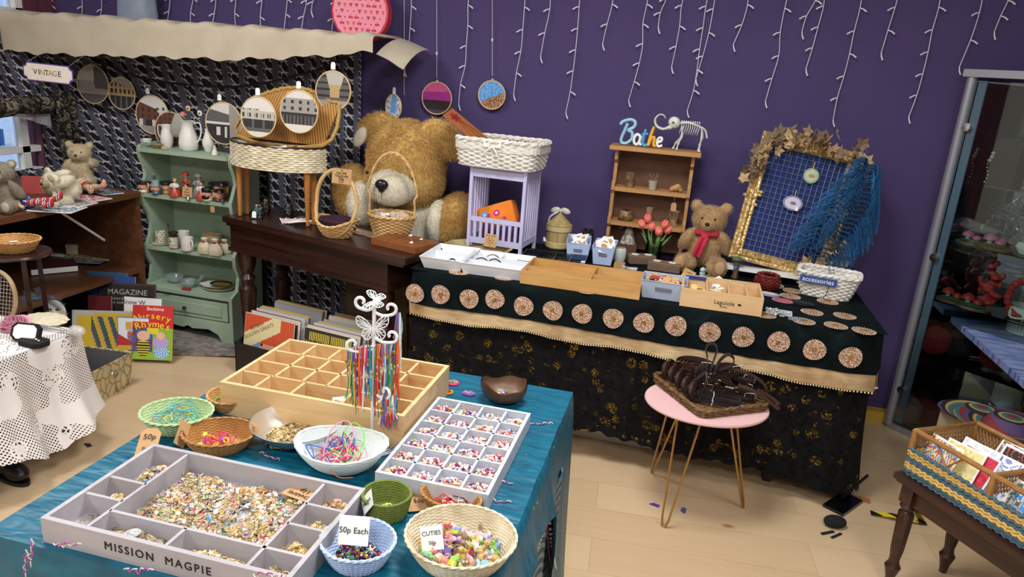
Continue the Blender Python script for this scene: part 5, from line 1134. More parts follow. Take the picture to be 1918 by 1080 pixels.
# ================================================================== plush toys
def remesh(mb, voxel, smooth=4):
 me = bpy.data.meshes.new('tmp'); me.from_pydata(mb.v, [], mb.f); o = bpy.data.objects.new('tmp', me); COL.objects.link(o)
 md = o.modifiers.new('r', 'REMESH'); md.mode = 'VOXEL'; md.voxel_size = voxel
 if smooth: s = o.modifiers.new('s', 'SMOOTH'); s.iterations = smooth; s.factor = .5
 dg = bpy.context.evaluated_depsgraph_get(); dg.update(); e = o.evaluated_get(dg); m2 = e.to_mesh()
 V = [v.co.copy() for v in m2.vertices]; F = [tuple(p.vertices) for p in m2.polygons]; e.to_mesh_clear(); bpy.data.objects.remove(o); return V, F
def plush(parent, ells, voxel, mats_, furlen=.01, nfur=6000, name='body', furw=.0006, droop=.35, seed=1, fmul=None):
 """ells: (centre, radii, rot, material index); one continuous body, fur of fine tapered hairs on it"""
 mb = MB()
 for c, r, rot, k in ells: mb.ell(c, r, 20, rot=rot)
 V, F = remesh(mb, voxel)
 Rs = [(Vector(c), Euler(rot).to_matrix().transposed() if rot else Matrix.Identity(3), Vector(r), k) for c, r, rot, k in ells]
 def mi(p):
  b, bk = 1e9, 0
  for c, R, r, k in Rs:
   q = R @ (p - c); d = math.sqrt((q.x / r.x) ** 2 + (q.y / r.y) ** 2 + (q.z / r.z) ** 2)
   if d < b: b, bk = d, k
  return bk
 m = MB(); m.v = [tuple(v) for v in V]; m.f = F
 cent = [sum((V[i] for i in f), Vector()) / len(f) for f in F]; m.mi = [mi(c) for c in cent]
 body = m.build(name, mats_, parent, ang=180)
 if nfur:
  r_ = np.random.default_rng(seed); A = np.array([[V[f[0]][:], V[f[1]][:], V[f[2]][:], V[f[-1]][:]] for f in F])
  ar = np.linalg.norm(np.cross(A[:, 1] - A[:, 0], A[:, 3] - A[:, 0]), axis=1) + 1e-12; idx = r_.choice(len(F), nfur, p=ar / ar.sum())
  a, b = r_.random((nfur, 1)), r_.random((nfur, 1)); B = A[idx]
  P = B[:, 0] * (1 - a) * (1 - b) + B[:, 1] * a * (1 - b) + B[:, 2] * a * b + B[:, 3] * (1 - a) * b
  Nn = np.cross(B[:, 1] - B[:, 0], B[:, 3] - B[:, 0]); Nn /= np.linalg.norm(Nn, axis=1, keepdims=True) + 1e-12
  low = np.array([math.sin(c_[0] * 40) * math.cos(c_[2] * 37) + math.sin(c_[1] * 50) for c_ in P]).reshape(-1, 1)
  D = Nn * .75 + r_.normal(0, .28, (nfur, 3)) + np.array([[0, 0, -droop]]) + np.array([[.25, 0, 0]]) * low; D /= np.linalg.norm(D, axis=1, keepdims=True)
  L = furlen * r_.uniform(.6, 1.15, (nfur, 1)) * (np.array([(fmul or {}).get(m.mi[i], 1) for i in idx]).reshape(-1, 1)); S = np.cross(D, r_.normal(0, 1, (nfur, 3))); S /= np.linalg.norm(S, axis=1, keepdims=True) + 1e-9; S *= furw
  mid = P + D * L * .55; D2 = D + np.array([[0, 0, -droop * 1.2]]); tip = mid + D2 / np.linalg.norm(D2, axis=1, keepdims=True) * L * .5
  VV = np.stack([P - S, P + S, mid + S * .8, mid - S * .8, tip], 1).reshape(-1, 3)
  q = np.arange(nfur) * 5; fs = [(int(i), int(i) + 1, int(i) + 2, int(i) + 3) for i in q] + [(int(i) + 3, int(i) + 2, int(i) + 4) for i in q]
  fm = MB(); fm.v = VV.tolist(); fm.f = fs; k_ = [m.mi[i] for i in idx]; fm.mi = k_ + k_
  fo = fm.build('fur', mats_, body, smooth=False); fo['kind'] = 'stuff'
 return body
def fur(name, c, c2, sc=12): return mat(name, c, c2, rough=.95, sc=sc, Sheen_Weight=.3)
GF = fur('golden_fur', 'a87a36', 'd6b064', 7); CF = fur('cream_fur', 'c9bfa6', 'ded6c2', 9); BF = fur('brown_fur', '9a784e', 'bd9a6c', 18); PF = fur('pale_fur', 'b19d78', 'cbbb98', 18)
NOSE = mat('nose_black', '101013', rough=.3); EYE = mat('eye_glass', '0a0808', rough=.08)
gbz = .512
gbr = thing('giant_teddy_bear', 'giant golden plush bear with cream muzzle sitting behind the console table', 'teddy bear', (-1.42, 3.55, gbz))
def L_(c): return (c[0] + 1.42, c[1] - 3.55, c[2] - gbz)
E_ = [(L_((-1.42, 3.52, 1.115)), (.208, .18, .205), None, 0), (L_((-1.42, 3.50, 1.02)), (.208, .17, .15), None, 0), (L_((-1.43, 3.345, .995)), (.125, .10, .088), None, 1),
      (L_((-1.41, 3.56, .76)), (.235, .15, .24), None, 1), (L_((-1.42, 3.60, .74)), (.27, .13, .22), None, 0), (L_((-1.13, 3.50, .84)), (.105, .14, .14), (0, .2, 0), 0), (L_((-1.205, 3.43, .83)), (.05, .085, .12), None, 1),
      (L_((-1.70, 3.50, .92)), (.10, .13, .15), (0, -.2, 0), 0), (L_((-1.62, 3.42, .88)), (.075, .09, .12), None, 1),
      (L_((-1.60, 3.54, 1.265)), (.11, .05, .075), (0, -.45, 0), 0), (L_((-1.215, 3.50, 1.245)), (.13, .05, .08), (0, .6, 0), 0)]
plush(gbr, E_, .014, [GF, CF], furlen=.021, nfur=60000, furw=.0010, droop=.40, seed=3, fmul={1: .35})
for s, cx_ in ((-1, -1.67), (1, -1.14)): MB().ell(L_((cx_, 3.495, 1.215)), (.032, .02, .06), 14, rot=(0, s * -.5, 0)).build('ear_lining', CF, gbr)
MB().ell(L_((-1.435, 3.243, 1.025)), (.034, .022, .026), 16).ell(L_((-1.435, 3.243, 1.008)), (.018, .018, .022), 12).build('nose', NOSE, gbr)
MB().tube([L_((-1.435, 3.245, .985)), L_((-1.434, 3.245, .965)), L_((-1.432, 3.25, .950))], .0016, 5).build('mouth_stitch', mat('stitch', '6b4a35'), gbr)
for x in (-1.56, -1.31): MB().ell(L_((x, 3.345, 1.06)), .009, 12).build('eye', EYE, gbr)
def teddy(name, label, loc, rz, s, fm, pads, rot=None, scarf=None, sad=False, nfur=9000, fl=.010, armup=0):
 t = thing(name, label, 'teddy bear', loc, rz, rot=rot)
 a = .05
 E = [((0, 0, .085), (.068, .058, .085), None, 0), ((0, -.008, .215), (.072, .062, .060), None, 0), ((0, -.060, .200), (.030, .028, .026), None, 1),
         ((-.062, 0, .268), (.027, .013, .027), None, 0), ((.062, 0, .268), (.027, .013, .027), None, 0),
         ((-.082, -.020, .120), (.026, .030, .060), (.35, .45, 0), 0), ((.082, -.020, .120 + armup * .05), (.026, .030, .060), (.35 + armup * 2, -.45, 0), 0),
         ((-.060, -.075, .034), (.034, .072, .034), (0, 0, .3), 0), ((.060, -.075, .034), (.034, .072, .034), (0, 0, -.3), 0), ((-.080, -.135, .042), (.030, .022, .040), None, 0), ((.080, -.135, .042), (.030, .022, .040), None, 0)]
 E = [(tuple(v * s for v in c), tuple(v * s for v in r), ro, k) for c, r, ro, k in E]
 plush(t, E, .0085 * s, [fm, pads], fl * s, nfur, furw=.00055 * s, seed=int(abs(loc[0]) * 100))
 for q in (-1, 1):
  MB().ell((q * .026 * s, -.062 * s, .226 * s), .0058 * s, 10).build('eye', EYE, t); MB().ell((q * .082 * s, -.155 * s, .044 * s), (.021 * s, .008 * s, .029 * s), 12).build('foot_pad', pads, t)
  MB().ell((q * .062 * s, -.010 * s, .266 * s), (.018 * s, .006 * s, .018 * s), 10).build('ear_lining', pads, t)
 MB().ell((0, -.088 * s, .207 * s), (.010 * s, .007 * s, .008 * s), 10).build('nose', NOSE, t)
 if scarf:
  m = MB(); ring = [(.052 * s * math.cos(b), -.012 * s + .046 * s * math.sin(b), .158 * s - .006 * s * math.sin(b)) for b in [2 * PI * i / 24 for i in range(24)]]
  m.tube(ring, .013 * s, 8, closed=True, flat=.8, upv=(0, 0, 1)); m.ell((-.004 * s, -.066 * s, .150 * s), (.018 * s, .014 * s, .016 * s), 10)
  m.grid(lambda u, v: ((-.022 - .022 * v + .034 * u) * s, (-.072 - .006 * math.sin(u * 9) - .012 * math.sin(v * 2.6)) * s, (.148 - .085 * v) * s), 10, 10, th=.004 * s)
  m.build('scarf', scarf, t)
 return t
lc_ = thing('sideboard', 'old open brown wooden sideboard along the left wall with toys on top', 'cabinet', (-3.73, 2.36, 0))
LCW = wood('walnut_old', '4a2d1c', '6f4529', 10, axis=1, rough=.45)
LX, LY = .81, 1.0
MB().box((LX / 2 + .0, LY / 2, .800), (LX, LY, .03)).build('top', LCW, lc_); MB().box((LX / 2, .012, .397), (LX - .02, .024, .776)).build('side_panel', LCW, lc_); MB().box((LX / 2, LY - .012, .397), (LX - .02, .024, .776)).build('side_panel', LCW, lc_)
MB().box((.012, LY / 2, .39), (.02, LY - .05, .76)).build('back_panel', mat('sideboard_back', '18121e'), lc_)
MB().box((LX / 2, LY / 2, .36), (LX - .06, LY - .05, .025)).build('shelf', LCW, lc_); MB().box((LX / 2, LY / 2, .04), (LX - .06, LY - .05, .03)).build('shelf', LCW, lc_)
MB().tube([(LX - .10, .55, .768), (LX - .14, .86, .55)], .007, 8).build('stay_bar', WHITE, lc_)
CTz = .817
teddy('teddy_bear', 'pale jointed teddy bear sitting at the back of the sideboard against the curtain', G(158, 352, CTz)[:2] + (0,) if False else (G(156, 345, CTz).x, G(156, 345, CTz).y, CTz), .45, .82, PF, fur('pad_beige', 'b6a080', 'c9b694'), armup=.6)
teddy('toy_raccoon', 'grey-brown plush raccoon at the left end of the sideboard', (G(12, 392, CTz).x, G(12, 392, CTz).y, CTz), .35, .8, fur('raccoon_fur', '6f6453', '8d8270'), fur('raccoon_pad', '9c9080', 'b2a692'))
tl = teddy('teddy_bear', 'cream-bellied plush bear lying on its side in the middle of the sideboard', (G(150, 384, CTz).x, G(150, 384, CTz).y, CTz + .068), 0, .78, fur('lying_fur', 'cfc2a2', 'e2dac4'), fur('lying_pad', 'a08e70', 'b6a284'), rot=(math.radians(-18), math.radians(-82), .2))
def doll(name, label, loc, rz, sock, dress, hatc, cat='doll', flip=1):
 t = thing(name, label, cat, loc, rz)
 sk = mat('doll_skin', 'dba184', rough=.5); m = MB()
 m.ell((0, 0, .034), (.045, .032, .030), 14); m.build('torso', dress, t)
 MB().ell((-.062, 0, .036), (.034, .032, .034), 14).tube([(-.04, 0, .035), (-.02, 0, .035)], .012, 8).build('head', sk, t)
 MB().lathe([(.034, -.01), (.036, .012), (.026, .030), (0, .034)], 18, M=T(-.068, 0, .036) @ RY(-PI / 2)).build('hat', hatc, t)
 for q in (-1, 1):
  MB().tube(smoothpath([(-.02, q * .026, .040), (.004, q * .050, .030), (.030, q * .052, .020)], 4), [.011] * 5 + [.008] * 4, 8).build('arm', sk, t)
  m = MB(); m.tube(smoothpath([(.030, q * .014, .036), (.080, q * .020, .044), (.135, q * .030, .046 + .012 * q), (.150, q * .032, .060 + .012 * q)], 5), [.017] * 6 + [.013] * 6 + [.014] * 4, 10); m.build('leg', sock, t)
  MB().ell((.152, q * .032, .066 + .012 * q), (.011, .011, .018), 10).build('foot', sk if 'pale' in label else sock, t)
 return t
t = NT('striped_sock'); t.pr(.8); s = t.sep(t.co()); f = t.M('FRACT', t.M('MULTIPLY', s[0], 32)); t.col(t.ramp(f, [(0, 'b0252c'), (.5, 'ece6dc'), (.62, '1f2a56'), (.8, 'ece6dc'), (.88, 'b0252c')], True)); SOCK = t.m
t = NT('star_dress'); t.pr(.8); t.col(t.mix(t.M('LESS_THAN', t.vor(t.co(), 90), .25), '24366e', 'e8e2d8')); STARD = t.m
t = NT('plaid'); t.pr(.85); s = t.sep(t.co()); f = t.M('FRACT', t.M('MULTIPLY', s[0], 55)); g_ = t.M('FRACT', t.M('MULTIPLY', s[1], 55)); t.col(t.mix(t.M('LESS_THAN', f, .15), t.mix(t.M('LESS_THAN', g_, .3), '8f1f2c', '1f4a34'), 'd8c060')); PLAID = t.m
c = G(50, 392, CTz); doll('rag_doll', 'doll in star top and red striped stockings lying at the front of the sideboard', (c.x, c.y, CTz), .15, SOCK, STARD, mat('doll_hair', 'd9c27a'))
c = G(165, 360, CTz); doll('rag_doll', 'doll in red plaid dress with pale legs lying at the right end of the sideboard', (c.x + .02, c.y - .02, CTz), -.5, mat('doll_pale', 'd9b79c'), PLAID, mat('doll_hat', 'dcd6c4'))
def slab(name, label, loc, d, rz, mt, cat='magazine', rot=None, group=None, top=None):
 t = thing(name, label, cat, loc, rz, rot=rot, group=group); MB().box((0, 0, d[2] / 2), (d[0] - .004, d[1] - .004, d[2] * .8)).build('pages', PAPER, t)
 MB().box((0, 0, d[2] - .001), (d[0], d[1], .0015)).box((0, 0, .001), (d[0], d[1], .0015)).box((-d[0] / 2, 0, d[2] / 2), (.0015, d[1], d[2])).build('cover', mt, t)
 if top: top(t, d)
 return t
def bl(seed, cols):
 mm = [mat('art_' + c, c, rough=.6) for c in cols]
 def f(t, d): mosaic(MB(), d[0] * .94, d[1] * .94, 24, 24, lambda x, y: int(abs(mnoise.noise(Vector((x * 2.3 + seed, y * 2.3, seed * 3)))) * 2.6 * len(cols)) % len(cols), T(0, 0, d[2] + .0003)).build('cover_picture', mm, t)
 return f
for i, (px, py, a, cols, lb) in enumerate([(108, 392, .3, ('6f8aa6', 'c9c9c4', '2c3e5c', 'e6e2da'), 'glossy blue and white magazine at the front edge of the sideboard'), (135, 383, .1, ('c7c3ba', '8d8a86', '3d5a80', 'a33232'), 'grey magazine under the lying bear on the sideboard'), (170, 372, -.1, ('b03038', 'e9e4dc', 'd8d2c8'), 'red and white leaflet beside the lying bear'), (200, 362, -.3, ('1d2a4a', '3f5a86', 'c9c9c9'), 'dark blue shiny packet at the right end of the sideboard')]):
 c = G(px, py, CTz); slab('magazine', lb, (c.x, c.y, CTz + .0 + .004 * (i % 2)), (.20 - .02 * i, .15 - .015 * i, .004), a, PAPER, top=bl(i + 2, cols))
c = W(65, 352, 3.02); b_ = slab('magazine', 'red CHRISTMAS magazine propped upright behind the raccoon', (c.x, 3.02, CTz + .002), (.12, .17, .004), 0, mat('mag_red', '9b2f2c'), rot=(1.25, 0, .5))
def onshelf(px, py, z): c = G(px, py, z); return (c.x, c.y, z)
SHZ = .374
slab('book', 'thick dark red book lying on the inner shelf of the sideboard', onshelf(100, 505, SHZ), (.22, .17, .035), .9, mat('maroon_cloth', '4a1720', rough=.7), 'book')
bx = thing('cardboard_box', 'flat cream box with darker band stacked on papers inside the sideboard', 'box', onshelf(168, 470, SHZ + .03), .5); MB().box((0, 0, .02), (.20, .15, .04)).build('box_base', mat('cream_box', '9c9174'), bx); MB().box((0, 0, .048), (.205, .155, .018)).build('lid', mat('cream_box_lid', 'a99d7e'), bx)
for i, (px, py) in enumerate([(160, 485), (185, 478), (200, 482)]): slab('magazine', ['blue magazine under the cream box', 'yellow and blue magazine sticking out under the cream box', 'brown album under the magazines'][i] + ' inside the sideboard', onshelf(px, py, SHZ + [.018, .022, 0][i]), (.24, .17, [.006, .006, .016][i]), [.3, .1, .35][i], mat('mb%d' % i, ['3a4a70', 'b59a4a', '6f4a30'][i]), top=bl(i + 9, ('53658c', 'c9a94a', '8f8f8f', '2f3a5c')) if i < 2 else None)
slab('papers', 'crumpled white plastic bag on the inner shelf of the sideboard', onshelf(130, 478, SHZ), (.16, .10, .02), .2, mat('bag_white', 'bdb9b8'), 'bag')
def stand(name, label, px, py, w_, h_, th_, rz, lean, mt, art=None, cat='book', texts=(), y0=0, dz=0):
 c = G(px, py, .022); t = thing(name, label, cat, (c.x, c.y, .022 + dz), rot=(-lean, 0, rz))
 MB().box((w_ / 2, th_ / 2, h_ / 2), (w_ - .003, th_ * .8, h_ - .004)).build('pages', PAPER, t)
 MB().box((w_ / 2, .001, h_ / 2), (w_, .002, h_)).box((w_ / 2, th_ - .001, h_ / 2), (w_, .002, h_)).box((.001, th_ / 2, h_ / 2), (.002, th_, h_)).build('cover', mt, t)
 M_ = T(w_ / 2, -.0004, h_ / 2) @ RX(PI / 2)
 if art: art(t, w_, h_, M_)
 for (s, sz, x, y, rot_, mt_) in texts: MB().text(s, sz, M=M_ @ T(x, y, .0006) @ RZ(rot_), ext=.0002).build('lettering', mt_, t)
 return t
C_ = lambda c: mat('ink_' + c, c, rough=.6)
def nursery(t, w_, h_, M_):
 def fn(x, y):
  if y > .18: return 0
  if (x + .45) ** 2 / .10 + (y + .12) ** 2 / .035 < 1: return 3
  if (x + .45) ** 2 / .10 + (y + .55) ** 2 / .12 < 1: return 4 if int((y + 1) * 22) % 2 else 5
  if (x - .4) ** 2 / .04 + (y + .10) ** 2 / .02 < 1: return 3
  if (x - .4) ** 2 / .16 + (y + .35) ** 2 / .05 < 1: return 6
  if (x - .45) ** 2 / .14 + (y + .70) ** 2 / .06 < 1: return 7 if (int(x * 22) + int(y * 26)) % 3 else 8
  if y > -.05 and abs(x) < .3: return 5
  if y < -.72 or x > 0: return 2
  return 9 if mnoise.noise(Vector((x * 6, y * 6, 2))) > 0 else 1
 mosaic(MB(), w_, h_, 70, 90, fn, M_).build('cover_picture', [C_('c9302a'), C_('7a3f2c'), C_('8fb63c'), C_('e8b998'), C_('17161c'), C_('e4cf2c'), C_('b7a0d8'), C_('4f9fdc'), C_('f0eeea'), C_('3f5fae')], t)
 for s, sz, x, y, r_ in (('Bedtime', .026, .012, .125, .0), ):
  MB().text(s, sz, M=M_ @ T(x, y, .0006), ext=.0002).build('lettering', PAPER, t)
 for word, y0, sz in (('Nursery', .080, .047), ('Rhymes', .038, .050)):
  m = MB(); n = len(word)
  for i, ch in enumerate(word):
   f = (i - (n - 1) / 2) / n; m.text(ch, sz, M=M_ @ T(f * .185, y0 + .02 * math.cos(f * 3) - .012, .0006) @ RZ(-f * .7), ext=.0006)
  m.build('title_lettering', C_('f4e02a'), t)
stand('picture_book', 'red Bedtime Nursery Rhymes picture book leaning at the front of the book row', 247, 672, .205, .285, .006, .30, .22, C_('c9302a'), nursery)
stand('picture_book', 'white picture book titled Snow behind the red nursery rhyme book', 232, 655, .20, .29, .006, .22, .16, PAPER, None, texts=[('Snow W', .034, -.045, .118, 0, INK)])
def strip(cols):
 return lambda t, w_, h_, M_: mosaic(MB(), w_ * .97, h_ * .97, 20, 20, lambda x, y: 1 if abs(x - .1) < .5 and abs(y) < .35 else (2 if (x + .3) ** 2 + (y - .6) ** 2 < .06 else 0), M_).build('cover_picture', [C_(c) for c in cols], t)
stand('picture_book', 'blue and white children book with orange panel left of the nursery rhymes', 222, 668, .16, .215, .008, .30, .12, C_('2f7fd0'), strip(('e9eef2', 'dd7a35', 'd9a85a')), texts=[('ALIEN', .03, -.02, .0, PI / 2, C_('2a5fae'))])
stand('picture_book', 'dark purple book edge left of the blue children book', 216, 664, .15, .22, .008, .30, .10, C_('4a3a66'))
def theatre(t, w_, h_, M_):
 def fn(x, y):
  if y > .80: return 1 if x > -.4 and y < .92 else 0
  if x < -.45: return 1 if (abs(x + .68) < .2 and abs(y) < .85) else 0
  if abs(x - .62) < .34 and abs(y + .05) < .62: return 3 if (y > -.45) else 4
  if abs(y) > .74: return 4
  return [2, 1, 4, 5][int((x + 1) * 14 + (y + 1) * 3) % 4]
 mosaic(MB(), w_, h_, 60, 40, fn, M_).build('cover_picture', [C_('b5b0a6'), C_('cdaa2e'), C_('3a5a3e'), C_('b23030'), C_('c7a23a'), C_('4a4a7a')], t)
stand('picture_book', 'wide toy theatre book with yellow panel and red curtain scene', 135, 668, .35, .245, .008, .36, .22, C_('b5b0a6'), theatre)
stand('magazine', 'dark MAGAZINE Yesterday and today leaning behind the toy theatre book', 184, 640, .30, .33, .004, .30, .22, C_('4a2f33'), lambda t, w_, h_, M_: mosaic(MB(), w_ * .94, h_ * .94, 20, 20, lambda x, y: 0 if y > -.2 else 1, M_).build('cover_picture', [C_('26201f'), C_('4a3a34')], t), cat='magazine', texts=[('MAGAZINE', .042, .0, .115, 0, C_('b8b2a2')), ('Yesterday', .024, -.05, .08, 0, C_('b8a890')), ('and today', .024, -.05, .058, 0, C_('b8a890'))])
stand('book', 'dark red book behind the toy theatre book', 168, 645, .12, .27, .012, .30, .12, C_('6b1a22'))
stand('book', 'blue spiral-bound book with white label at the back of the row', 172, 634, .24, .36, .012, .25, .14, C_('2a4a86'), lambda t, w_, h_, M_: MB().box((.07, .13, .0006), (.09, .022, .001), M=M_).build('label', PAPER, t))
stand('book', 'teal book edge behind the blue spiral-bound book', 166, 630, .22, .37, .010, .25, .12, C_('2a5a70'))
sx_, sy_ = G(28, 470, .73)[:2]
st = thing('round_stool', 'small dark round wooden stand at the left edge holding a wicker basket', 'stool', (sx_, sy_, 0))
MB().lathe([(0, .715), (.13, .715), (.135, .722), (.13, .73), (0, .73)], 36).build('seat', DWOOD, st)
for k in range(3): a = -.5 + k * 2.1; MB().tube([(.11 * math.cos(a), .11 * math.sin(a), .715), (.13 * math.cos(a), .13 * math.sin(a), 0)], .013, 4).build('leg', DWOOD, st)
k_ = thing('oval_basket', 'shallow natural wicker basket of oddments on the dark round stand', 'basket', (sx_, sy_, .731), .2); woven(k_, .10, .088, .052, rows=12, bot=.6)
for i in range(6):
 tag(MB().box((0, 0, 0), (.03, .018, .006)).build('trinket', [INK, PAPER, CHROME][i % 3], loc=(sx_ + random.uniform(-.05, .05), sy_ + random.uniform(-.04, .04), .745 + .004 * i), rot=(random.random(), 0, random.random() * 3)), 'small black, white or steel oddment in the basket on the dark stand', 'trinket', 'oddments in the basket on the round stand')
NLX, NLY, NLz = -2.13, 2.20, .50
lt = thing('low_table', 'low table fully covered by a white crochet cloth at the left edge', 'table', (0, 0, 0))
LX0, LX1, LY0, LY1 = -3.05, -2.25, 1.62, 2.20
MB().box(((LX0 + LX1) / 2, (LY0 + LY1) / 2, .475), (LX1 - LX0 - .02, LY1 - LY0 - .02, .03)).build('tabletop', DWOOD, lt)
for x in (LX0 + .08, LX1 - .14):
 for y in (LY0 + .06, LY1 - .06): MB().box((x, y, .23), (.03, .03, .46)).build('leg', DWOOD, lt)
t = NT('crochet'); t.pr(.9); t.col('e9e1dc'); v = t.co('UV'); s = t.sep(v)
a = t.M('SINE', t.M('MULTIPLY', s[0], 480)); b = t.M('SINE', t.M('MULTIPLY', s[1], 480)); h1 = t.M('GREATER_THAN', t.M('MULTIPLY', a, b), .30)
bigv = t.vor(v, 7.5); ringm = t.M('GREATER_THAN', t.M('SINE', t.M('MULTIPLY', bigv, 95)), .15)
sel = t.M('LESS_THAN', bigv, .33); hh = t.vor(v, 62, 'DISTANCE_TO_EDGE'); h2 = t.M('MULTIPLY', t.M('GREATER_THAN', hh, .17), ringm)
big2 = t.M('GREATER_THAN', t.noise(v, 7, 1), .56); h1b = t.M('MULTIPLY', h1, t.M('SUBTRACT', 1, big2)); holes = t.M('ADD', t.M('MULTIPLY', sel, h2), t.M('MULTIPLY', t.M('SUBTRACT', 1, sel), h1b), clamp=True)
t.alpha(t.M('SUBTRACT', 1, holes)); t.bump(t.noise(v, 200, 2), .3, .003); CRO = t.m
m = MB(); fall([(LX0, LY0), (LX1, LY0), (LX1, LY1), (LX0, LY1)], .498, lambda s, L: .13 + .03 * math.sin(s * 15), .004, m, n=240, rows=40, wav=.022, flare=.085, freq=26)
nv_ = len(m.v); m.grid(lambda u, v: (LX0 + (LX1 - LX0) * u, LY0 + (LY1 - LY0) * v, .4975), 10, 8)
o = m.build('crochet_tablecloth', CRO); uv = o.data.uv_layers.new(name='UVMap')
for l in o.data.loops:
 i = l.vertex_index; c = o.data.vertices[i].co
 if i < nv_: uv.data[l.index].uv = ((i % 241) / 240 * (2 * (LX1 - LX0) + LY1 - LY0), c.z)
 else: uv.data[l.index].uv = (c.x, c.y)
tag(o, 'white crochet lace cloth hanging in folds over the low table', 'tablecloth')
bt = thing('boot', 'black leather boot standing under the crochet-covered table', 'boot', (*G(20, 893, 0)[:2], 0), -.25)
BLL = mat('black_leather', '0c0b0d', '17151a', rough=.35, bump=.3, sc=20)
V_, F_ = remesh(MB().ell((.045, 0, .038), (.062, .036, .034), 18).ell((-.02, 0, .045), (.045, .034, .042), 18).cyl((-.03, 0, .04), (-.035, 0, .19), .036, n=18, r2=.042), .006, 6)
m = MB(); m.v = [tuple(v) for v in V_]; m.f = F_; m.build('upper', BLL, bt, ang=180); MB().prism([(.112 * math.cos(a) * (1 if math.cos(a) > 0 else .65), .036 * math.sin(a)) for a in [2 * PI * i / 30 for i in range(30)]], 0, .014).build('sole', BLACK, bt)
m = MB(); [m.cyl((.012 + .016 * -k, -.022, .075 + .012 * k), (.012 - .016 * k, .022, .075 + .012 * k), .0022, n=6) for k in range(3)]; m.build('laces', BLACK, bt)
ZL = .500
c = G(20, 618, ZL); rs_ = thing('fabric_rose', 'large pale pink fabric rose on the crochet cloth', 'artificial flower', (c.x, c.y, ZL + .035))
m = MB()
for k in range(26):
 a = k * 2.4; q = .006 + .0019 * k; h = .034 - .0008 * k
 m.grid(lambda u, v: (q * math.cos(a + (u - .5) * 1.5) * (1 + .22 * v), q * math.sin(a + (u - .5) * 1.5) * (1 + .22 * v), -.03 + h * 2 * v * (1 - .2 * v) - .0009 * k * v), 7, 5, th=.0012)
m.build('petals', mat('rose_satin', 'e6a6bb', 'd58ba5', rough=.6, sc=40), rs_); rs_.rotation_euler = (.5, 0, 0)
c = G(52, 642, ZL); jb = thing('ring_box', 'open black velvet jewellery box with white satin lid lining on the crochet cloth', 'jewellery box', (c.x + .03, c.y, ZL), -.12)
oct_ = [(.055, .018), (.055, -.018), (.038, -.034), (-.038, -.034), (-.055, -.018), (-.055, .018), (-.038, .034), (.038, .034)]
MB().prism(oct_, 0, .018).build('base', BLACKCLOTH, jb)
m = MB().prism(oct_, 0, .016, M=T(-.055, .02, .030) @ RZ(.3) @ RX(1.15)); m.build('lid', BLACKCLOTH, jb); MB().prism([(x * .8, y * .8) for x, y in oct_], .0165, .0185, M=T(-.055, .02, .030) @ RZ(.3) @ RX(1.15)).build('satin_lining', PAPER, jb)
MB().ell((.0, .005, .020), (.012, .006, .004), 8).ell((.022, .0, .020), (.010, .004, .004), 8).build('cufflinks', CHROME, jb)
c = G(85, 604, ZL); doi = thing('lace_ornament', 'cream ruffled lace cushion on the crochet cloth behind the rose', 'ornament', (c.x, c.y, ZL)); MB().lathe([(0, 0), (.07, .002), (.085, .012), (.075, .022), (.05, .026), (0, .028)], 60, sx=1.1, sy=.8, wob=lambda a, z: 1 + .05 * math.sin(13 * a) + .02 * math.sin(31 * a)).build('ruffle', mat('cream_lace', 'ded4b8', 'c9bfa0', rough=.9, sc=60, bump=.8), doi)
c = G(95, 622, ZL); qf = thing('feather_wand', 'clear wand tipped with white fluff lying across the crochet cloth', 'ornament', (c.x, c.y, ZL + .012)); MB().tube([(-.12, 0, 0), (.08, .02, 0)], [.012, .005], 10).build('shaft', XG, qf)
plush(qf, [((.10, .022, .004), (.028, .014, .012), None, 0)], .005, [fur('white_fluff', 'd9d4cf', 'efece8')], .014, 1800, 'fluff', furw=.0003)
t = NT('gold_weave'); t.pr(.45, .3); v = t.co(); n = t.vor(t.map(v, (1, 1, .6)), 28, 'DISTANCE_TO_EDGE'); t.col(t.ramp(n, [(.0, '7a6842'), (.08, 'cdbf94'), (.4, 'd9cda6')])); t.bump(n, .6, .004); GW = t.m
fb = thing('storage_basket', 'open fabric storage box with metallic cream weave and grey lining beside the crochet table', 'storage box', (0, 0, 0))
Q_ = [G(172, 698, .17), G(249, 659, .17), G(158, 647, .17)]; dd_ = Q_[2] - Q_[1]; Q_ = [q - Vector((0, 0, .17)) for q in Q_]; cc_ = (Q_[0] + Q_[2]) / 2; A_ = [cc_ + (q - cc_) * .88 for q in Q_[:2]]; B_ = [A_[1] + dd_ * .88, A_[0] + dd_ * .88]
ce = (A_[0] + A_[1] + B_[0] + B_[1]) / 4
bot = [A_[0], A_[1], B_[0], B_[1]]; top_ = [ce + (p - ce) * 1.13 + Vector((0, 0, .17)) for p in bot]
def quadbox(m, bt_, tp, mi=0, inner=False):
 b = [tuple(p) for p in bt_] + [tuple(p) for p in tp]; f = [(i, (i + 1) % 4, 4 + (i + 1) % 4, 4 + i) for i in range(4)] + [(3, 2, 1, 0)]
 m.add(b, [tuple(reversed(q)) for q in f] if inner else f, mi)
m = MB(); quadbox(m, bot, top_); m.build('outer', GW, fb)
m = MB(); quadbox(m, [ce + (p - ce) * .95 + Vector((0, 0, .006)) for p in bot], [ce + (p - ce) * .96 for p in [Vector((q.x, q.y, .168)) for q in top_]], inner=True); m.build('lining', mat('grey_lining', '5c5a5a', rough=.9), fb)
m = MB().tube([tuple(ce + (q - ce) * .985) for q in top_], .006, 6, closed=True); m.build('rim', GW, fb)
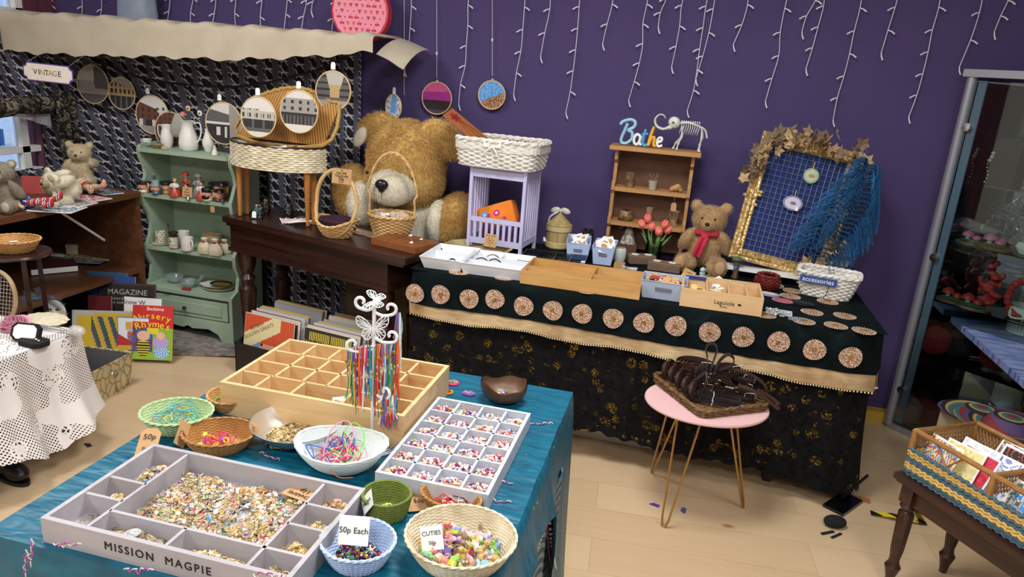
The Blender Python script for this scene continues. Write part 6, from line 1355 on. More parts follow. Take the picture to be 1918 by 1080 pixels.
mid_ = (A_[0] + A_[1]) / 2; d_ = (A_[1] - A_[0]).normalized(); nn_ = Vector((d_.y, -d_.x, 0)); MB().tube([tuple(mid_ + nn_ * .022 + Vector((0, 0, .115)) + d_ * (.022 * math.cos(a)) + Vector((0, 0, .012 * math.sin(a)))) for a in [2 * PI * i / 20 for i in range(20)]], .004, 6, closed=True).build('eyelet_handle', CHROME, fb)
rk_ = thing('tennis_racket', 'old wooden tennis racket standing at the left edge', 'racket', W(-12, 560, 2.45), rot=(1.35, 0, .1))
MB().tube([(.11 * math.cos(a), .13 * math.sin(a), 0) for a in [2 * PI * i / 40 for i in range(40)]], .010, 8, closed=True).tube([(0, -.13, 0), (0, -.42, 0)], .014, 8).build('frame', HOOPW, rk_)
m = MB()
for i in range(-6, 7):
 x = i * .016; h = .13 * math.sqrt(max(0, 1 - (x / .11) ** 2)); m.tube([(x, -h, 0), (x, h, 0)], .0008, 4)
for i in range(-7, 8):
 y = i * .017; h = .11 * math.sqrt(max(0, 1 - (y / .13) ** 2)); m.tube([(-h, y, .001), (h, y, .001)], .0008, 4)
m.build('strings', PAPER, rk_)
mk = thing('carnival_mask', 'grey feathered carnival mask leaning behind the crochet table', 'mask', W(85, 575, 2.55), rot=(.15, .0, .3))
V_, F_ = remesh(MB().ell((0, 0, 0), (.045, .02, .06), 18).ell((0, -.018, -.008), (.009, .012, .02), 10), .005, 4); m = MB(); m.v = [tuple(v) for v in V_]; m.f = F_; mf = m.build('mask_face', CHINA, mk, ang=180); mf.location = (.045, 0, -.02)
MB().ell((.03, -.018, 0), (.009, .004, .005), 8).ell((.062, -.018, 0), (.009, .004, .005), 8).ell((.046, -.024, -.045), (.010, .004, .005), 8).build('mask_eyes', mat('mask_dark', '4a3038'), mk)
FEA = mat('grey_feather', '5c6472', '868f9c', rough=.95, sc=30)
for i in range(26):
 a = random.uniform(-.5, 3.9); L = random.uniform(.07, .13); m = MB(); p = [(-.0 + L * math.cos(a) * f * 1.1 - .01, -.015 - .01 * f, .05 + L * math.sin(a) * f * .7 - .03 * f * f) for f in (0, .35, .7, 1)]
 sp = smoothpath(p, 5); m.tube(sp, .0007, 4)
 for q in range(1, len(sp) - 1):
  d = (sp[q + 1] - sp[q]).normalized(); s_ = d.cross(Vector((0, 1, 0)))
  for sg in (-1, 1): tp = sp[q] + s_ * sg * .014 + d * .012; m.add([sp[q] - d * .0012, sp[q] + d * .0012, tp], [(0, 1, 2)])
 m.build('feather', FEA, mk)
MB().lathe([(0, 0), (.02, .004), (.03, .02), (.0, .024)], 14, wob=lambda a, z: 1 + .2 * math.sin(5 * a)).build('ribbon_rosette', mat('slate_ribbon', '7c8aa0', '454e60', sc=40), mk).location = (-.02, -.02, .04)
# ================================================================== on the console table
DZ = .7815
wk = thing('wicker_workbox', 'wicker workbox on tapered wooden legs with raised straw lid, on the console table', 'workbox', (-2.01, 3.235, DZ), -.06)
CW = mat('cream_weave', 'efe6cd', 'cabc98', rough=.6, sc=30)
m = MB(); Z0, Z1 = .268, .385; A0 = .262
def tub(u, off=0):
 if u < .72: a = PI + PI * (u / .72); return Vector(((A0 + off) * math.cos(a), .055 + (.175 + off) * math.sin(a), 0))
 f = (u - .72) / .28; return Vector(((A0 + off) * (1 - 2 * f), .06 + off, 0))
NU = 84
for r in range(11):
 z = Z0 + (Z1 - Z0) * (r + .5) / 11; m.tube([tub(i / NU, .0025 * (1 if (i // 2 + r) % 2 else -1)) + Vector((0, 0, z)) for i in range(NU)], .0054, 5, closed=True)
m.grid(lambda u, v: tub(u % 1, -.001) + Vector((0, 0, Z0 + (Z1 - Z0) * v)), NU, 2)
m.build('woven_body', CW, wk)
MB().tube([tub(i / 60, .002) + Vector((0, 0, Z1 + .002)) for i in range(60)], .006, 6, closed=True).build('rim', DWOOD, wk)
MB().prism([tuple(tub(i / 60, -.004)[:2]) for i in range(60)], Z0, Z0 + .01).build('base', PINE, wk)
HW = mat('honey_leg', 'a8682c', 'bd7c3b', rough=.4)
for x, y in ((-.20, -.01), (-.20, .05), (.20, -.02), (.19, .05)): MB().tube([(x, y, Z0), (x * 1.02, y - .004, .003)], [.017, .010], 14).build('leg', HW, wk)
STRAW = NT('straw'); STRAW.pr(.6); v = STRAW.co(); s_ = STRAW.sep(v); zz = STRAW.M('SINE', STRAW.M('MULTIPLY', STRAW.M('ADD', STRAW.M('ABSOLUTE', s_[0]), s_[1]), 420)); STRAW.col(STRAW.mix(STRAW.M('GREATER_THAN', zz, .5), STRAW.mix(STRAW.noise(v, 20), 'b07a30', 'c99548'), '7a5020')); STRAW.bump(zz, .3, .003)
lp_ = [(-.245, 0), (.245, 0), (.30, .20)] + [(.30 - .50 * k / 12, .20 + .075 * math.sin(PI * (k / 12)) + .0 * k) for k in range(1, 12)] + [(-.20, .19)]
ML = T(0, .062, Z1 + .008) @ RX(PI / 2 - .32)
MB().prism(lp_, 0, .014, M=ML).build('lid', STRAW.m, wk)
m = MB()
pe = smoothpath([(x, y, .012) for x, y in lp_], 4, True)
m.tube([ML @ Vector((p.x + .003 * math.sin(i * 2.1), p.y + .003 * math.cos(i * 1.7), p.z)) for i, p in enumerate(pe)], .010, 6, closed=True); m.build('lid_braid', mat('straw_braid', 'c9a45a', 'a8823c', sc=90, bump=.6), wk)
for i in range(7):
 o = MB().box((0, 0, 0), (.05, .035, .012)).build('packet', glassm('cellophane', 'f4e8ee', rough=.05) if i % 2 else [mat('ink_d58', 'c9a0b0'), PAPER, mat('maroon_cloth', '4a1720')][i % 3])
 o.location = Vector(wk.location) + Vector((-.17 + .055 * i, -.02 + .02 * (i % 2), Z1 - .012)); o.rotation_euler = (.3 * (i % 3), .2, i); tag(o, 'small cellophane or card packet inside the wicker workbox', 'packet', 'packets in the wicker workbox')
MB().box((-1.975, 3.215, DZ + Z1 - .045), (.28, .09, .05)).build('filling', mat('tan_cloth', 'b08a58', 'c29c6a', rough=.9)).parent = wk
for ch in wk.children:
 if ch.name.startswith('filling'): ch.matrix_parent_inverse = wk.matrix_basis.inverted()
def jar(px, py, r, h, cols, label, z=DZ):
 c = G(px, py, z); t = thing('glass_jar', label, 'jar', (c.x, c.y, z))
 MB().lathe([(0, .001), (r * .9, .001), (r, .006), (r, h * .78), (r * .8, h * .86)], 22).build('glass', glassm('jar_glass', 'eef4f2', mixf=.85), t)
 MB().lathe([(r * .82, h * .85), (r * .86, h * .86), (r * .86, h), (0, h)], 22).build('lid', CHROME, t)
 m = MB()
 for k in range(60):
  a = random.random() * 6.28; q = r * .84 * random.random() ** .4; m.ell((q * math.cos(a), q * math.sin(a), .006 + random.random() * h * .66), .005, 6, k % len(cols))
 m.build('beads', cols, t); t.children[-1]['kind'] = 'stuff'
 return t
bA = [mat('bead_' + c, c, rough=.25) for c in ('5f9fb0', '8fc0c8', '3f6f86', 'd8dcd8')]; bB = [mat('bead_' + c, c, rough=.25) for c in ('7a4a2a', 'a86c3c', '4a2c1c')]; bC = [mat('bead_' + c, c, rough=.25) for c in ('c9806a', '4f6a4a', '8aa8a0', 'e2d4c2')]
jar(499, 398, .020, .075, bB, 'glass jar of brown beads behind the blue jar'); j1 = jar(484, 408, .026, .075, bA, 'glass jar of pale blue beads with white tag on the console table'); MB().prism([(-.012, 0), (.012, 0), (.012, .028), (0, .036), (-.012, .028)], 0, .001, M=T(-.004, -.032, .006) @ RX(1.45)).build('price_tag', PAPER, j1)
jar(541, 402, .023, .058, bC, 'small glass jar of mixed pale beads in the middle of the console table'); jar(580, 410, .024, .068, bB + [bC[0]], 'glass jar of brown and gold beads behind the tall oval basket')
bn = thing('bunting', 'folded pink checked bunting with white crochet edging on the console table', 'bunting', (*G(548, 418, DZ)[:2], DZ), -.25)
t = NT('gingham'); t.pr(.9); s = t.sep(t.co()); t.col(t.mix(t.M('GREATER_THAN', t.M('SINE', t.M('MULTIPLY', t.M('ADD', s[0], s[1]), 700)), 0), 'c98a92', 'e8d8d4'))
for i, (x, a) in enumerate([(-.05, .5), (-.02, .3), (.02, -.1), (.05, -.3), (.075, -.5)]):
 MM = T(x, 0, .004 + .005 * i) @ RZ(a) @ RX(.12); fl = MB().prism([(-.035, .03), (.035, .03), (0, -.045)], 0, .002, M=MM).build('flag', t.m, bn)
 MB().tube([MM @ Vector(p) for p in ((-.035, .03, .002), (0, -.045, .002), (.035, .03, .002))], .0035, 5).build('crochet_edge', PAPER, fl)
m = MB().grid(lambda u, v: (-1.96 + .86 * u + .14 * (1 - v) * 0, 3.40 - .26 * u - .10 * v, DZ + .001 + .001 * math.sin(u * 30)), 30, 6, th=.0008)
t = NT('floral_runner'); t.pr(.9); n = t.noise(t.co(), 18, 3, .6, 1); t.col(t.ramp(n, [(.38, '8f8474'), (.5, 'b9a68c'), (.58, '9c4a50'), (.68, 'c9b8a0')])); tag(m.build('table_runner', t.m), 'thin faded floral cloth spread under the jars and handled baskets', 'cloth')
ob = thing('handled_basket', 'hooped cane basket lined in plum velvet with a kraft sign on its handle', 'basket', (*G(632, 442, DZ)[:2], DZ), -.1); ob.scale = (1.12,) * 3
CANE = mat('pale_cane', 'dcb880', 'c39a5e', rough=.5, sc=20)
m = MB(); hp_ = [(.098 * math.cos(a) * (1 + .0 * math.sin(a)), -.005 - .035 * max(0, -math.sin(a)) * 1.2, .145 + .138 * math.sin(a)) for a in [2 * PI * i / 60 for i in range(60)]]
m.tube(hp_, .0085, 8, closed=True); m.build('hoop_handle', CANE, ob)
woven(ob, .094, .080, .052, rows=9, stakes=26, bot=.55, material=CANE, wob=lambda u: .030 * math.cos(2 * PI * u) ** 2)
m = MB().lathe([(.02, .012), (.074, .028), (.088, .070), (.080, .078), (.055, .052), (0, .040)], 30, sy=.75, off=(0, .005, 0), wob=lambda a, z: 1 + .05 * math.sin(4 * a)); m.build('velvet_lining', mat('plum_velvet', '2a0f1e', '3d1a2c', rough=.95), ob)
for i in range(16):
 o = bpy.data.objects.new('trinket', ENAM[i % 7] if i % 3 else CM[i % 8]); COL.objects.link(o); o.location = Vector(ob.location) + Vector((random.gauss(.0, .018), random.gauss(-.018, .010), .052 + .002 * (i % 4))); o.scale = (1.6,) * 3; o.rotation_euler = (random.random(), random.random(), 0)
 tag(o, 'small bright trinket in the plum velvet of the hooped cane basket', 'trinket', 'trinkets in the hooped cane basket')
c = W(640, 330, ob.location.y - .02); card('price_card', 'kraft card reading TREASURE 50p EACH on the hooped cane basket', ['THE', 'MAGPIE', 'TREASURE', '50p', 'EACH'], .098, .070, c, (PI / 2 - .12, 0, .0), sizes=[.008, .0145, .0145, .020, .008], ls=.0135)
hb = thing('handled_basket', 'round cane basket with tall hoop handle full of wrapped soaps beside the giant bear', 'basket', (*G(733, 441, DZ)[:2], DZ), 0); hb.scale = (1.2, 1.1, 1.2)
woven(hb, .098, .092, .088, rows=13, stakes=30, bot=.70, material=CANE, prof=lambda v: .70 + .30 * v)
m = MB()
for q in (0, PI): m.tube(smoothpath([(.096 * math.cos(a) * 1.0 if False else .112 * math.cos(a) * (.88 if math.sin(a) < .25 else 1) * (1), .004 * math.cos(a * 14 + q), .085 + .250 * max(0, math.sin(a)) ** .85 + .004 * math.sin(a * 14 + q)) for a in [PI * i / 40 for i in range(41)]], 2), .0042, 6)
m.build('hoop_handle', CANE, hb)
for i in range(14):
 a = random.random() * 6.28; r = .06 * random.random() ** .5; o = MB().box((0, 0, 0), (.045, .03, .014)).build('wrapped_soap', [mat('soap_cream', 'e4dccf', rough=.3), mat('soap_peach', 'dfc2a2', rough=.3), mat('soap_grey', 'c9c9cf', rough=.3)][i % 3]); o.location = Vector(hb.location) + Vector((r * math.cos(a), r * math.sin(a), .092 + .004 * (i % 5))); o.rotation_euler = (random.gauss(0, .25), random.gauss(0, .25), a)
 tag(o, 'pale wrapped soap heaped in the round hoop-handled basket', 'soap', 'wrapped soaps in the round handled basket')
bw = thing('display_tray', 'reddish brown grooved wooden display tray at the right end of the console table', 'tray', (*G(735, 470, DZ)[:2], DZ), -.30)
bw.location = (-1.385, 3.025, DZ); RBW = wood('red_brown_wood', '7a4420', '8f5429', 12, rough=.45)
MB().box((.13, .085, .015), (.26, .17, .03)).build('block', RBW, bw)
m = MB(); [m.box((.13, y, .0302), (.25, .002, .0006)) for y in (.03, .058, .086, .114, .142)]; [m.box((x, .085, .0302), (.002, .16, .0006)) for x in (.085, .175)]; m.build('grooves', DWOOD, bw)
for i, (x, y, mt, lb) in enumerate([(.20, .045, PAPER, 'tiny white shell ornament on the brown grooved tray'), (.11, .15, PAPER, 'tiny white card at the back of the brown grooved tray'), (.19, .13, mat('ink_f0c', 'e0d2b8'), 'tiny cream pin on the brown grooved tray')]):
 p = T(*bw.location) @ RZ(-.30) @ Vector((x, y, .031)); tag(MB().ell((0, 0, .004), (.010, .006, .004), 10).ell((.004, 0, .009), (.004, .004, .004), 8).build('pin', mt, loc=p), lb, 'trinket')
tag(MB().grid(lambda u, v: (.09 * (u - .5) , .03 * (v - .5), .012 + .006 * math.sin(u * 26) * math.cos(v * 4)), 40, 6, th=.003).build('scrunchie_strip', mat('aqua_lace', '8fc9d0', rough=.8), loc=(-1.20, 3.17, DZ), rot=(0, 0, -.3)), 'ruffled aqua ribbon behind the brown grooved tray', 'ribbon')
# ================================================================== on the long table
TB = TZ + .0015
def at(px, py): c = G(px, py, TB); return (c.x, c.y, TB)
WP = mat('white_tray_plastic', 'e6e8ec', rough=.35)
def tub_tray(t, L, D, H, ins, mt, wall=.004, parts=()):
 m = MB()
 o0 = [(ins, ins), (L - ins, ins), (L - ins, D - ins), (ins, D - ins)]; o1 = [(0, 0), (L, 0), (L, D), (0, D)]
 b = [(x, y, 0) for x, y in o0] + [(x, y, H) for x, y in o1]; w = wall
 i1 = [(w, w, H), (L - w, w, H), (L - w, D - w, H), (w, D - w, H)]; i0 = [(ins + w, ins + w, w), (L - ins - w, ins + w, w), (L - ins - w, D - ins - w, w), (ins + w, D - ins - w, w)]
 m.add(b + i1 + i0, [(3, 2, 1, 0)] + [(i, (i + 1) % 4, 4 + (i + 1) % 4, 4 + i) for i in range(4)] + [(4 + i, 4 + (i + 1) % 4, 8 + (i + 1) % 4, 8 + i) for i in range(4)] + [(8 + i, 8 + (i + 1) % 4, 12 + (i + 1) % 4, 12 + i) for i in range(4)] + [(12, 13, 14, 15)])
 m.tube([(x, y, H) for x, y in o1], .0022, 6, closed=True); m.build('tray_body', mt, t, ang=20)
 for (x0, y0, x1, y1) in parts: MB().box(((x0 + x1) / 2, (y0 + y1) / 2, H * .48), (max(x1 - x0, .004), max(y1 - y0, .004), H * .85)).build('divider', mt, t)
w1 = thing('organiser_tray', 'white plastic compartment tray of hair things at the left end of the long table', 'tray', (-1.085, 2.865, TB), .0); tub_tray(w1, .20, .27, .052, .018, WP, parts=[(.015, .16, .185, .16)])
w2 = thing('organiser_tray', 'white plastic compartment tray of glasses and hair bands beside the first one', 'tray', (-.90, 2.860, TB), .02); tub_tray(w2, .285, .26, .050, .016, WP, parts=[(.012, .10, .27, .10), (.012, .17, .27, .17), (.14, .17, .14, .25)])
for i, (x, y, cc) in enumerate([(.10, .07, '6a5acd'), (.13, .06, '7d8a3a'), (.15, .08, 'd0452a'), (.08, .09, 'b9c4cc'), (.06, .06, '9fb2bd'), (.12, .09, '3a3a40')]):
 m = MB(); [m.tube([(r * math.cos(a), r * math.sin(a), .002 * math.sin(5 * a)) for a in [2 * PI * k / 20 for k in range(20)]], .004, 6, closed=True) for r in (.016,)]
 tag(m.build('hair_bobble', mat('bob_' + cc, cc, rough=.8), loc=(w1.location.x + x, w1.location.y + y, TB + .012 + .004 * (i % 3)), rot=(random.gauss(0, .4), random.gauss(0, .4), 0)), ['violet', 'olive', 'orange-red', 'silver', 'pale blue', 'black'][i] + ' hair bobble in the left white tray', 'hair bobble')
for i, (x, y, lb) in enumerate([(.06, .13, 'black headband arching in the middle of the second white tray'), (.12, .135, 'dark headband leaning in the second white tray'), (.09, .215, 'thin wire headband at the back of the second white tray')]):
 m = MB().tube(smoothpath([(-.03, 0, .0), (-.026, 0, .026), (0, 0, .038), (.026, 0, .026), (.03, 0, .0)], 5), .0022, 6, flat=1.5); tag(m.build('headband', INK if i < 2 else CHROME, loc=(w2.location.x + x, w2.location.y + y, TB + .010), rot=(-.5 + .3 * i, .1, .2)), lb, 'headband')
gl = thing('spectacles', 'maroon-framed glasses in the right end of the second white tray', 'glasses', (w2.location.x + .225, w2.location.y + .13, TB + .012), .3, rot=(.8, 0, .3)); m = MB()
for q in (-1, 1): m.tube([(q * .02 + .016 * math.cos(a), .013 * math.sin(a), 0) for a in [2 * PI * k / 8 + .4 for k in range(8)]], .0024, 6, closed=True)
m.build('frame', mat('maroon_frame', '5a2530', rough=.3), gl)
for i in range(12): tag(MB().ell((0, 0, 0), (.006, .004, .003), 8).build('clip', [CHROME, BRASS, mat('clip_pearl', 'e4dccb')][i % 3], loc=(w2.location.x + .08 + random.random() * .07, w2.location.y + .045 + random.random() * .03, TB + .010)), 'small metal or pearl hair clip in the front of the second white tray', 'hair clip', 'hair clips in the second white tray')
c = at(918, 478); card('price_card', 'kraft card of handwritten prices propped on the second white tray', ['HAIR + HATTER', '50p or more', '3 for £1', '+ mix n match', '£1'], .058, .062, (c[0], c[1] - .01, TB + .075), (PI / 2 - .3, .06, .15), sizes=[.0065, .005, .011, .005, .009])
tp = thing('platter', 'tan divided octagonal plastic platter at the back of the long table', 'platter', (-.93, 3.24, TB), -.12)
def octp(s): return [(s * x, s * y) for x, y in ((-.16, -.05), (-.12, -.105), (.12, -.105), (.16, -.05), (.16, .05), (.12, .105), (-.12, .105), (-.16, .05))]
TAN = mat('tan_plastic', 'a8946a', 'b5a27a', rough=.4); o1, o2 = octp(.82), octp(1)
MB().add([(x, y, 0) for x, y in o1] + [(x, y, .035) for x, y in o2] + [(x * .97, y * .96, .035) for x, y in o2] + [(x * .96, y * .95, .004) for x, y in o1], [tuple(range(8))[::-1]] + [(a + i, a + (i + 1) % 8, a + 8 + (i + 1) % 8, a + 8 + i) for a in (0, 8, 16) for i in range(8)] + [tuple(range(24, 32))]).build('platter_body', TAN, tp, smooth=False)
MB().box((0, 0, .017), (.25, .004, .026)).box((0, 0, .017), (.004, .16, .026)).lathe([(.03, .004), (.034, .028), (.030, .028), (.028, .006)], 20).build('divider', TAN, tp)
tag(MB().box((0, 0, .004), (.045, .008, .006)).box((.004, .01, .006), (.02, .012, .008)).build('hair_clip', INK, loc=(-.99, 3.29, TB + .006), rot=(.2, 0, .3)), 'black hair claw in the tan octagonal platter', 'hair clip')
cl_ = thing('clear_organiser', 'clear plastic compartment box lying between the platter and the blue baskets', 'organiser', (-.70, 3.10, TB), .05); CLP = glassm('clear_plastic', 'dfe6ec', mixf=.80)
tub_tray(cl_, .30, .24, .030, .003, CLP, parts=[(.075, .01, .075, .23), (.15, .01, .15, .23), (.225, .01, .225, .23), (.01, .08, .29, .08), (.01, .16, .29, .16)])
LAV = mat('lavender_paint', 'c9c6e6', 'bdb9dc', rough=.5); cr = thing('doll_cot', 'lavender painted slatted doll bunk standing at the back of the long table', 'toy furniture', (-1.0, 3.31, TB), -.10)
cw_, cd_, chh = .27, .21, .40
for x in (0, cw_):
 for y in (0, cd_): MB().box((x, y, chh / 2), (.016, .016, chh)).build('post', LAV, cr)
for x in (0, cw_):
 p = MB().box((x, cd_ / 2, chh - .02), (.012, cd_, .035)).box((x, cd_ / 2, .055), (.012, cd_, .03)); [p.box((x, .025 + .032 * k, chh / 2 + .015), (.008, .014, chh - .1)) for k in range(6)]; p.build('side_slats', LAV, cr)
f = MB().box((cw_ / 2, 0, .155), (cw_ - .016, .01, .022)).box((cw_ / 2, 0, .050), (cw_ - .016, .01, .028)); [f.box((.03 + .030 * k, 0, .10), (.014, .008, .10)) for k in range(8)]; f.build('front_rail', LAV, cr)
MB().box((cw_ / 2, 0, chh - .022), (cw_ - .016, .010, .038)).build('top_rail', LAV, cr); MB().box((cw_ / 2, cd_ / 2, .045), (cw_ - .016, cd_ - .016, .01)).build('mattress_base', LAV, cr); MB().box((cw_ / 2, cd_ / 2, chh + .004), (cw_ + .02, cd_ + .02, .008)).build('top', LAV, cr)
t = NT('orange_print'); t.pr(.85); v = t.co(); d = t.vor(v, 17); t.col(t.mix(t.M('LESS_THAN', d, .16), t.mix(t.M('LESS_THAN', d, .34), 'e8801f', t.mix(t.M('GREATER_THAN', t.noise(v, 11, 0), .5), '6fb0d6', 'c8307a')), 'f0ecd8')); ORP = t.m
V_, F_ = remesh(MB().box((0, 0, 0), (.20, .075, .13)).ell((0, 0, 0), (.09, .055, .06), 16), .008, 10); m = MB(); m.v = [tuple(v) for v in V_]; m.f = F_
tag(m.build('cushion', ORP, loc=(-.88, 3.405, TB + .155), rot=(-.15, -.38, -.1), ang=180), 'orange flowered cushion inside the lavender doll bunk', 'cushion')
tag(MB().box((0, 0, 0), (.20, .10, .07)).build('folded_fabric', mat('patch_print', '7a2a4a', '2a3a6a', sc=14, rough=.9), loc=(-.86, 3.40, TB + .088), rot=(0, 0, -.1)), 'folded dark pink and navy fabric behind the slats of the doll bunk', 'fabric')
lb_ = thing('lined_basket', 'white wicker basket with calico lining and ribbon bow on top of the doll bunk', 'basket', (-.875, 3.385, TB + chh + .010), -.10)
woven(lb_, .205, .135, .125, rows=12, stakes=40, e=6, bot=.90, material=WICKW)
def linf(u, v):
 a = 2 * PI * u; x, y = superel(a, .205, .135, 6); k = 1.02 + .02 * math.sin(a * 9) if v > .3 else .93; z = .06 + .075 * (v / .3) if v < .3 else .135 - .055 * ((v - .3) / .7)
 k = .93 + (.095 * min(1, v / .3)); return (x * k + .002 * math.sin(a * 23), y * k, z + .003 * math.sin(a * 14))
MB().grid(linf, 100, 14).build('calico_lining', mat('white_calico', 'e6e2d6', 'd6d0c0', rough=.95, sc=10, bump=.3), lb_)
m = MB(); [m.grid(lambda u, v: (q * (.008 + .035 * u), -.147 - .004 * math.sin(u * 3), .100 + (.014 * u) * (2 * v - 1) + .012 * u), 6, 4, th=.002) for q in (-1, 1)]; m.tube(smoothpath([(0, -.146, .10), (-.02, -.150, .085), (-.04, -.149, .070)], 4), .003, 6).tube(smoothpath([(0, -.146, .10), (.02, -.150, .08), (.024, -.149, .060)], 4), .003, 6); m.build('ribbon_bow', PAPER, lb_)
pc_ = W(872, 200, 3.36); TERR = wood('tan_leather', 'a4582a', 'b9713c', 6, rough=.55)
pb = thing('leather_panel', 'tan leather panel with red flower motif sticking out of the lined wicker basket', 'leather panel', (-.955, 3.36, TB + chh + .11), rot=(.35, .60, .12)); MB().box((-.10, 0, 0), (.27, .105, .006)).build('panel', TERR, pb)  # leather panel stuck into the lined basket, not hung on the wall
m = MB(); [m.ell((-.19 + .014 * math.cos(a) * q, .014 * math.sin(a) * q, .004), (.008, .006, .002), 8) for q in (.5, 1.2, 1.8) for a in [k * .9 for k in range(7)]]; m.build('flower_motif', mat('ruby', '8f1f2c', rough=.4), pb); m = MB(); [m.tube(smoothpath([(-.16, q * .01, .004), (-.08, q * .03, .004), (.0, q * .02, .004)], 5), .0012, 5) for q in (-1, 0, 1)]; m.build('stem_lines', mat('dk_brown', '4a2412'), pb)
tag(MB().grid(lambda u, v: (.12 * (u - .5), .05 * (v - .5), .004 * math.sin(u * 40)), 30, 4, th=.002).build('red_lace', mat('red_rib', 'a02a32'), loc=(-.80, 3.40, TB + chh + .125), rot=(.2, 0, 0)), 'strip of red lace inside the lined wicker basket', 'ribbon')
bh_ = thing('straw_box', 'round straw-covered box with conical lid and cream bow', 'box', (*at(1044, 462)[:2], TB)); STW = mat('bundle_straw', 'c9b078', 'a58c56', rough=.8, sc=60, stretch=(1, 1, .05), bump=.6); BAND = mat('cane_band', 'd2bb82', rough=.6)
MB().lathe([(0, 0), (.062, 0), (.062, .12), (0, .12)], 30).build('box_body', STW, bh_); MB().lathe([(.064, .004), (.066, .006), (.066, .030), (.064, .032)], 30).lathe([(.064, .088), (.067, .09), (.067, .112), (.064, .114)], 30).build('bands', BAND, bh_); MB().lathe([(.064, .114), (.067, .118), (.0, .182)], 30).build('lid', STW, bh_)
m = MB(); [m.ell((q * .026, 0, .19), (.026, .010, .016), 12, rot=(0, q * .3, 0)) for q in (-1, 1)]; m.ell((0, 0, .188), .010, 10); m.tube(smoothpath([(-.01, -.01, .185), (-.045, -.02, .16), (-.055, -.02, .13)], 5), .005, 6, flat=.3); m.build('bow', mat('cream_satin', 'd9d2c2', rough=.4), bh_)
m = MB(); m.ell((-.066, -.02, .03), .009, 10).ell((-.07, -.015, .04), .007, 10); m.build('shell_trim', PAPER, bh_)
PBL = mat('ice_blue_plastic', 'b9c8e8', 'aebfe0', rough=.4)
def pbasket(px, py, L, D, H, rz, label, mt=PBL, slots=True):
 t = thing('plastic_basket', label, 'basket', at(px, py), rz); tub_tray(t, L, D, H, .010, mt)
 if slots: MB().box((L / 2, .0035, H * .6), (L * .36, .006, H * .16)).build('handle_slot', mat('slot_dark', '6a6a78'), t)
 return t
p1 = pbasket(1058, 486, .115, .20, .085, .12, 'ice blue plastic basket of wooden charms beside the straw box'); p2 = pbasket(1106, 494, .105, .20, .085, .02, 'ice blue plastic basket of carded wooden pieces, right of the other')
p3 = pbasket(1197, 556, .185, .145, .075, -.02, 'grey-blue plastic basket of wooden shapes at the table front', mat('grey_blue_plastic', 'aab4c8', rough=.4), True)
WDC = mat('wood_shape', 'c9a06a', 'b88c56', rough=.6, sc=30)
def packs(b, n, L, D, H, lab, grp, names, paper=True):
 for i in range(n):
  x, y = random.uniform(.03, L - .03), random.uniform(.03, D - .03); p = T(*b.location) @ RZ(b.rotation_euler.z) @ Vector((x, y, H - .014 + random.uniform(-.01, .012)))
  t = thing(names, lab, names.replace('_', ' '), p, rot=(random.uniform(.2, .9), random.uniform(-.3, .3), random.uniform(-.5, .5)), group=grp)
  if paper: MB().box((0, 0, 0), (.055, .07, .001)).build('card', PAPER, t); MB().prism(star(5, .014, .007) if i % 3 == 0 else [(.016 * math.cos(a), .014 * math.sin(a)) for a in [k * .4 for k in range(16)]], .001, .003, M=T(.004, .008, 0)).build('wooden_shape', WDC, t)
  else: MB().prism([(.020 * math.cos(a), .015 * math.sin(a)) for a in [k * .4 for k in range(16)]] if i % 2 else star(6, .02, .010), 0, .003).build('wooden_shape', [WDC, WDC, WDC, mat('red_rib', 'a02a32'), CHINA, INK][i % 6], t)
packs(p1, 7, .115, .20, .085, 'white card with a wooden charm in the left ice blue basket', 'carded charms in the left ice blue basket', 'charm_card'); packs(p2, 9, .105, .20, .092, 'white card with a wooden charm in the right ice blue basket', 'carded charms in the right ice blue basket', 'charm_card')
packs(p3, 40, .185, .145, .074, 'small flat wooden shape in the grey-blue basket', 'wooden shapes in the grey-blue basket', 'wooden_piece', False)
jar(1100, 452, .030, .075, [WDC, mat('moss', '6a7a4a')], 'clear glass jar behind the ice blue baskets', TB)
w3 = thing('compartment_tray', 'long bamboo tray of earrings and buttons at the front of the long table', 'tray', (-.625, 2.845, TB), -.01); BAM = wood('bamboo', 'b98a4c', 'cfa468', 18, rough=.45)
divided(w3, .50, .24, .058, .008, [(.29, .008, .29, .232), (.008, .10, .29, .10), (.29, .10, .49, .10)], BAM)
RND = ['2a2a30', 'f0e8dc', '7a3a2a', 'd8a060', '5a4a7a', '8f9aa2', 'c9302a']
for i in range(30):
 x = random.uniform(.02, .27) if i % 2 else random.uniform(.30, .48); y = random.choice([.02, .03, .115, .12, .20]); tag(MB().lathe([(0, 0), (.007, 0), (.008, .002), (.006, .004), (0, .005)], 12).build('earring', mat('ear_' + RND[i % 7], RND[i % 7], rough=.3), loc=(w3.location.x + x, w3.location.y + y, TB + .012), rot=(.4, 0, 0)), 'small round earring in the long bamboo tray', 'earring', 'earrings in the long bamboo tray')
bwb = thing('bow_tie', 'navy and white spotted bow at the back of the bamboo tray', 'bow', (w3.location.x + .43, w3.location.y + .245, TB + .062), -.1); MB().prism([(-.035, .014), (0, .003), (.035, .014), (.035, -.014), (0, -.003), (-.035, -.014)], -.003, .006).build('bow', mat('navy_spot', '161a30', 'e0e0e8', sc=90), bwb)
lg = thing('wooden_box', 'open pale wooden box with black script lettering and divided contents', 'box', (.035, 2.842, TB), .0); MB().box((.157, .11, .014), (.29, .20, .024)).build('filling', PINE, lg); divided(lg, .315, .23, .075, .009, [(.10, .009, .10, .20), (.185, .009, .185, .20), (.255, .009, .255, .20), (.009, .20, .306, .20)], wood('poplar', 'd2a978', 'dfbd8e', 12, rough=.55))
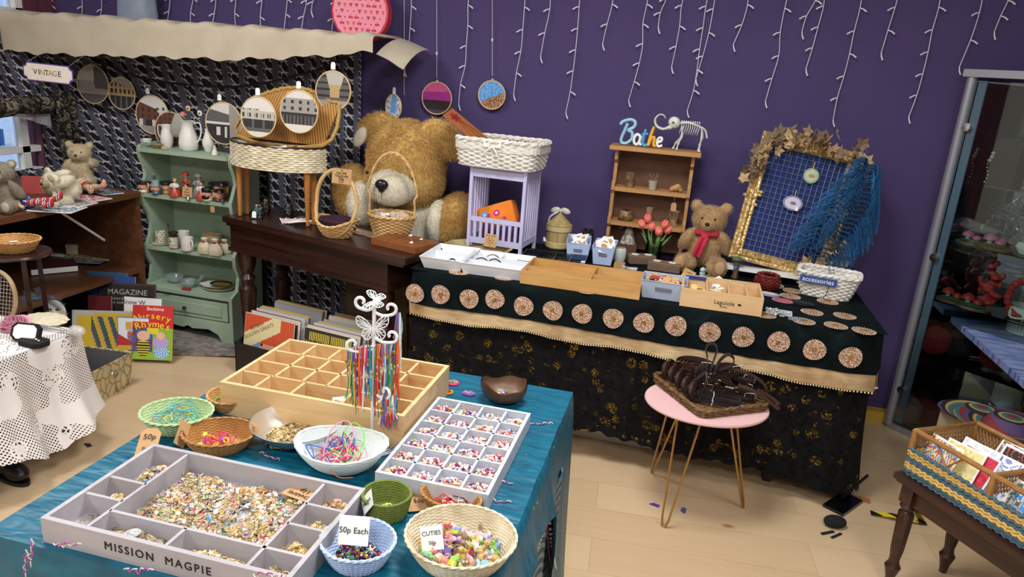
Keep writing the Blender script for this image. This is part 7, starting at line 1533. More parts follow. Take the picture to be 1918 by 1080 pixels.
M_ = T(.17, -.0006, .036) @ RX(PI / 2); MB().text('Laguiole', .024, M=M_ @ Matrix.Shear('XZ', 4, (0, 0)), ext=.0003).build('lettering', INK, lg); MB().text('by Jean', .010, M=M_ @ T(.0, -.016, 0), ext=.0003).build('lettering', INK, lg); MB().ell((.228, -.0008, .036), (.007, .0006, .005), 10).build('bee_mark', INK, lg)
MB().box((.055, .195, .072), (.085, .004, .014)).build('blue_edge_label', mat('ink_2a3a86', '2a3a86'), lg)
for i in range(14): tag(MB().lathe([(0, 0), (.014, 0), (.014, .0015), (0, .0015)], 16).build('token', mat('yellow_token', 'dcb45a', 'ecd08a', sc=60), loc=(.035 + random.uniform(.025, .085), 2.842 + random.uniform(.03, .15), TB + .034 + .0016 * i), rot=(random.gauss(0, .3), random.gauss(0, .3), 0)), 'thin yellow disc in the left cell of the pale wooden box', 'disc', 'yellow discs in the pale wooden box')
for i in range(6): tag(MB().grid(lambda u, v: (.03 * v * math.sin((u - .5) * 2.4), .035 * v * math.cos((u - .5) * 2.4) - .01, .010 * math.sin(v * 2.6) + .001 * math.sin(u * 60)), 24, 6, th=.002).build('seashell', mat('shell_cream', 'dccdb4', 'eee6d8', sc=40), loc=(.035 + .143 + random.uniform(-.012, .012), 2.842 + .04 + .018 * i, TB + .034 + .005 * i), rot=(.3, 0, i)), 'cream scallop shell in the second cell of the pale wooden box', 'shell', 'shells in the pale wooden box')
for i, cc in enumerate(('f0ece6', 'f0ece6', '5f3a80', '6f4a90', '5f3a80', 'd8ccb8')): tag(MB().ell((0, 0, 0), .011 if i < 2 else (.014, .010, .006), 12).build('ball', mat('ball_' + cc, cc, rough=.4), loc=(.035 + .22 + random.uniform(-.014, .014), 2.842 + .03 + .018 * i, TB + .040)), ['white ball', 'white ball', 'purple stone', 'purple stone', 'purple stone', 'cream pebble'][i] + ' in the third cell of the pale wooden box', 'trinket', 'trinkets in the third cell of the pale box' )
tag(MB().ell((0, 0, 0), .012, 16).build('bead', mat('dark_purple_bead', '2a1030', rough=.2), loc=(.035 + .28, 2.842 + .10, TB + .030)), 'single dark purple bead in the right cell of the pale wooden box', 'bead')
tag(MB().lathe([(0, 0), (.045, 0), (.0, .028)], 20, sy=.7).build('seashell', mat('shell_white', 'e8e4dc'), loc=(.035 + .15, 2.842 + .24, TB + .055)), 'large white shell behind the pale wooden box', 'shell')
# ================================================================== right half of the long table
SW = wood('rustic_shelf', 'a97a48', 'c2925c', 14, rough=.6); SWD = mat('dark_brown_board', '6d4a35', '5c3d2c', rough=.7)  # darker brown board for the shelf back and the bell's block
sh = thing('small_shelf', 'small rustic wooden shelf unit with scalloped sides at the back of the long table', 'shelf', (-.365, 3.60, TB), .0); sw, sd, shh = .385, .13, .520
for x in (0, sw - .016): MB().prism([(sd, 0), (sd, shh), (.02, shh), (.02, shh - .05), (.045, shh - .07), (.045, shh - .15), (.012, shh - .17), (.012, shh - .20), (.03, shh - .22), (.03, shh - .32), (.0, shh - .34), (.0, shh - .37), (.02, shh - .39), (.0, .0)], 0, .016, M=T(x, 0, 0) @ Matrix(((0, 0, 1, 0), (1, 0, 0, 0), (0, 1, 0, 0), (0, 0, 0, 1)))).build('side_panel', SW, sh)
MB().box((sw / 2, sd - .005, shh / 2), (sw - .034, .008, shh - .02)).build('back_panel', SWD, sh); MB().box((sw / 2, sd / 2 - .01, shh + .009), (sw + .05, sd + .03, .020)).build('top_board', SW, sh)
SHZs = [.335, .165]
for z, y0 in ((.325, .012), (.155, .0)): MB().box((sw / 2, (y0 + sd) / 2 - .002, z), (sw - .034, sd - y0 - .012, .020)).build('shelf_board', SW, sh)
def shp(fx, z, dy=.05): return (sh.location.x + sw * fx, sh.location.y + dy, TB + z)
STRIPE = mat('dark_light_pot', '1f140e', 'a8895c', rough=.45, sc=40)
def pot(nm, lb, loc, prof, mt, cat, n=24, **kw): t = thing(nm, lb, cat, loc); hollow(MB(), prof, .003, n, **kw).build('body', mt, t); return t
pot('owl_ornament', 'dark streaked owl-shaped pot on the upper board of the rustic shelf', shp(.22, .336), [(.018, 0), (.022, .02), (.020, .045), (.022, .06), (.024, .072)], STRIPE, 'ornament')
a_ = pot('glass_planter', 'small ridged glass pot with a spiky air plant on the rustic shelf', shp(.52, .336), [(.018, 0), (.021, .03), (.023, .045)], mat('frosted_pot', 'a9a590', rough=.3), 'plant pot'); m = MB()
for i in range(14): a = i * .9; m.tube([(0, 0, .03), (.012 * math.cos(a), .012 * math.sin(a), .055), (.026 * math.cos(a), .026 * math.sin(a), .066 + .01 * (i % 3))], [.0015, .0013, .0004], 5)
m.build('air_plant', mat('air_plant', '7f7466', rough=.8), a_)
dr_ = thing('carved_root', 'pale gnarled carved root with hanging kraft tag on the rustic shelf', 'ornament', shp(.82, .336)); V_, F_ = remesh(MB().ell((0, 0, .02), (.03, .018, .014), 12).ell((-.02, 0, .012), (.014, .014, .012), 10).ell((.022, 0, .010), (.013, .014, .011), 10).ell((.006, -.008, .030), (.016, .012, .012), 10), .004, 2); m = MB(); m.v = [tuple(v) for v in V_]; m.f = F_; m.build('root', mat('pale_root', 'c9a069', '9a7444', sc=40), dr_, ang=180)
MB().tube([(0, -.018, .018), (.0, -.058, .0), (.0, -.060, -.04)], .0006, 4).prism([(-.013, -.085), (.013, -.085), (.013, -.052), (.006, -.044), (-.006, -.044), (-.013, -.052)], -.0615, -.0605, M=Matrix(((1, 0, 0, 0), (0, 0, 1, 0), (0, 1, 0, 0), (0, 0, 0, 1)))).build('price_tag', KRAFT, dr_)
pot('round_pot', 'round brown streaked pot on the lower board of the rustic shelf', shp(.22, .166), [(.022, 0), (.040, .018), (.042, .03), (.034, .048), (.024, .052)], STRIPE, 'pot')
pot('vase', 'narrow brown and cream vase on the lower board of the rustic shelf', shp(.52, .166), [(.019, 0), (.016, .03), (.014, .055), (.018, .078)], mat('brown_vase', '7a5640', 'c2a583', rough=.45, sc=14), 'vase')
pot('vase', 'flared vase with dark flecks at the right of the rustic shelf', shp(.84, .166), [(.024, 0), (.022, .01), (.020, .03), (.028, .075)], mat('fleck_vase', '4a3524', 'b08f66', rough=.5, sc=70), 'vase')
bt_ = thing('word_sign', 'painted wooden script letters reading Bathe standing on the rustic shelf', 'sign', (sh.location.x + .01, 3.63, TB + shh + .020)); bt_.scale = (1.15,) * 3
LB, LWh, LB2, LY_ = mat('l_pale', '9ccbe2', rough=.5), mat('l_white', 'f0f2f2', rough=.5), mat('l_blue', '4f9fd0', rough=.5), mat('l_yellow', 'e8b23a', rough=.5)
def stroke(pts, r, mt, cl=False): MB().tube([(p.x, 0, p.z) for p in smoothpath([(x, 0, z) for x, z in pts], 8, cl)], r, 10, flat=.9, closed=cl).build('letter', mt, bt_)
stroke([(.0, .085), (.01, .098), (.04, .108), (.060, .100), (.058, .080), (.036, .064), (.052, .056), (.054, .030), (.034, .010), (.014, .010), (.010, .028), (.020, .060), (.030, .092)], .0075, LB)
stroke([(.088, .044), (.074, .050), (.064, .034), (.066, .014), (.078, .008), (.088, .024), (.091, .046), (.088, .018), (.096, .007)], .0065, LWh)
stroke([(.108, .074), (.103, .04), (.104, .012), (.112, .007), (.120, .014)], .0065, LB2); stroke([(.094, .052), (.120, .056)], .005, LB2)
stroke([(.142, .088), (.132, .05), (.126, .008), (.136, .038), (.148, .042), (.148, .012), (.158, .008)], .0070, LY_)
stroke([(.163, .024), (.178, .032), (.178, .044), (.166, .042), (.161, .024), (.168, .008), (.184, .014)], .0060, LWh)
ms = thing('mammoth_skeleton', 'white toy mammoth skeleton with curled tusks standing on the rustic shelf', 'toy skeleton', (sh.location.x + .325, 3.625, TB + shh + .020)); ms.scale = (1.15,) * 3; BN = mat('toy_bone', 'dfe3da', 'c2c8ba', rough=.5, sc=60)
MB().ell((-.052, 0, .112), (.026, .018, .024), 14, rot=(0, .5, 0)).ell((-.066, 0, .092), (.018, .010, .010), 10, rot=(0, -.6, 0)).build('skull', BN, ms); [MB().ell((-.056, q * .0155, .112), .0055, 8).build('eye_socket', mat('socket', '4a5048'), ms) for q in (-1, 1)]
for q in (-1, 1): MB().tube(smoothpath([(-.070, q * .008, .092), (-.095, q * .014, .082), (-.122, q * .018, .092), (-.132, q * .018, .118), (-.118, q * .015, .138), (-.100, q * .012, .138), (-.090, q * .010, .126)], 6), [.0052 - .0038 * i / 36 for i in range(37)], 8).build('tusk', BN, ms)
m = MB().tube(smoothpath([(-.040, 0, .108), (.0, 0, .116), (.04, 0, .108), (.075, 0, .092), (.088, 0, .060)], 5), .004, 8)
for i in range(9):
 x = -.022 + .009 * i
 for q in (-1, 1): m.tube(smoothpath([(x, 0, .113), (x + .002, q * .019, .100), (x - .002, q * .019, .080), (x - .004, q * .006, .068)], 3), .0016, 5)
 m.ell((x, 0, .119), (.003, .002, .005), 6)
m.build('spine_and_ribs', BN, ms)
for x, q, d in ((-.018, -1, -.010), (-.020, 1, -.024), (.062, -1, .002), (.066, 1, -.006)): MB().tube(smoothpath([(x, q * .012, .100), (x + .004, q * .016, .060), (x + d * .6, q * .016, .030), (x + d, q * .016, .004)], 4), [.005, .004, .0035, .0035, .005, .0035, .003, .003, .005, .003, .003, .004, .006], 8).build('leg', BN, ms)
tu = thing('tulip_vase', 'bunch of coral pink tulips in a clear glass before the rustic shelf', 'flowers', at(1222, 482)); tu.scale = (1.3, 1.3, 1.25); hollow(MB(), [(.03, .001), (.032, .01), (.034, .075)], .002).build('glass', glassm('vase_glass', 'f0f6f4', mixf=.88), tu)
TUL, GRN = mat('tulip_coral', 'e8605f', 'f08a72', rough=.5, sc=30), mat('tulip_leaf', '4f7a3a', '7a9c58', rough=.6)
for i, (x, z, a) in enumerate([(-.055, .140, -.5), (-.018, .135, 0), (.012, .120, .1), (.045, .130, .35), (-.035, .165, -.3), (.030, .150, .25)]):
 st_ = MB().tube(smoothpath([(x * .15, 0, .006), (x * .6, 0, .07), (x, -.004 * (i % 3), z - .02)], 4), .0024, 6).build('stem', GRN, tu); m = MB()
 for k in range(6):
  b = k * PI / 3; m.grid(lambda u, v: (.015 * math.sin(v * 2.5 + .35) * math.cos(b + (u - .5) * 1.3), .015 * math.sin(v * 2.5 + .35) * math.sin(b + (u - .5) * 1.3), -.016 + .040 * v - .010 * abs(2 * u - 1) * v), 6, 6, th=.0008, M=T(x, -.004 * (i % 3), z - .012) @ RY(a))
 m.build('flower', TUL, st_)
m = MB(); [m.grid(lambda u, v: (.02 * q * (.3 + v * 2) + .009 * (u - .5) * math.sin(v * PI), -.01 + .01 * math.sin(q * 7) * v, .02 + .105 * v - .02 * v * v), 4, 8, th=.0008) for q in (-1.2, -.6, .4, .9, 1.4)]; m.build('leaves', GRN, tu)
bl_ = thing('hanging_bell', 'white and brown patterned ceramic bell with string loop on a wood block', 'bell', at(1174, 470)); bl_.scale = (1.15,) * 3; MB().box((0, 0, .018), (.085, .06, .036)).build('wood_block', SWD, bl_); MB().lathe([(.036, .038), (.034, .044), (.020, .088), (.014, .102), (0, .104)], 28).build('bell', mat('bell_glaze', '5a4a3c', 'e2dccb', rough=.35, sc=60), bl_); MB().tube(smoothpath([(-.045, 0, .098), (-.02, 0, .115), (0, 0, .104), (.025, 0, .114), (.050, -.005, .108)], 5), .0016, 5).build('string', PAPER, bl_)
pot('round_jar', 'glass jar with a gold woven lid between the blue basket and the bell', at(1160, 488), [(.026, 0), (.03, .02), (.03, .055), (.024, .065)], mat('pale_glass', 'c9cfc6', rough=.2), 'jar')
CAND = mat('candle_wax', 'efe8da', rough=.5); BLK = wood('driftwood_block', '5f4a3a', '8a6e56', 10, rough=.7)
def tealight(px, py, L, rz, lb):
 t = thing('candle_block', lb, 'candle holder', at(px, py), rz); V_, F_ = remesh(MB().box((0, 0, .021), (L, .062, .042)), .005, 3); m = MB(); m.v = [tuple(v) for v in V_]; m.f = F_; m.build('block', BLK, t, ang=60)
 for x in (-L * .24, L * .24): c_ = MB().lathe([(0, .036), (.018, .036), (.019, .0435), (0, .044)], 20).build('tealight', CAND, t); c_.location = (x, 0, 0); w_ = MB().cyl((0, 0, .044), (0, 0, .050), .0008, n=5).build('wick', INK, c_)
tealight(1200, 492, .135, .35, 'rounded driftwood block with two tealights, behind the other block'); tealight(1243, 506, .15, -.05, 'squared driftwood block with two tealights in front of the tulips')
for i, (px, py, cc, lb, d) in enumerate([(1160, 500, 'b58a58', 'small wooden cone block left of the candle blocks', (.05, .05, .02)), (1215, 522, 'c9a878', 'pale flat wood offcut under the squared candle block', (.12, .05, .012)), (1270, 524, 'a8845c', 'brown wood offcut right of the squared candle block', (.10, .05, .016)), (1180, 512, 'c8323c', 'red satin ribbon bow between the candle blocks', (.03, .03, .008))]):
 c = at(px, py); tag(MB().box((0, 0, d[2] / 2), d).box((d[0] * .2, 0, d[2] * .9), (d[0] * .4, d[1] * .5, d[2] * .3)).build('wood_offcut' if i < 3 else 'ribbon_bow', mat('off_' + cc, cc, rough=.7), loc=c, rot=(0, 0, .3 * i)), lb, 'wood' if i < 3 else 'ribbon')
card('price_card', 'kraft card leaning beside the blue cat ornament', ['tealight', 'holders £3'], .055, .045, tuple(Vector(at(1288, 524)) + Vector((0, 0, .026))), (PI / 2 - .5, .3, -.2), sizes=[.008, .008])
ct = thing('cat_ornament', 'pale blue cat-shaped ornament with a green sprig before the brown bear', 'ornament', at(1313, 528)); m = MB().lathe([(0, 0), (.026, .002), (.024, .008), (.012, .012), (.011, .03), (.013, .045), (.0, .056)], 20).ell((0, -.004, .058), (.013, .012, .012), 12); [m.add([(q * .012, 0, .064), (q * .004, 0, .068), (q * .010, 0, .080)], [(0, 1, 2), (2, 1, 0)]) for q in (-1, 1)]; m.build('cat', mat('pale_blue_glaze', 'a9c8d4', rough=.3), ct); m = MB(); [m.ell((.028 + .008 * math.cos(k), .01 * math.sin(k * 2), .028 + .004 * (k % 3)), (.009, .002, .005), 8, rot=(k, k * .7, 0)) for k in range(9)]; m.build('sprig', GRN, ct)
teddy('teddy_bear', 'brown plush bear with a red scarf sitting on the long table by the gold frame', (*at(1316, 500)[:2], TB - .002), -.12, 1.12, BF, fur('bear_pad', 'a9865c', 'bd9a70'), scarf=mat('red_scarf', 'b5243c', 'c93a50', rough=.9, sc=20, bump=.3), nfur=16000, fl=.009)
FW_, FH_ = .455, .60; TLT = .23
fr = thing('grid_board', 'large gilt picture frame with wire grid over blue cloth, leaning on the purple wall', 'picture frame', (.455, 3.46, TB + .055), rot=(-TLT, .15, .08))
t = NT('gilt'); t.pr(.36, .5); v = t.co(); n = t.noise(v, 60, 3); t.col(t.ramp(n, [(.35, 'b08a4a'), (.6, 'e0c388'), (.8, 'f4e2b4')])); t.bump(t.vor(v, 70), .6, .006); GILT = t.m
prf = [(0, .0), (0, .018), (.008, .026), (.018, .022), (.026, .030), (.036, .020), (.046, .022), (.054, .012), (.054, 0)]
def side(L, M_):
 m_ = MB(); n = len(prf); m_.add([(x, -h, 0 + x) for x, h in prf] + [(x, -h, L - x) for x, h in prf], [(i, i + 1, n + i + 1, n + i) for i in range(n - 1)], M=M_); m_.build('frame_side', GILT, fr)
side(FH_, T(-FW_ / 2, 0, 0)); side(FH_, T(FW_ / 2, 0, 0) @ Matrix.Scale(-1, 4, (1, 0, 0))); side(FW_, T(-FW_ / 2, 0, 0) @ Matrix(((0, 0, 1, 0), (0, 1, 0, 0), (1, 0, 0, 0), (0, 0, 0, 1)))); side(FW_, T(-FW_ / 2, 0, FH_) @ Matrix(((0, 0, 1, 0), (0, 1, 0, 0), (-1, 0, 0, 0), (0, 0, 0, 1))))
m = MB(); [m.ell((sx_q * (FW_ / 2 - .03) + random.gauss(0, .018), -.024, z_q + random.gauss(0, .02)), (.012, .006, .008), 6) for sx_q in (-1, 1) for z_q in (.05, FH_ - .05, FH_ * .5) for k in range(8)]; m.build('moulded_ornament', GILT, fr)
MB().box((0, .004, FH_ / 2), (FW_ - .08, .006, FH_ - .08)).build('blue_backing', felt('blue_felt', '162a63', '1d3576'), fr)
m = MB(); gx = .052; nx = 14; nz = 19; GA, GB = FW_ - .108, FH_ - .108
[m.tube([(-GA / 2 + GA * i / nx, -.006, gx), (-GA / 2 + GA * i / nx, -.006, FH_ - gx)], .0011, 4) for i in range(nx + 1)]; [m.tube([(-GA / 2, -.0075, gx + GB * i / nz), (GA / 2, -.0075, gx + GB * i / nz)], .0011, 4) for i in range(nz + 1)]; m.build('wire_grid', mat('steel_wire', 'a9a7ae', rough=.35, metal=.6), fr)
es = thing('table_easel', 'low white wooden ledge carrying the gilt frame', 'easel', (.445, 3.44, TB), -.10); MB().box((0, 0, .042), (.50, .07, .016)).build('ledge', WHITE, es); [MB().box((x, 0, .017), (.016, .016, .034)).build('leg', WHITE, es) for x in (-.22, .02, .22)]
FM = T(*fr.location) @ Euler(fr.rotation_euler).to_matrix().to_4x4()
def pend(x, z, r, rx, cols, lb):
 t = thing('pendant', lb, 'pendant', FM @ Vector((x, -.016, z)), rot=fr.rotation_euler); MB().lathe([(0, 0), (r, 0), (r, .004), (0, .005)], 26, sx=rx, M=RX(PI / 2)).build('rim', cols[0], t); MB().lathe([(0, .0052), (r * .8, .0052), (0, .0062)], 26, sx=rx, M=RX(PI / 2)).build('face', cols[1], t); MB().ell((0, -.0068, 0), (r * .4, .001, r * .22), 10).build('motif', cols[2], t); MB().tube([(0, -.002, r), (0, -.002, r + .028)], .002, 6).build('hanger', BRASS, t); return t
pend(.03, .450, .035, 1, [mat('sage_rim', '8fa888'), mat('sage_face', 'c2cdb0', 'a9b89a', sc=60), mat('fox', 'b08a5a')], 'round sage green pendant with a gold motif hanging on the wire grid'); p_ = pend(-.015, .31, .034, 1.35, [mat('lilac_rim', '7f86a8'), mat('lilac_face', 'd4c6da'), mat('greymotif', '77777c')], 'oval lilac pendant with a grey motif hanging on the wire grid'); MB().box((.022, -.008, -.022), (.014, .001, .018)).build('price_tag', PAPER, p_)
LFM = [mat('dry_leaf_a', '8a6f4c', 'b3946a', rough=.75, sc=30), mat('dry_leaf_b', 'a88a5c', 'd0b482', rough=.75, sc=30), mat('dry_leaf_c', '6b5742', '8c745a', rough=.75, sc=30)]
ivy = []
for mt in LFM:
 pts = [];
 for k in range(10): a = k * PI / 5 + PI / 2; r = .036 if k % 2 == 0 else .019; r *= (1.15 if k == 0 else .8 if k in (4, 6) else 1); pts.append((r * math.cos(a), r * math.sin(a)))
 m = MB(); m.add([(0, 0, .006)] + [(x, y, (-.004 if k % 2 == 0 else .003)) for k, (x, y) in enumerate(pts)], [(0, k + 1, (k + 1) % 10 + 1) for k in range(10)]); m.add([(0, 0, .005)] + [(x, y, (-.005 if k % 2 == 0 else .002)) for k, (x, y) in enumerate(pts)], [(0, (k + 1) % 10 + 1, k + 1) for k in range(10)]); m.tube([(0, -.02, .003), (.004, -.04, -.006)], .0008, 4); o = m.build('ivy_leaf', mt, smooth=False); ivy.append(o.data); bpy.data.objects.remove(o)
gar = thing('leaf_garland', 'dried brown ivy leaf garland wound round the top and corner of the gilt frame', 'garland', fr.location, rot=fr.rotation_euler)
path = [(-.235, .40), (-.225, .46), (-.205, .52), (-.16, .565), (-.10, .59), (-.03, .60), (.04, .595), (.11, .585), (.17, .575), (.225, .56)]; path2 = [(.10, .01), (.15, .03), (.19, .05), (.22, .09), (.235, .15), (.19, .0)]
for P_, n_, sp in ((path, 74, .024), (path2, 42, .032)):
 MB().tube(smoothpath([(x, -.03, z) for x, z in P_[:5 if P_ is path2 else None]], 5), .0022, 6).build('vine', LFM[2], gar)
 for i in range(n_):
  f = random.random() * (len(P_) - 1.001); k = int(f); q = f - k; x = P_[k][0] * (1 - q) + P_[k + 1][0] * q; z = P_[k][1] * (1 - q) + P_[k + 1][1] * q
  if i >= 100: break
  o = bpy.data.objects.new('leaf', random.choice(ivy)); COL.objects.link(o); o.parent = gar; o.location = (x + random.gauss(0, sp), -.038 - random.random() * .030, z + random.gauss(0, sp)); o.rotation_euler = (PI / 2 + random.gauss(0, .5), random.gauss(0, .5), random.random() * 6.28); o.scale = (random.uniform(.75, 1.1),) * 3
def plume(name, lb, M_, L, W_, mt, n, seed, down=.25):
 r_ = random.Random(seed); t = thing(name, lb, 'feather', M_.to_translation(), rot=M_.to_euler()); sp = smoothpath([(0, 0, 0), (.02, -.01, L * .35), (.012, -.014, L * .7), (-.03, -.01, L)], 8); MB().tube(sp, [.0022 - .0015 * i / len(sp) for i in range(len(sp))], 6).build('quill', mat('quill_dark', '14202c'), t); m = MB()
 for i in range(n):
  f = .08 + .92 * i / n; k = min(int(f * (len(sp) - 1)), len(sp) - 2); b = sp[k]; q = 1 if i % 2 else -1; w = W_ * (.5 + .5 * math.sin(min(1, f * 1.15) * PI) ** .6) * r_.uniform(.7, 1.1); dy = r_.uniform(-.05, .02)
  p1_ = b + Vector((q * w * .55, dy * .5, .02)); p2_ = b + Vector((q * w, dy, -down * w + r_.uniform(-.02, .01))); p3_ = p2_ + Vector((q * .004, 0, -.03 * r_.random())); th_ = r_.uniform(.0011, .0019)
  m.tube(smoothpath([b, p1_, p2_, p3_], 3), [th_] * 5 + [th_ * .8] * 4 + [th_ * .3], 3)
 m.build('barbs', mt, t)
PEA = mat('peacock_blue', '0b3f66', '16639a', rough=.7, sc=14); plume('ostrich_feather', 'large peacock blue ostrich feather hanging over the right side of the gilt frame', FM @ T(.11, -.065, .07) @ RY(.32), .50, .135, PEA, 520, 1); plume('ostrich_feather', 'shorter blue ostrich feather at the right edge of the gilt frame', FM @ T(.20, -.055, .16) @ RY(.18), .36, .10, PEA, 300, 2, .6)
BZ = mat('bronze_green', '2c3a3c', '4d6064', rough=.4, metal=.4, sc=40); cs_ = thing('candlestick', 'dark bronze twisted candlestick in front of the gilt frame', 'candlestick', at(1380, 500)); MB().lathe([(0, 0), (.026, .002), (.022, .01), (.008, .018), (.006, .05), (.011, .06), (.006, .072), (.008, .10), (.006, .112), (.018, .120), (.020, .126), (0, .124)], 20).build('stick', BZ, cs_)
tr_ = thing('tree_ornament', 'miniature tree trunk ornament with green crown and a blue bird', 'ornament', at(1376, 520)); MB().lathe([(.016, 0), (.012, .02), (.011, .05), (.018, .075), (0, .08)], 14, wob=lambda a, z: 1 + .15 * math.sin(3 * a)).build('trunk', mat('trunk_brown', '7a5c40', '5a4230', sc=40), tr_); MB().ell((0, 0, .088), (.026, .022, .014), 12).build('crown', mat('moss_green', '4f7a55', '2f5a44', sc=90, bump=.8), tr_); MB().ell((-.004, -.016, .05), (.006, .004, .011), 8).build('bird', mat('bird_blue', '2f78c9'), tr_)
rw = thing('beaded_basket', 'small dark red beaded round bowl on the long table', 'basket', at(1435, 540)); woven(rw, .047, .047, .062, rows=9, stakes=26, bot=.8, material=mat('ruby_bead', '5a1a1a', '7a2a24', rough=.35, sc=60), prof=lambda v: .78 + .3 * math.sin(v * PI) + .12 * v)
for px, py, r, c1, c2, lb in ((1440, 552, .047, '8f9cc8', 'd8d0c2', 'blue-edged oval disc with a painted centre beside the red bowl'), (1466, 564, .045, 'c87888', 'b8606c', 'pink oval disc overlapping a medallion near the table front'), (1502, 569, .050, '16151a', '1f1e24', 'black oval disc in front of the white wicker basket')):
 c = at(px, py); t = thing('oval_plaque', lb, 'plaque', c, -.2); MB().lathe([(0, 0), (r, .001), (r, .006), (0, .008)], 32, sy=.62).build('rim', mat('pl_' + c1, c1, rough=.5), t); MB().lathe([(0, .0085), (r * .75, .0078), (0, .0088)], 32, sy=.62).build('face', mat('pl_' + c2, c2, rough=.6), t)
c = at(1454, 587); t = thing('jewellery_card', 'silvery grey card and tangled white-silver jewellery near the wooden box', 'jewellery', c, -.1); MB().box((.01, .02, .002), (.10, .075, .003)).build('card', mat('silver_card', 'b9c4c6', rough=.4), t); m = MB()
for i in range(38): m.ell((random.gauss(0, .022), random.gauss(-.012, .018), .006 + random.random() * .010), (.007, .0045, .003), 6, rot=(random.random() * 3, random.random() * 3, 0))
m.tube([(-.01, .03, .010), (.012, -.01, .014)], .004, 6); m.build('silver_cluster', mat('silver_pearl', 'cfcfca', rough=.25, metal=.5), t)
tag(MB().lathe([(0, 0), (.036, .0), (.038, .005), (0, .007)], 30, sy=.5, wob=lambda a, z: 1 + .2 * math.cos(a)).build('glass_pendant', XG, loc=at(1490, 598), rot=(0, 0, .3)), 'clear drop-shaped glass pendant at the table front', 'pendant')
ac = thing('rectangular_basket', 'white tapered wicker basket with a blue hand-painted accessories sign', 'basket', at(1545, 552), -.22); woven(ac, .125, .082, .105, rows=12, stakes=36, e=6, bot=.72, material=WICKW); MB().box((-.035, -.088, .080), (.15, .004, .030), M=T(0, -.004, 0)).build('sign_board', mat('sign_blue', '33508f', rough=.6), ac); MB().text('accessories', .028, M=T(-.035, -.0950, .080) @ RX(PI / 2), ext=.0003).build('lettering', PAPER, ac); MB().tube(smoothpath([(.01, -.084, .07), (.008, -.092, .03), (.0, -.085, .004), (.03, -.09, .002)], 5), .0016, 5).build('bead_string', INK, ac)
pt = thing('hairpin_table', 'small pale pink table with gold hairpin legs standing before the lace-covered table', 'table', (.182, 2.60, 0), .25); PK = mat('pale_pink', 'e2b7b6', rough=.45); HT = .46
MB().lathe([(0, HT - .012), (.228, HT - .012), (.232, HT - .006), (.230, HT), (0, HT)], 64, sx=1, sy=.82).build('tabletop', PK, pt); GLD = mat('gold_wire', 'b28a52', rough=.3, metal=.75)
PI_ = (T(.182, 2.60, 0) @ RZ(.25)).inverted()
for f_, a_, b_ in (((1221, 884), (1243, 768), (1263, 779)), ((1243, 985), (1264, 781), (1311, 795)), ((1392, 950), (1374, 799), (1387, 797))):
 F = PI_ @ G(*f_, .004); A, B = PI_ @ G(*a_, HT - .012), PI_ @ G(*b_, HT - .012); c_ = Vector((0, 0, HT - .012)); A, B = c_ + (A - c_) * .9, c_ + (B - c_) * .9; d = (B - A) * .12
 MB().tube([A] + smoothpath([F - d + (A - F) * .08, F - d * .6, F + d * .6, F + d + (B - F) * .08], 5) + [B], .0042, 8).build('leg', GLD, pt)
TC, TR_, TL_ = G(1300, 787, HT), G(1432, 771, HT), G(1229, 712, HT); tcn = (TR_ + TL_) / 2; tya = math.atan2(TR_.y - TC.y, TR_.x - TC.x)
lt_ = thing('leash_tray', 'shallow brown rattan tray full of rolled leather leads on the pink table', 'tray', (tcn.x, tcn.y, HT + .001), tya); RAT = mat('brown_rattan', '4f3520', '8a683c', rough=.6, sc=60, bump=.5)
woven(lt_, (TR_ - TC).length / 2, (TL_ - TC).length / 2, .030, rows=5, stakes=44, e=14, bot=.97, material=RAT)
LEA = mat('brown_leather', '33201b', '452c25', rough=.38, sc=20); LEA2 = mat('dark_leather', '211a1b', '30272a', rough=.35, sc=20)
LM = T(tcn.x, tcn.y, HT + .004) @ RZ(.1); GI = 'rolled leads in the rattan tray'
def roll(x, y, z, R, rot, mt, lb='rolled brown leather dog lead tied with twine in the rattan tray', turns=3.5, sx_=1.0):
 m = MB(); n = int(turns * 26); m.tube([((R * (.35 + .65 * i / n)) * sx_ * math.cos(i / 26 * 6.283), (R * (.35 + .65 * i / n)) * math.sin(i / 26 * 6.283), 0) for i in range(n + 1)], .0105, 4, upv=(0, 0, 1), flat=.22)
 p = LM @ Vector((x, y, z)); t = thing('leather_lead', lb, 'dog lead', p, rot=rot, group=GI); m.build('strap', mt, t); MB().tube([(R * sx_ * 1.02, 0, .013), (R * sx_ * .6, .002, .013), (R * sx_ * .3, 0, .012), (R * sx_ * .28, 0, -.012), (R * sx_ * 1.05, 0, -.013)], .0012, 5, closed=True).build('twine', PAPER, t); return t
for i in range(5): roll(-.150 + .022 * i, .10 - .045 * i, .045, .040, (.1, PI / 2 - .25, -.5), LEA)
for x, y, z, R, ro in ((-.07, .085, .035, .042, (1.35, 0, .3)), (.02, .09, .04, .045, (.3, 0, .2)), (.10, .07, .03, .045, (.2, .1, 0)), (-.06, .0, .03, .045, (.2, 0, .1)), (.05, .02, .035, .040, (1.3, 0, -.2)), (.11, -.03, .025, .042, (.1, .1, .4)), (-.05, .10, .080, .050, (.15, 0, 0)), (.06, .07, .078, .046, (.2, -.1, .5)), (-.02, .03, .07, .042, (1.2, 0, .5)), (.12, .09, .055, .044, (.1, .2, .3))): roll(x, y, z, R, ro, LEA2 if R < .045 else LEA, sx_=1.5 if ro[0] < 1 else 1)
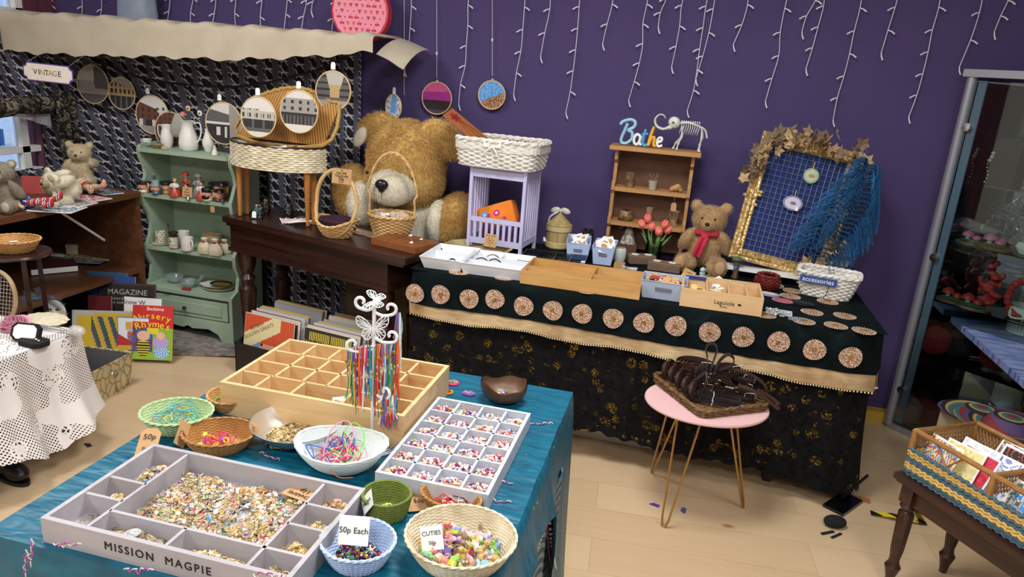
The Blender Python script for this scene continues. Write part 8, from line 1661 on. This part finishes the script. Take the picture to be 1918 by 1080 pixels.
for q in (0, 1): p = LM @ Vector((-.0, -.098, .018 + .020 * q)); t = thing('leather_lead', 'rolled brown leather dog lead tied with twine in the rattan tray', 'dog lead', p, rot=(0, 0, -.12), group=GI); MB().tube(smoothpath([(-.085, .02, 0), (-.09, 0, 0), (-.07, -.012, 0), (.085, -.012, 0), (.095, .005, 0), (.08, .016, 0), (-.07, .016, 0)], 5, True), .0095, 4, closed=True, upv=(0, 0, 1), flat=.3).build('strap', LEA2, t); MB().tube([(0, -.018, -.010), (.004, -.018, .011), (.0, .018, .011)], .0012, 5).build('twine', PAPER, t)
def strap(pts, lb, mt=LEA2, w_=.012): return tag(MB().tube([LM @ p for p in smoothpath(pts, 8)], w_, 4, upv=(0, 1, .3), flat=.22).build('lead_strap', mt), lb, 'dog lead')
strap([(-.03, -.03, .085), (-.025, -.01, .14), (-.035, .01, .185), (-.015, .012, .205), (.006, .01, .185), (-.004, -.01, .14), (-.018, -.03, .085)], 'upright loop handle of a brown leather lead rising from the pile')
strap([(.0, -.02, .09), (.02, .0, .14), (.05, .02, .165), (.075, .02, .150), (.07, .02, .120), (.02, .0, .105)], 'second leather loop handle leaning right above the pile')
strap([(-.03, -.05, .11), (-.06, -.06, .085), (-.095, -.075, .045), (-.08, -.085, .02), (-.05, -.085, .03), (-.03, -.07, .07), (-.028, -.05, .11)], 'leather loop hanging forward over the front of the tray')
strap([(.06, .04, .10), (.13, .02, .10), (.19, .0, .075), (.215, -.01, .03)], 'brown leather strap drooping over the right back of the tray', LEA); strap([(.10, -.02, .06), (.17, -.06, .055), (.225, -.085, .025), (.24, -.085, .02), (.235, -.05, .03), (.17, -.02, .055)], 'brown leather strap looping over the right edge of the tray', LEA); strap([(.215, -.03, .0), (.222, -.04, -.03), (.235, -.05, -.06)], 'loose strap end hanging below the pink tabletop', LEA, .006)
for x, y, z, a in ((-.02, -.055, .085, 0), (.02, -.045, .075, .7), (.09, -.05, .055, -.4)): t = thing('snap_hook', 'brass snap hook clipped to the leather leads on the pile', 'hook', LM @ Vector((x, y, z)), rot=(.4, a, 0), group='brass hooks on the leads'); MB().tube([(.007 * math.cos(b), 0, .012 * math.sin(b)) for b in [k * .42 for k in range(15)]], .0020, 6, closed=True).tube([(0, 0, -.012), (0, 0, -.034)], [.003, .002], 8).build('hook', BRASS, t)
tag(MB().lathe([(0, 0), (.011, 0), (.011, .002), (0, .002)], 20).build('sticker_disc', mat('bright_blue', '3fa0dc'), loc=LM @ Vector((.11, -.10, .012))), 'small bright blue disc in the front corner of the rattan tray', 'disc')
# ================================================================== wall lights, tin, bag
LT = mat('light_cable', 'd9d4e6', rough=.4); BULB = mat('bulb_white', 'e9e6f2', rough=.3)
def icicle(px, top_y, L_px, seed, w_):
 r_ = random.Random(seed); a = W(px, -30, YW - .03); b = W(px - L_px * .0, L_px, YW - .03); n = max(3, int((a.z - b.z) / .09)); x = a.x; P = []
 t = thing('icicle_lights', 'strand of unlit white icicle lights hanging on the purple wall', 'string lights', (0, 0, 0), group='icicle light strands')
 for i in range(n + 1): P.append(Vector((x + r_.uniform(-.008, .008) - .012 * max(0, i - n + 2), YW - .018 - .006 * r_.random(), a.z + (b.z - a.z) * i / n)))
 sp = smoothpath(P, 4); MB().tube(sp, .0021, 5).build('cable', LT, t)
 for i in range(1, n + 1):
  q = P[i]; s = r_.choice((-1, 1)); MB().tube([q, q + Vector((s * .016, -.004, -.006)), q + Vector((s * .030, -.006, -.016))] if i < n else [q, q + Vector((.004, 0, -.018)), q + Vector((.012, 0, -.034))], [.0022, .0032, .0036], 6).build('bulb', BULB, t)
for k, (px, L) in enumerate([(52, 30), (93, 30), (150, 32), (186, 40), (248, 12), (314, 46), (358, 50), (400, 52), (441, 52), (490, 62), (535, 54), (570, 60), (590, 20), (628, 66), (770, 132), (876, 196), (985, 178), (1030, 106), (1089, 212), (1150, 82), (1214, 190), (1250, 50), (1285, 126), (1340, 150), (1330, 210), (1404, 84), (1480, 192), (1530, 60), (1550, 130), (1618, 228), (1690, 100), (1770, 222), (1850, 128), (1895, 60)]): icicle(px, 0, L, k, 1)
for px, pe, pb in ((818, 100, 146), (922, 75, 142), (757, 140, 178)):
 a, b = W(px, -30, 3.78), W(px, pb, 3.775); tag(MB().tube([a, b], .0014, 5).ell(W(px, pe, 3.778), (.006, .004, .010), 8).build('hanging_string', LT), ['white string holding the pink and black hoop', 'white string holding the blue sky hoop', 'white string holding the seascape hoop'][(818, 922, 757).index(px)] + ' on the purple wall', 'string')
tn = thing('round_tin', 'round pink hat box printed with cherries and strawberries standing on the canopy shelf', 'hat box', W(674, 22, 3.60), rot=(PI / 2, 0, .10)); PKT, RDT = mat('tin_pink', 'ef8fa4', rough=.5), mat('tin_red', 'd23a4c', rough=.5)
tr__ = .148; MB().lathe([(0, -.07), (tr__, -.07), (tr__, 0), (0, 0)], 60).build('side', RDT, tn); MB().lathe([(tr__ - .004, -.002), (tr__ + .002, 0), (tr__ - .003, .003), (0, .003)], 60).build('lid_edge', RDT, tn); MB().lathe([(0, .0032), (tr__ - .008, .0034), (0, .0036)], 60, wob=lambda a, z: 1 + .012 * math.cos(40 * a)).build('lid', PKT, tn)
m = MB(); SEED = [(x, y) for x in range(-4, 5) for y in range(-4, 5) if math.hypot(x, y) < 4.3]
for i, (x, y) in enumerate(SEED):
 X_, Y_ = x * .031 + (.015 if y % 2 else 0), y * .029
 if math.hypot(X_, Y_) > .132: continue
 k = (i * 7) % 4
 if k == 0: [m.lathe([(0, 0), (.0065, 0), (0, .001)], 10, 0, off=(X_ + d, Y_, .0037)) for d in (-.006, .006)]; m.tube([(X_ - .006, Y_ + .004, .004), (X_, Y_ + .016, .004), (X_ + .006, Y_ + .004, .004)], .0007, 4, 1)
 elif k == 1: m.prism([(X_ - .008, Y_ + .005), (X_ + .008, Y_ + .005), (X_, Y_ - .010)], .0037, .0045, 2); m.ell((X_, Y_ + .007, .004), (.007, .002, .001), 6, 1)
 elif k == 2: m.prism([(X_ - .009, Y_ + .007), (X_ + .009, Y_ + .007), (X_, Y_ - .010)], .0037, .0045, 0); m.tube([(X_ - .009, Y_ + .008, .004), (X_ + .009, Y_ + .008, .004)], .0014, 4, 1)
 else: m.ell((X_, Y_, .004), (.004, .004, .001), 7, 3)
m.build('fruit_print', [mat('fr_red', 'c02a3c'), mat('fr_green', '5f7a58'), mat('fr_coral', 'e0574a'), mat('fr_violet', '5a3f9a')], tn)
gp = W(257, 15, 3.62); tag(MB().grid(lambda u, v: (gp.x + (.115 - .02 * v) * math.cos(u * 6.283) * (1 + .05 * math.sin(u * 25)), gp.y + .07 * math.sin(u * 6.283), 1.722 + .30 * v + .01 * math.sin(u * 19) * v), 60, 10, th=.003).build('fabric_sack', mat('silver_cloth', '8d98a8', '77818f', rough=.5, sc=9, bump=.4)), 'silvery grey cloth sack standing on the canopy shelf', 'sack')
# ================================================================== glass corner cabinet
CP = Vector((1.155, 3.715, 0)); CYW = math.radians(-42); cab = thing('display_cabinet', 'tall silver-framed glass corner display cabinet at the right wall', 'display cabinet', CP, CYW); ALU = mat('brushed_silver', '9a9ca6', rough=.35, metal=.5); CGL = glassm('cabinet_glass', 'e6f0ee', mixf=.93)
CWd = .62; MB().tube([(0, 0, .02), (0, 0, 1.715)], .021, 20).build('front_post', ALU, cab); MB().tube([(CWd, 0, .02), (CWd, 0, 1.715)], .021, 20).build('front_post', ALU, cab)
Ci = (T(*CP) @ RZ(CYW)).inverted(); K = [Ci @ Vector(p) for p in ((1.185, 3.775, 0), (1.80, 3.775, 0), (1.80, 3.30, 0))]; plan_ = [(0, -.012), (CWd, -.012), (K[2].x, K[2].y), (K[1].x, K[1].y), (K[0].x, K[0].y)]
MB().prism(plan_, 0, .03).build('plinth', ALU, cab); MB().prism(plan_, 1.722, 1.73).build('added_glass_top', CGL, cab); MB().box((CWd / 2, -.012, 1.73), (CWd + .06, .035, .032)).build('cornice', ALU, cab)  # unseen top, made of glass to let light into the cabinet
MB().box((CWd / 2, -.004, .87), (CWd - .05, .005, 1.66)).build('glass_door', CGL, cab); MB().box((.045, .012, .87), (.035, .010, 1.66)).build('door_stile', mat('stile_blue', '8e98b4', rough=.4), cab)
MIR = mat('mirror', 'b9c2c6', rough=.03, metal=1)
for a, b in ((K[0], K[1]), (K[1], K[2])): d = (b - a).normalized(); n_ = Vector((d.y, -d.x, 0)); c = (a + b) / 2 + n_ * .006; MB().box((0, 0, .87), ((b - a).length - .02, .004, 1.66), M=T(c.x, c.y, 0) @ RZ(math.atan2(d.y, d.x))).build('mirror_back', MIR, cab)
SHG = (1.26, .985, .70, .42)
for z in SHG: MB().prism([(.02, .01), (CWd - .02, .01), (K[2].x - .03, K[2].y), (K[1].x, K[1].y - .03), (K[0].x + .02, K[0].y - .01)], z - .006, z).build('glass_shelf', glassm('shelf_glass', 'cfe6e0', mixf=.85), cab)
for z in (1.50, .90, .22): MB().lathe([(0, 0), (.018, 0), (.018, .012), (0, .013)], 20, M=T(.030, -.008, z) @ RX(PI / 2)).build('hinge', CHROME, cab)
CM_ = T(*CP) @ RZ(CYW)
def cobj(x, y, z): return tuple(CM_ @ Vector((x, y, z)))
def blob(nm, lb, cat, loc, ells, mt, vx=.006, sm=3, par=None): V, F = remesh(sum_ells(ells), vx, sm); m = MB(); m.v = [tuple(v) for v in V]; m.f = F; o = m.build(nm, mt, loc=loc, ang=180, rot=(0, 0, CYW)); return tag(o, lb, cat)
def sum_ells(E):
 m = MB(); [m.ell(c, r, 12) for c, r in E]; return m
REDR = mat('red_resin', 'b8352f', rough=.5)
rr = random.Random(4); blob('red_ornament', 'tall carved red dragon-like ornament inside the glass cabinet', 'ornament', cobj(.235, .13, .70), [((rr.gauss(0, .025), rr.gauss(0, .012), .02 + .016 * i), (.034 - .0016 * i, .018, .014)) for i in range(13)] + [((rr.uniform(-.05, .05), 0, rr.uniform(.03, .18)), (.012, .010, .018)) for i in range(12)], REDR, .005, 1)
w_ = thing('red_wreath', 'red flower-encrusted ring ornament inside the glass cabinet', 'wreath', cobj(.40, .10, .79), rot=(0, 0, CYW)); m = MB(); [m.ell((.07 * math.cos(a), rr.uniform(-.01, .01), .085 * math.sin(a)), (.018, .012, .018), 8, rot=(0, a, 0)) for a in [k * .27 for k in range(24)]]; m.build('flowers', REDR, w_)
def mush(x, y, z, s, cap, lb):
 t = thing('mushroom_ornament', lb, 'ornament', cobj(x, y, z), CYW); MB().lathe([(0, 0), (.055 * s, 0), (.058 * s, .008 * s), (0, .010 * s)], 20, sy=.6).build('wood_slice', BLK, t); MB().ell((0, 0, .014 * s), (.04 * s, .02 * s, .006 * s), 10).build('moss', MATS['moss_green'], t)
 for dx, k in ((-.016, 1.0), (.016, .75)): MB().lathe([(.008 * s, .012 * s), (.007 * s, .034 * s * k), (.0, .036 * s * k)], 12, off=(dx * s, 0, 0)).build('stalk', PAPER, t); MB().lathe([(.022 * s * k, .030 * s * k), (.018 * s * k, .042 * s * k), (0, .052 * s * k)], 16, off=(dx * s, 0, 0)).build('cap', cap, t)
mush(.12, .06, .70, 1.3, REDR, 'red-capped mushroom ornament at the left of the third cabinet shelf'); mush(.22, .04, .70, 1.35, REDR, 'red-capped mushroom ornament in front of the tall red ornament'); PKC = mat('pink_cap', 'd8709a', rough=.4); mush(.14, .06, .985, 1.2, PKC, 'pink-capped mushroom ornament at the left of the second cabinet shelf'); mush(.24, .05, .985, 1.35, PKC, 'larger pink-capped mushroom ornament on the second cabinet shelf')
bo_ = thing('shoe_ornament', 'white china boat-shaped shoe ornament on the second cabinet shelf', 'ornament', cobj(.38, .08, .985), CYW); MB().lathe([(0, 0), (.05, .002), (.07, .03), (.062, .05), (.05, .035), (0, .03)], 24, sy=.45).build('shoe', CHINA, bo_); MB().ell((-.02, 0, .06), .016, 12).build('bauble', PKC, bo_)
sv = thing('silver_spray', 'tangle of silver tinsel strands on the second cabinet shelf', 'decoration', cobj(.32, .20, .985), CYW); m = MB(); [m.tube(smoothpath([(0, 0, 0), (rr.gauss(0, .05), rr.gauss(0, .03), .10), (rr.gauss(0, .12), rr.gauss(0, .04), rr.uniform(.10, .22))], 4), .0018, 4) for i in range(46)]; m.build('strands', mat('tinsel', 'c9cdd2', rough=.25, metal=.8), sv)
for i, (x, y, lb) in enumerate([(.18, .12, 'dark wooden casket with rounded lid on the top cabinet shelf'), (.34, .12, 'second dark casket beside the first on the top cabinet shelf')]):
 t = thing('casket', lb, 'box', cobj(x, y, 1.26), CYW); MB().box((0, 0, .09), (.11, .08, .18)).build('box_body', DWOOD, t); MB().prism([(.055 * math.cos(a), .03 * math.sin(a)) for a in [k * PI / 10 for k in range(11)]], -.04, .04, M=T(0, 0, .18) @ RX(PI / 2)).build('lid', DWOOD, t)
 nk = thing('bead_necklace', ['white and green bead strand hanging before the left casket', 'white bead strand hanging before the right casket'][i], 'necklace', cobj(x - .05, y - .06, 1.262)); m = MB(); [m.ell((.006 * math.sin(k), 0, .008 + .016 * k), .009 if k > 5 else .004, 8) for k in range(9)]; m.build('beads', mat('pearl_green', 'cfd2c0', rough=.3), nk)
tag(MB().box((0, 0, .05), (.09, .03, .10)).build('woven_box', mat('cane_panel', 'b08a58', '8a6a40', rough=.6, sc=90, bump=.5), loc=cobj(.09, .20, 1.26), rot=(0, 0, CYW)), 'small woven cane box at the left of the top cabinet shelf', 'box')
for i, (x, y, z, c1, c2, lb) in enumerate([(.09, .02, .425, 'a01f24', 'c9343a', 'bright red fur pom-pom at the top left of the lower cabinet'), (.17, .09, .425, '2a1020', '431a34', 'dark plum fur pom-pom beside the red one'), (.35, .07, .425, 'a31f28', 'c43038', 'red fur pom-pom behind the painted board'), (.46, .09, .425, '9c1e28', 'b82c34', 'rightmost red fur pom-pom of the lower shelf'), (.08, .10, .035, '8a1c22', 'a82a30', 'red fur pom-pom at the back of the cabinet base'), (.17, .04, .035, '951d24', 'b52c32', 'large red fur pom-pom at the front of the cabinet base'), (.05, .01, .035, 'c98a88', 'e0b4ac', 'pale pink fur pom-pom at the bottom left of the cabinet')]):
 t = thing('fur_pompom', lb, 'pom-pom', cobj(x, y + .05, z + .068), 0); plush(t, [((0, 0, 0), (.055, .05, .052), None, 0)], .012, [fur('pom_%d' % i, c1, c2)], .026, 5000, 'ball', furw=.0006, droop=.1, seed=i)
for x, lb in ((.26, 'purple plate standing at the back of the cabinet base'), (.34, 'second purple plate standing in the cabinet base')): tag(MB().lathe([(0, 0), (.07, .004), (.095, .018), (.097, .02), (.07, .008), (0, .006)], 36, M=T(0, 0, .098) @ RX(1.3)).build('plate', mat('purple_plate', '5a1f58', rough=.3), loc=cobj(x, .13, .032), rot=(0, 0, CYW)), lb, 'plate')
pbt = thing('painted_table', 'small table with blue and purple brush-painted top in front of the glass cabinet', 'table', (0, 0, 0)); t = NT('brush_paint'); t.pr(.45); n = t.noise(t.map(t.co(), (2, 14, 2), rot=(0, 0, .9)), 3, 5, .6, .8); t.col(t.ramp(n, [(.3, '2c2f55'), (.45, '5b6fa6'), (.58, '8fa0cc'), (.7, '6b3550')])); PP = [G(1782, 592, .62), G(1918, 712, .62)]; dp = (PP[1] - PP[0]).normalized(); np_ = Vector((-dp.y, dp.x, 0)) * .34; E1 = PP[0] + dp * 1.02
MB().prism([tuple(p[:2]) for p in (PP[0], E1, E1 + np_, PP[0] + np_)], .592, .62).build('tabletop', t.m, pbt); [MB().box((p.x, p.y, .296), (.03, .03, .592)).build('leg', WHITE, pbt) for p in (E1 + np_ * .85 - dp * .04, E1 + np_ * .1 - dp * .04)]
wbk = thing('plastic_basket', 'white perforated plastic basket with folding handle on the painted table', 'basket', (*G(1915, 625, .62)[:2], .621), .2); MB().lathe([(.0, 0), (.058, 0), (.066, .006), (.074, .125), (.078, .128), (.072, .126), (.062, .008), (0, .006)], 40).build('basket_body', WHITE, wbk)
m = MB(); [m.box((.0715 * math.cos(a) * (.93 + .0009 * z), .0715 * math.sin(a) * (.93 + .0009 * z), .02 + .011 * (z / 11)), (.003, .003, .006)) for z in range(0, 88, 11) for a in [k * .2094 for k in range(30)]]; m.build('perforations', mat('slot_dark', '6a6a78'), wbk); MB().tube(smoothpath([(-.076, 0, .118), (-.10, -.045, .085), (-.02, -.095, .10)], 5), .005, 6, flat=2).build('handle', WHITE, wbk)
BC0 = G(1676, 880, .42); by_ = math.atan2(-.84, .54); bn_ = thing('bench', 'dark carved wooden bench with fluted turned legs at the right edge', 'bench', (BC0.x, BC0.y, 0), by_); BWD = wood('bench_wood', '241611', '45291c', 14, rough=.3); BLn, BDp = .92, .34
MB().box((BLn / 2, BDp / 2, .405), (BLn, BDp, .022)).box((BLn / 2, BDp / 2, .390), (BLn - .016, BDp - .016, .010)).build('seat', BWD, bn_); MB().box((BLn / 2, BDp / 2, .35), (BLn - .07, BDp - .07, .07)).build('apron', BWD, bn_)
for x in (.045, BLn - .045):
 for y in (.045, BDp - .045): MB().box((x, y, .352), (.046, .046, .07)).lathe([(.012, 0), (.015, .03), (.022, .055), (.026, .07), (.018, .085), (.016, .10), (.020, .14), (.024, .28), (.018, .29), (.026, .305), (.020, .318)], 24, off=(x, y, 0), wob=lambda a, z: 1 + (.05 * math.cos(12 * a) if .10 < z < .285 else 0)).build('leg', BWD, bn_)
rt = thing('rattan_tray', 'divided rattan tray with blue and yellow braided sides holding greeting cards on the bench', 'tray', (BC0.x, BC0.y, .417), by_); RTN = mat('rattan_tan', 'a9783f', '8a5f30', rough=.5, sc=40, bump=.3); ox, oy, tl_, td_ = .015, .03, .62, .27
BLU, YEB = mat('braid_blue', '4c6878', '39505e', rough=.8, sc=90), mat('braid_yellow', 'd0ac5c', 'b8924a', rough=.8, sc=90); m = MB(); rect = [(ox, oy), (ox + tl_, oy), (ox + tl_, oy + td_), (ox, oy + td_)]
def rpath(z, off, n=260):
 out = []; per = 2 * (tl_ + td_)
 for i in range(n):
  s = per * i / n; k = 0
  for L in (tl_, td_, tl_, td_):
   if s <= L: break
   s -= L; k += 1
  a, b = Vector(rect[k % 4]), Vector(rect[(k + 1) % 4]); p = a.lerp(b, s / (tl_, td_, tl_, td_)[k % 4]); c_ = Vector((ox + tl_ / 2, oy + td_ / 2)); out.append((p.x + math.copysign(off, p.x - c_.x) * (.3 + .7 * (k % 2)), p.y + math.copysign(off, p.y - c_.y) * (1 - .7 * (k % 2)), z + .0035 * math.sin(i * 1.9)))
 return out
for r in range(9): m.tube(rpath(.006 + .0105 * r, .004 + .0012 * math.sin(r)), .0062, 5, 1 if r % 4 in (2, 3) else 0, closed=True)
m.build('braided_side', [BLU, YEB], rt); MB().box((ox + tl_ / 2, oy + td_ / 2, .006), (tl_, td_, .008)).build('base', RTN, rt)
MB().tube([(x, y, .155) for x, y in rect], .009, 8, closed=True).build('top_rail', RTN, rt)
for x, y in rect + [(ox + tl_ * .45, oy), (ox + tl_ * .45, oy + td_)]: MB().cyl((x, y, .09), (x, y, .155), .010, n=10).build('corner_post', RTN, rt)
m = MB()
for (a, b) in (((ox, oy), (ox, oy + td_)), ((ox + tl_ * .45, oy), (ox + tl_ * .45, oy + td_)), ((ox, oy + td_), (ox + tl_, oy + td_))):
 a, b = Vector((*a, 0)), Vector((*b, 0)); L = (b - a).length; n = int(L / .012)
 for k in range(n): p = a.lerp(b, k / n); q = a.lerp(b, min(1, (k + 2) / n)); m.tube([p + Vector((0, 0, .09)), q + Vector((0, 0, .15))], .0022, 4); m.tube([q + Vector((0, 0, .09)), p + Vector((0, 0, .15))], .0022, 4)
m.tube([(ox + tl_ * .45, oy, .155), (ox + tl_ * .45, oy + td_, .155)], .008, 8); m.tube([(ox + .08, oy, .155), (ox + .13, oy, .095), (ox + .18, oy, .155)], .004, 6); m.build('woven_panels', RTN, rt)
RM_ = T(BC0.x, BC0.y, .417) @ RZ(by_)
CD = [(.05, .06, 'f0e6d2 5aa4dc d04a4a e8c84a', 'comic beach greeting card nearest the left end of the rattan tray'), (.10, .10, 'ecdc9c ecdc9c d8c070', 'pale yellow card in the rattan tray'), (.13, .12, 'c9283c d8405a', 'red and pink card behind the yellow card'), (.10, .16, 'eef0f0 d8dce4', 'white card at the back left of the rattan tray'), (.17, .17, 'f2f2f4 8a90c8 e8eaf4', 'white card with violet pictures in the rattan tray'), (.20, .20, '1a181c b0442e 1a181c', 'black and rust card standing in the rattan tray'), (.16, .225, 'c8ccc0 8a6a58 b04a3a 6a7a50', 'photo card of a floral display at the back of the rattan tray'), (.24, .235, 'f0f0ec e8e4dc c8a8b0', 'white card printed with a rose and the letter R'), (.34, .07, '4a9ae0 d8b8a0 5a6a50 e8e4e0', 'holiday photo card with blue sky in the right half of the tray'), (.40, .10, '4a90dc 7a6a58 c8c0b8', 'second holiday photo card of white houses in the right half'), (.44, .16, '5f9a70 6aa87c', 'green card in the right half of the rattan tray'), (.48, .20, 'f0f2f6 e4e8f0', 'plain white card at the right of the rattan tray')]
for i, (x, y, cs, lb) in enumerate(CD):
 cs = cs.split(); p = RM_ @ Vector((ox + x, oy + y - .03, .012 + .0 * i)); t = thing('greeting_card', lb, 'card', p, rot=(-.45, 0, by_ + rr.uniform(-.15, .15))); cw2, ch2 = .125, .16 if i in (5, 6, 7) else .135
 MB().box((0, 0, ch2 / 2), (cw2, .002, ch2)).build('card', PAPER, t); mm = [mat('cd_' + c, c, rough=.5) for c in cs]; mosaic(MB(), cw2 * .9, ch2 * .9, 26, 26, lambda a, b: int(abs(mnoise.noise(Vector((a * 1.6 + i * 3, b * 1.6, i)))) * 3.2 * len(mm)) % len(mm), T(0, -.0014, ch2 / 2) @ RX(PI / 2)).build('card_picture', mm, t)
 if i == 7: MB().text('R', .04, M=T(-.03, -.002, ch2 * .7) @ RX(PI / 2)).build('lettering', INK, t)
hb_ = G(1850, 775, .45); bxx = thing('cardboard_box', 'pale cardboard box under the striped hats behind the rattan tray', 'box', (hb_.x + .05, hb_.y + .05, 0), by_); MB().box((0, .02, .19), (.34, .20, .38)).build('box_body', mat('cardboard', 'b3a184', rough=.8), bxx)
t = NT('striped_straw'); t.pr(.8); s = t.sep(t.co()); d = t.M('SQRT', t.M('ADD', t.M('MULTIPLY', s[0], s[0]), t.M('MULTIPLY', s[1], s[1]))); t.col(t.ramp(t.M('FRACT', t.M('MULTIPLY', d, 13)), [(0, '7a2a2c'), (.25, '2c6a6a'), (.45, 'b08a4a'), (.6, '1c1a20'), (.8, '55406a')], True))
for k, (dx, z, s_, lb) in enumerate([(-.06, .385, .15, 'tan and blue striped straw hat lying under the darker one'), (.06, .41, .19, 'dark hat with red, green and blue stripes on top of the pale box')]): tag(MB().lathe([(0, .05), (s_ * .4, .045), (s_ * .5, .004), (s_, .014), (s_ * 1.03, .020), (s_ * .5, .0), (s_ * .38, .04), (0, .044)], 44, sy=.8).build('straw_hat', t.m, loc=(hb_.x + .05 + dx * .5, hb_.y + .05 - dx, z)), lb, 'hat')
ps = thing('phone_pouch', 'flat black glossy case lying on the floor by the lace-covered table', 'case', (*G(1578, 945, 0)[:2], .001), .95); MB().box((0, 0, .006), (.17, .085, .012)).build('case', mat('gloss_black', '0a0a0d', rough=.12), ps)
tag(MB().tube([G(1578, 930, .02), G(1625, 890, .008)], .006, 8).build('black_rod', BLACK), 'short black rod sticking out from under the black case', 'rod')
pm = thing('drawstring_pouch', 'small black velvet pouch with ribbon ties on the floor in front of the black case', 'pouch', (*G(1562, 985, 0)[:2], 0), .3); MB().ell((0, 0, .022), (.045, .032, .022), 14).build('pouch', BLACKCLOTH, pm); MB().box((-.06, -.03, .003), (.06, .012, .003), M=RZ(.3)).box((-.05, -.045, .003), (.06, .010, .003), M=RZ(.5)).build('ribbon', BLACKCLOTH, pm)
tp_ = thing('hazard_tape', 'crumpled strip of yellow and black hazard tape on the floor behind the bench leg', 'tape', (0, 0, .001)); t = NT('hazard'); t.pr(.4); s = t.sep(t.co()); t.col(t.ramp(t.M('FRACT', t.M('MULTIPLY', t.M('ADD', s[0], s[1]), 11)), [(0, 'e8d22a'), (.5, '121214')], True)); tpP = [G(1630, 962, 0), G(1672, 972, 0), G(1728, 982, 0), G(1702, 935, 0)]; MB().tube([p + Vector((0, 0, .006 + .010 * (i % 2))) for i, p in enumerate(tpP)], .020, 4, flat=.12, upv=(0, 0, 1) if False else (.3, 1, 0)).build('strip', t.m, tp_)
tag(MB().tube([G(1548, 918, .004), G(1630, 938, .004)], .022, 4, flat=.1, upv=(1, 0, 0)).build('leather_scrap', mat('tan_scrap', 'b06a3c', rough=.7)), 'tan scrap under the black case beside the lace hem', 'scrap')
for px, py, cc, lb in ((1228, 946, '5a3f9a', 'small violet foil scrap on the floor under the pink table'), (1280, 955, '4a5a7a', 'tiny tangled thread on the floor right of the pink table leg'), (166, 834, '2a2420', 'small dark square scrap on the floor in front of the crochet table')): tag(MB().box((0, 0, .001), (.03, .018, .002)).box((.014, .006, .002), (.016, .010, .002)).build('floor_scrap', mat('scrap_' + cc, cc, rough=.4), loc=(*G(px, py, 0)[:2], .0005), rot=(0, 0, px)), lb, 'scrap')
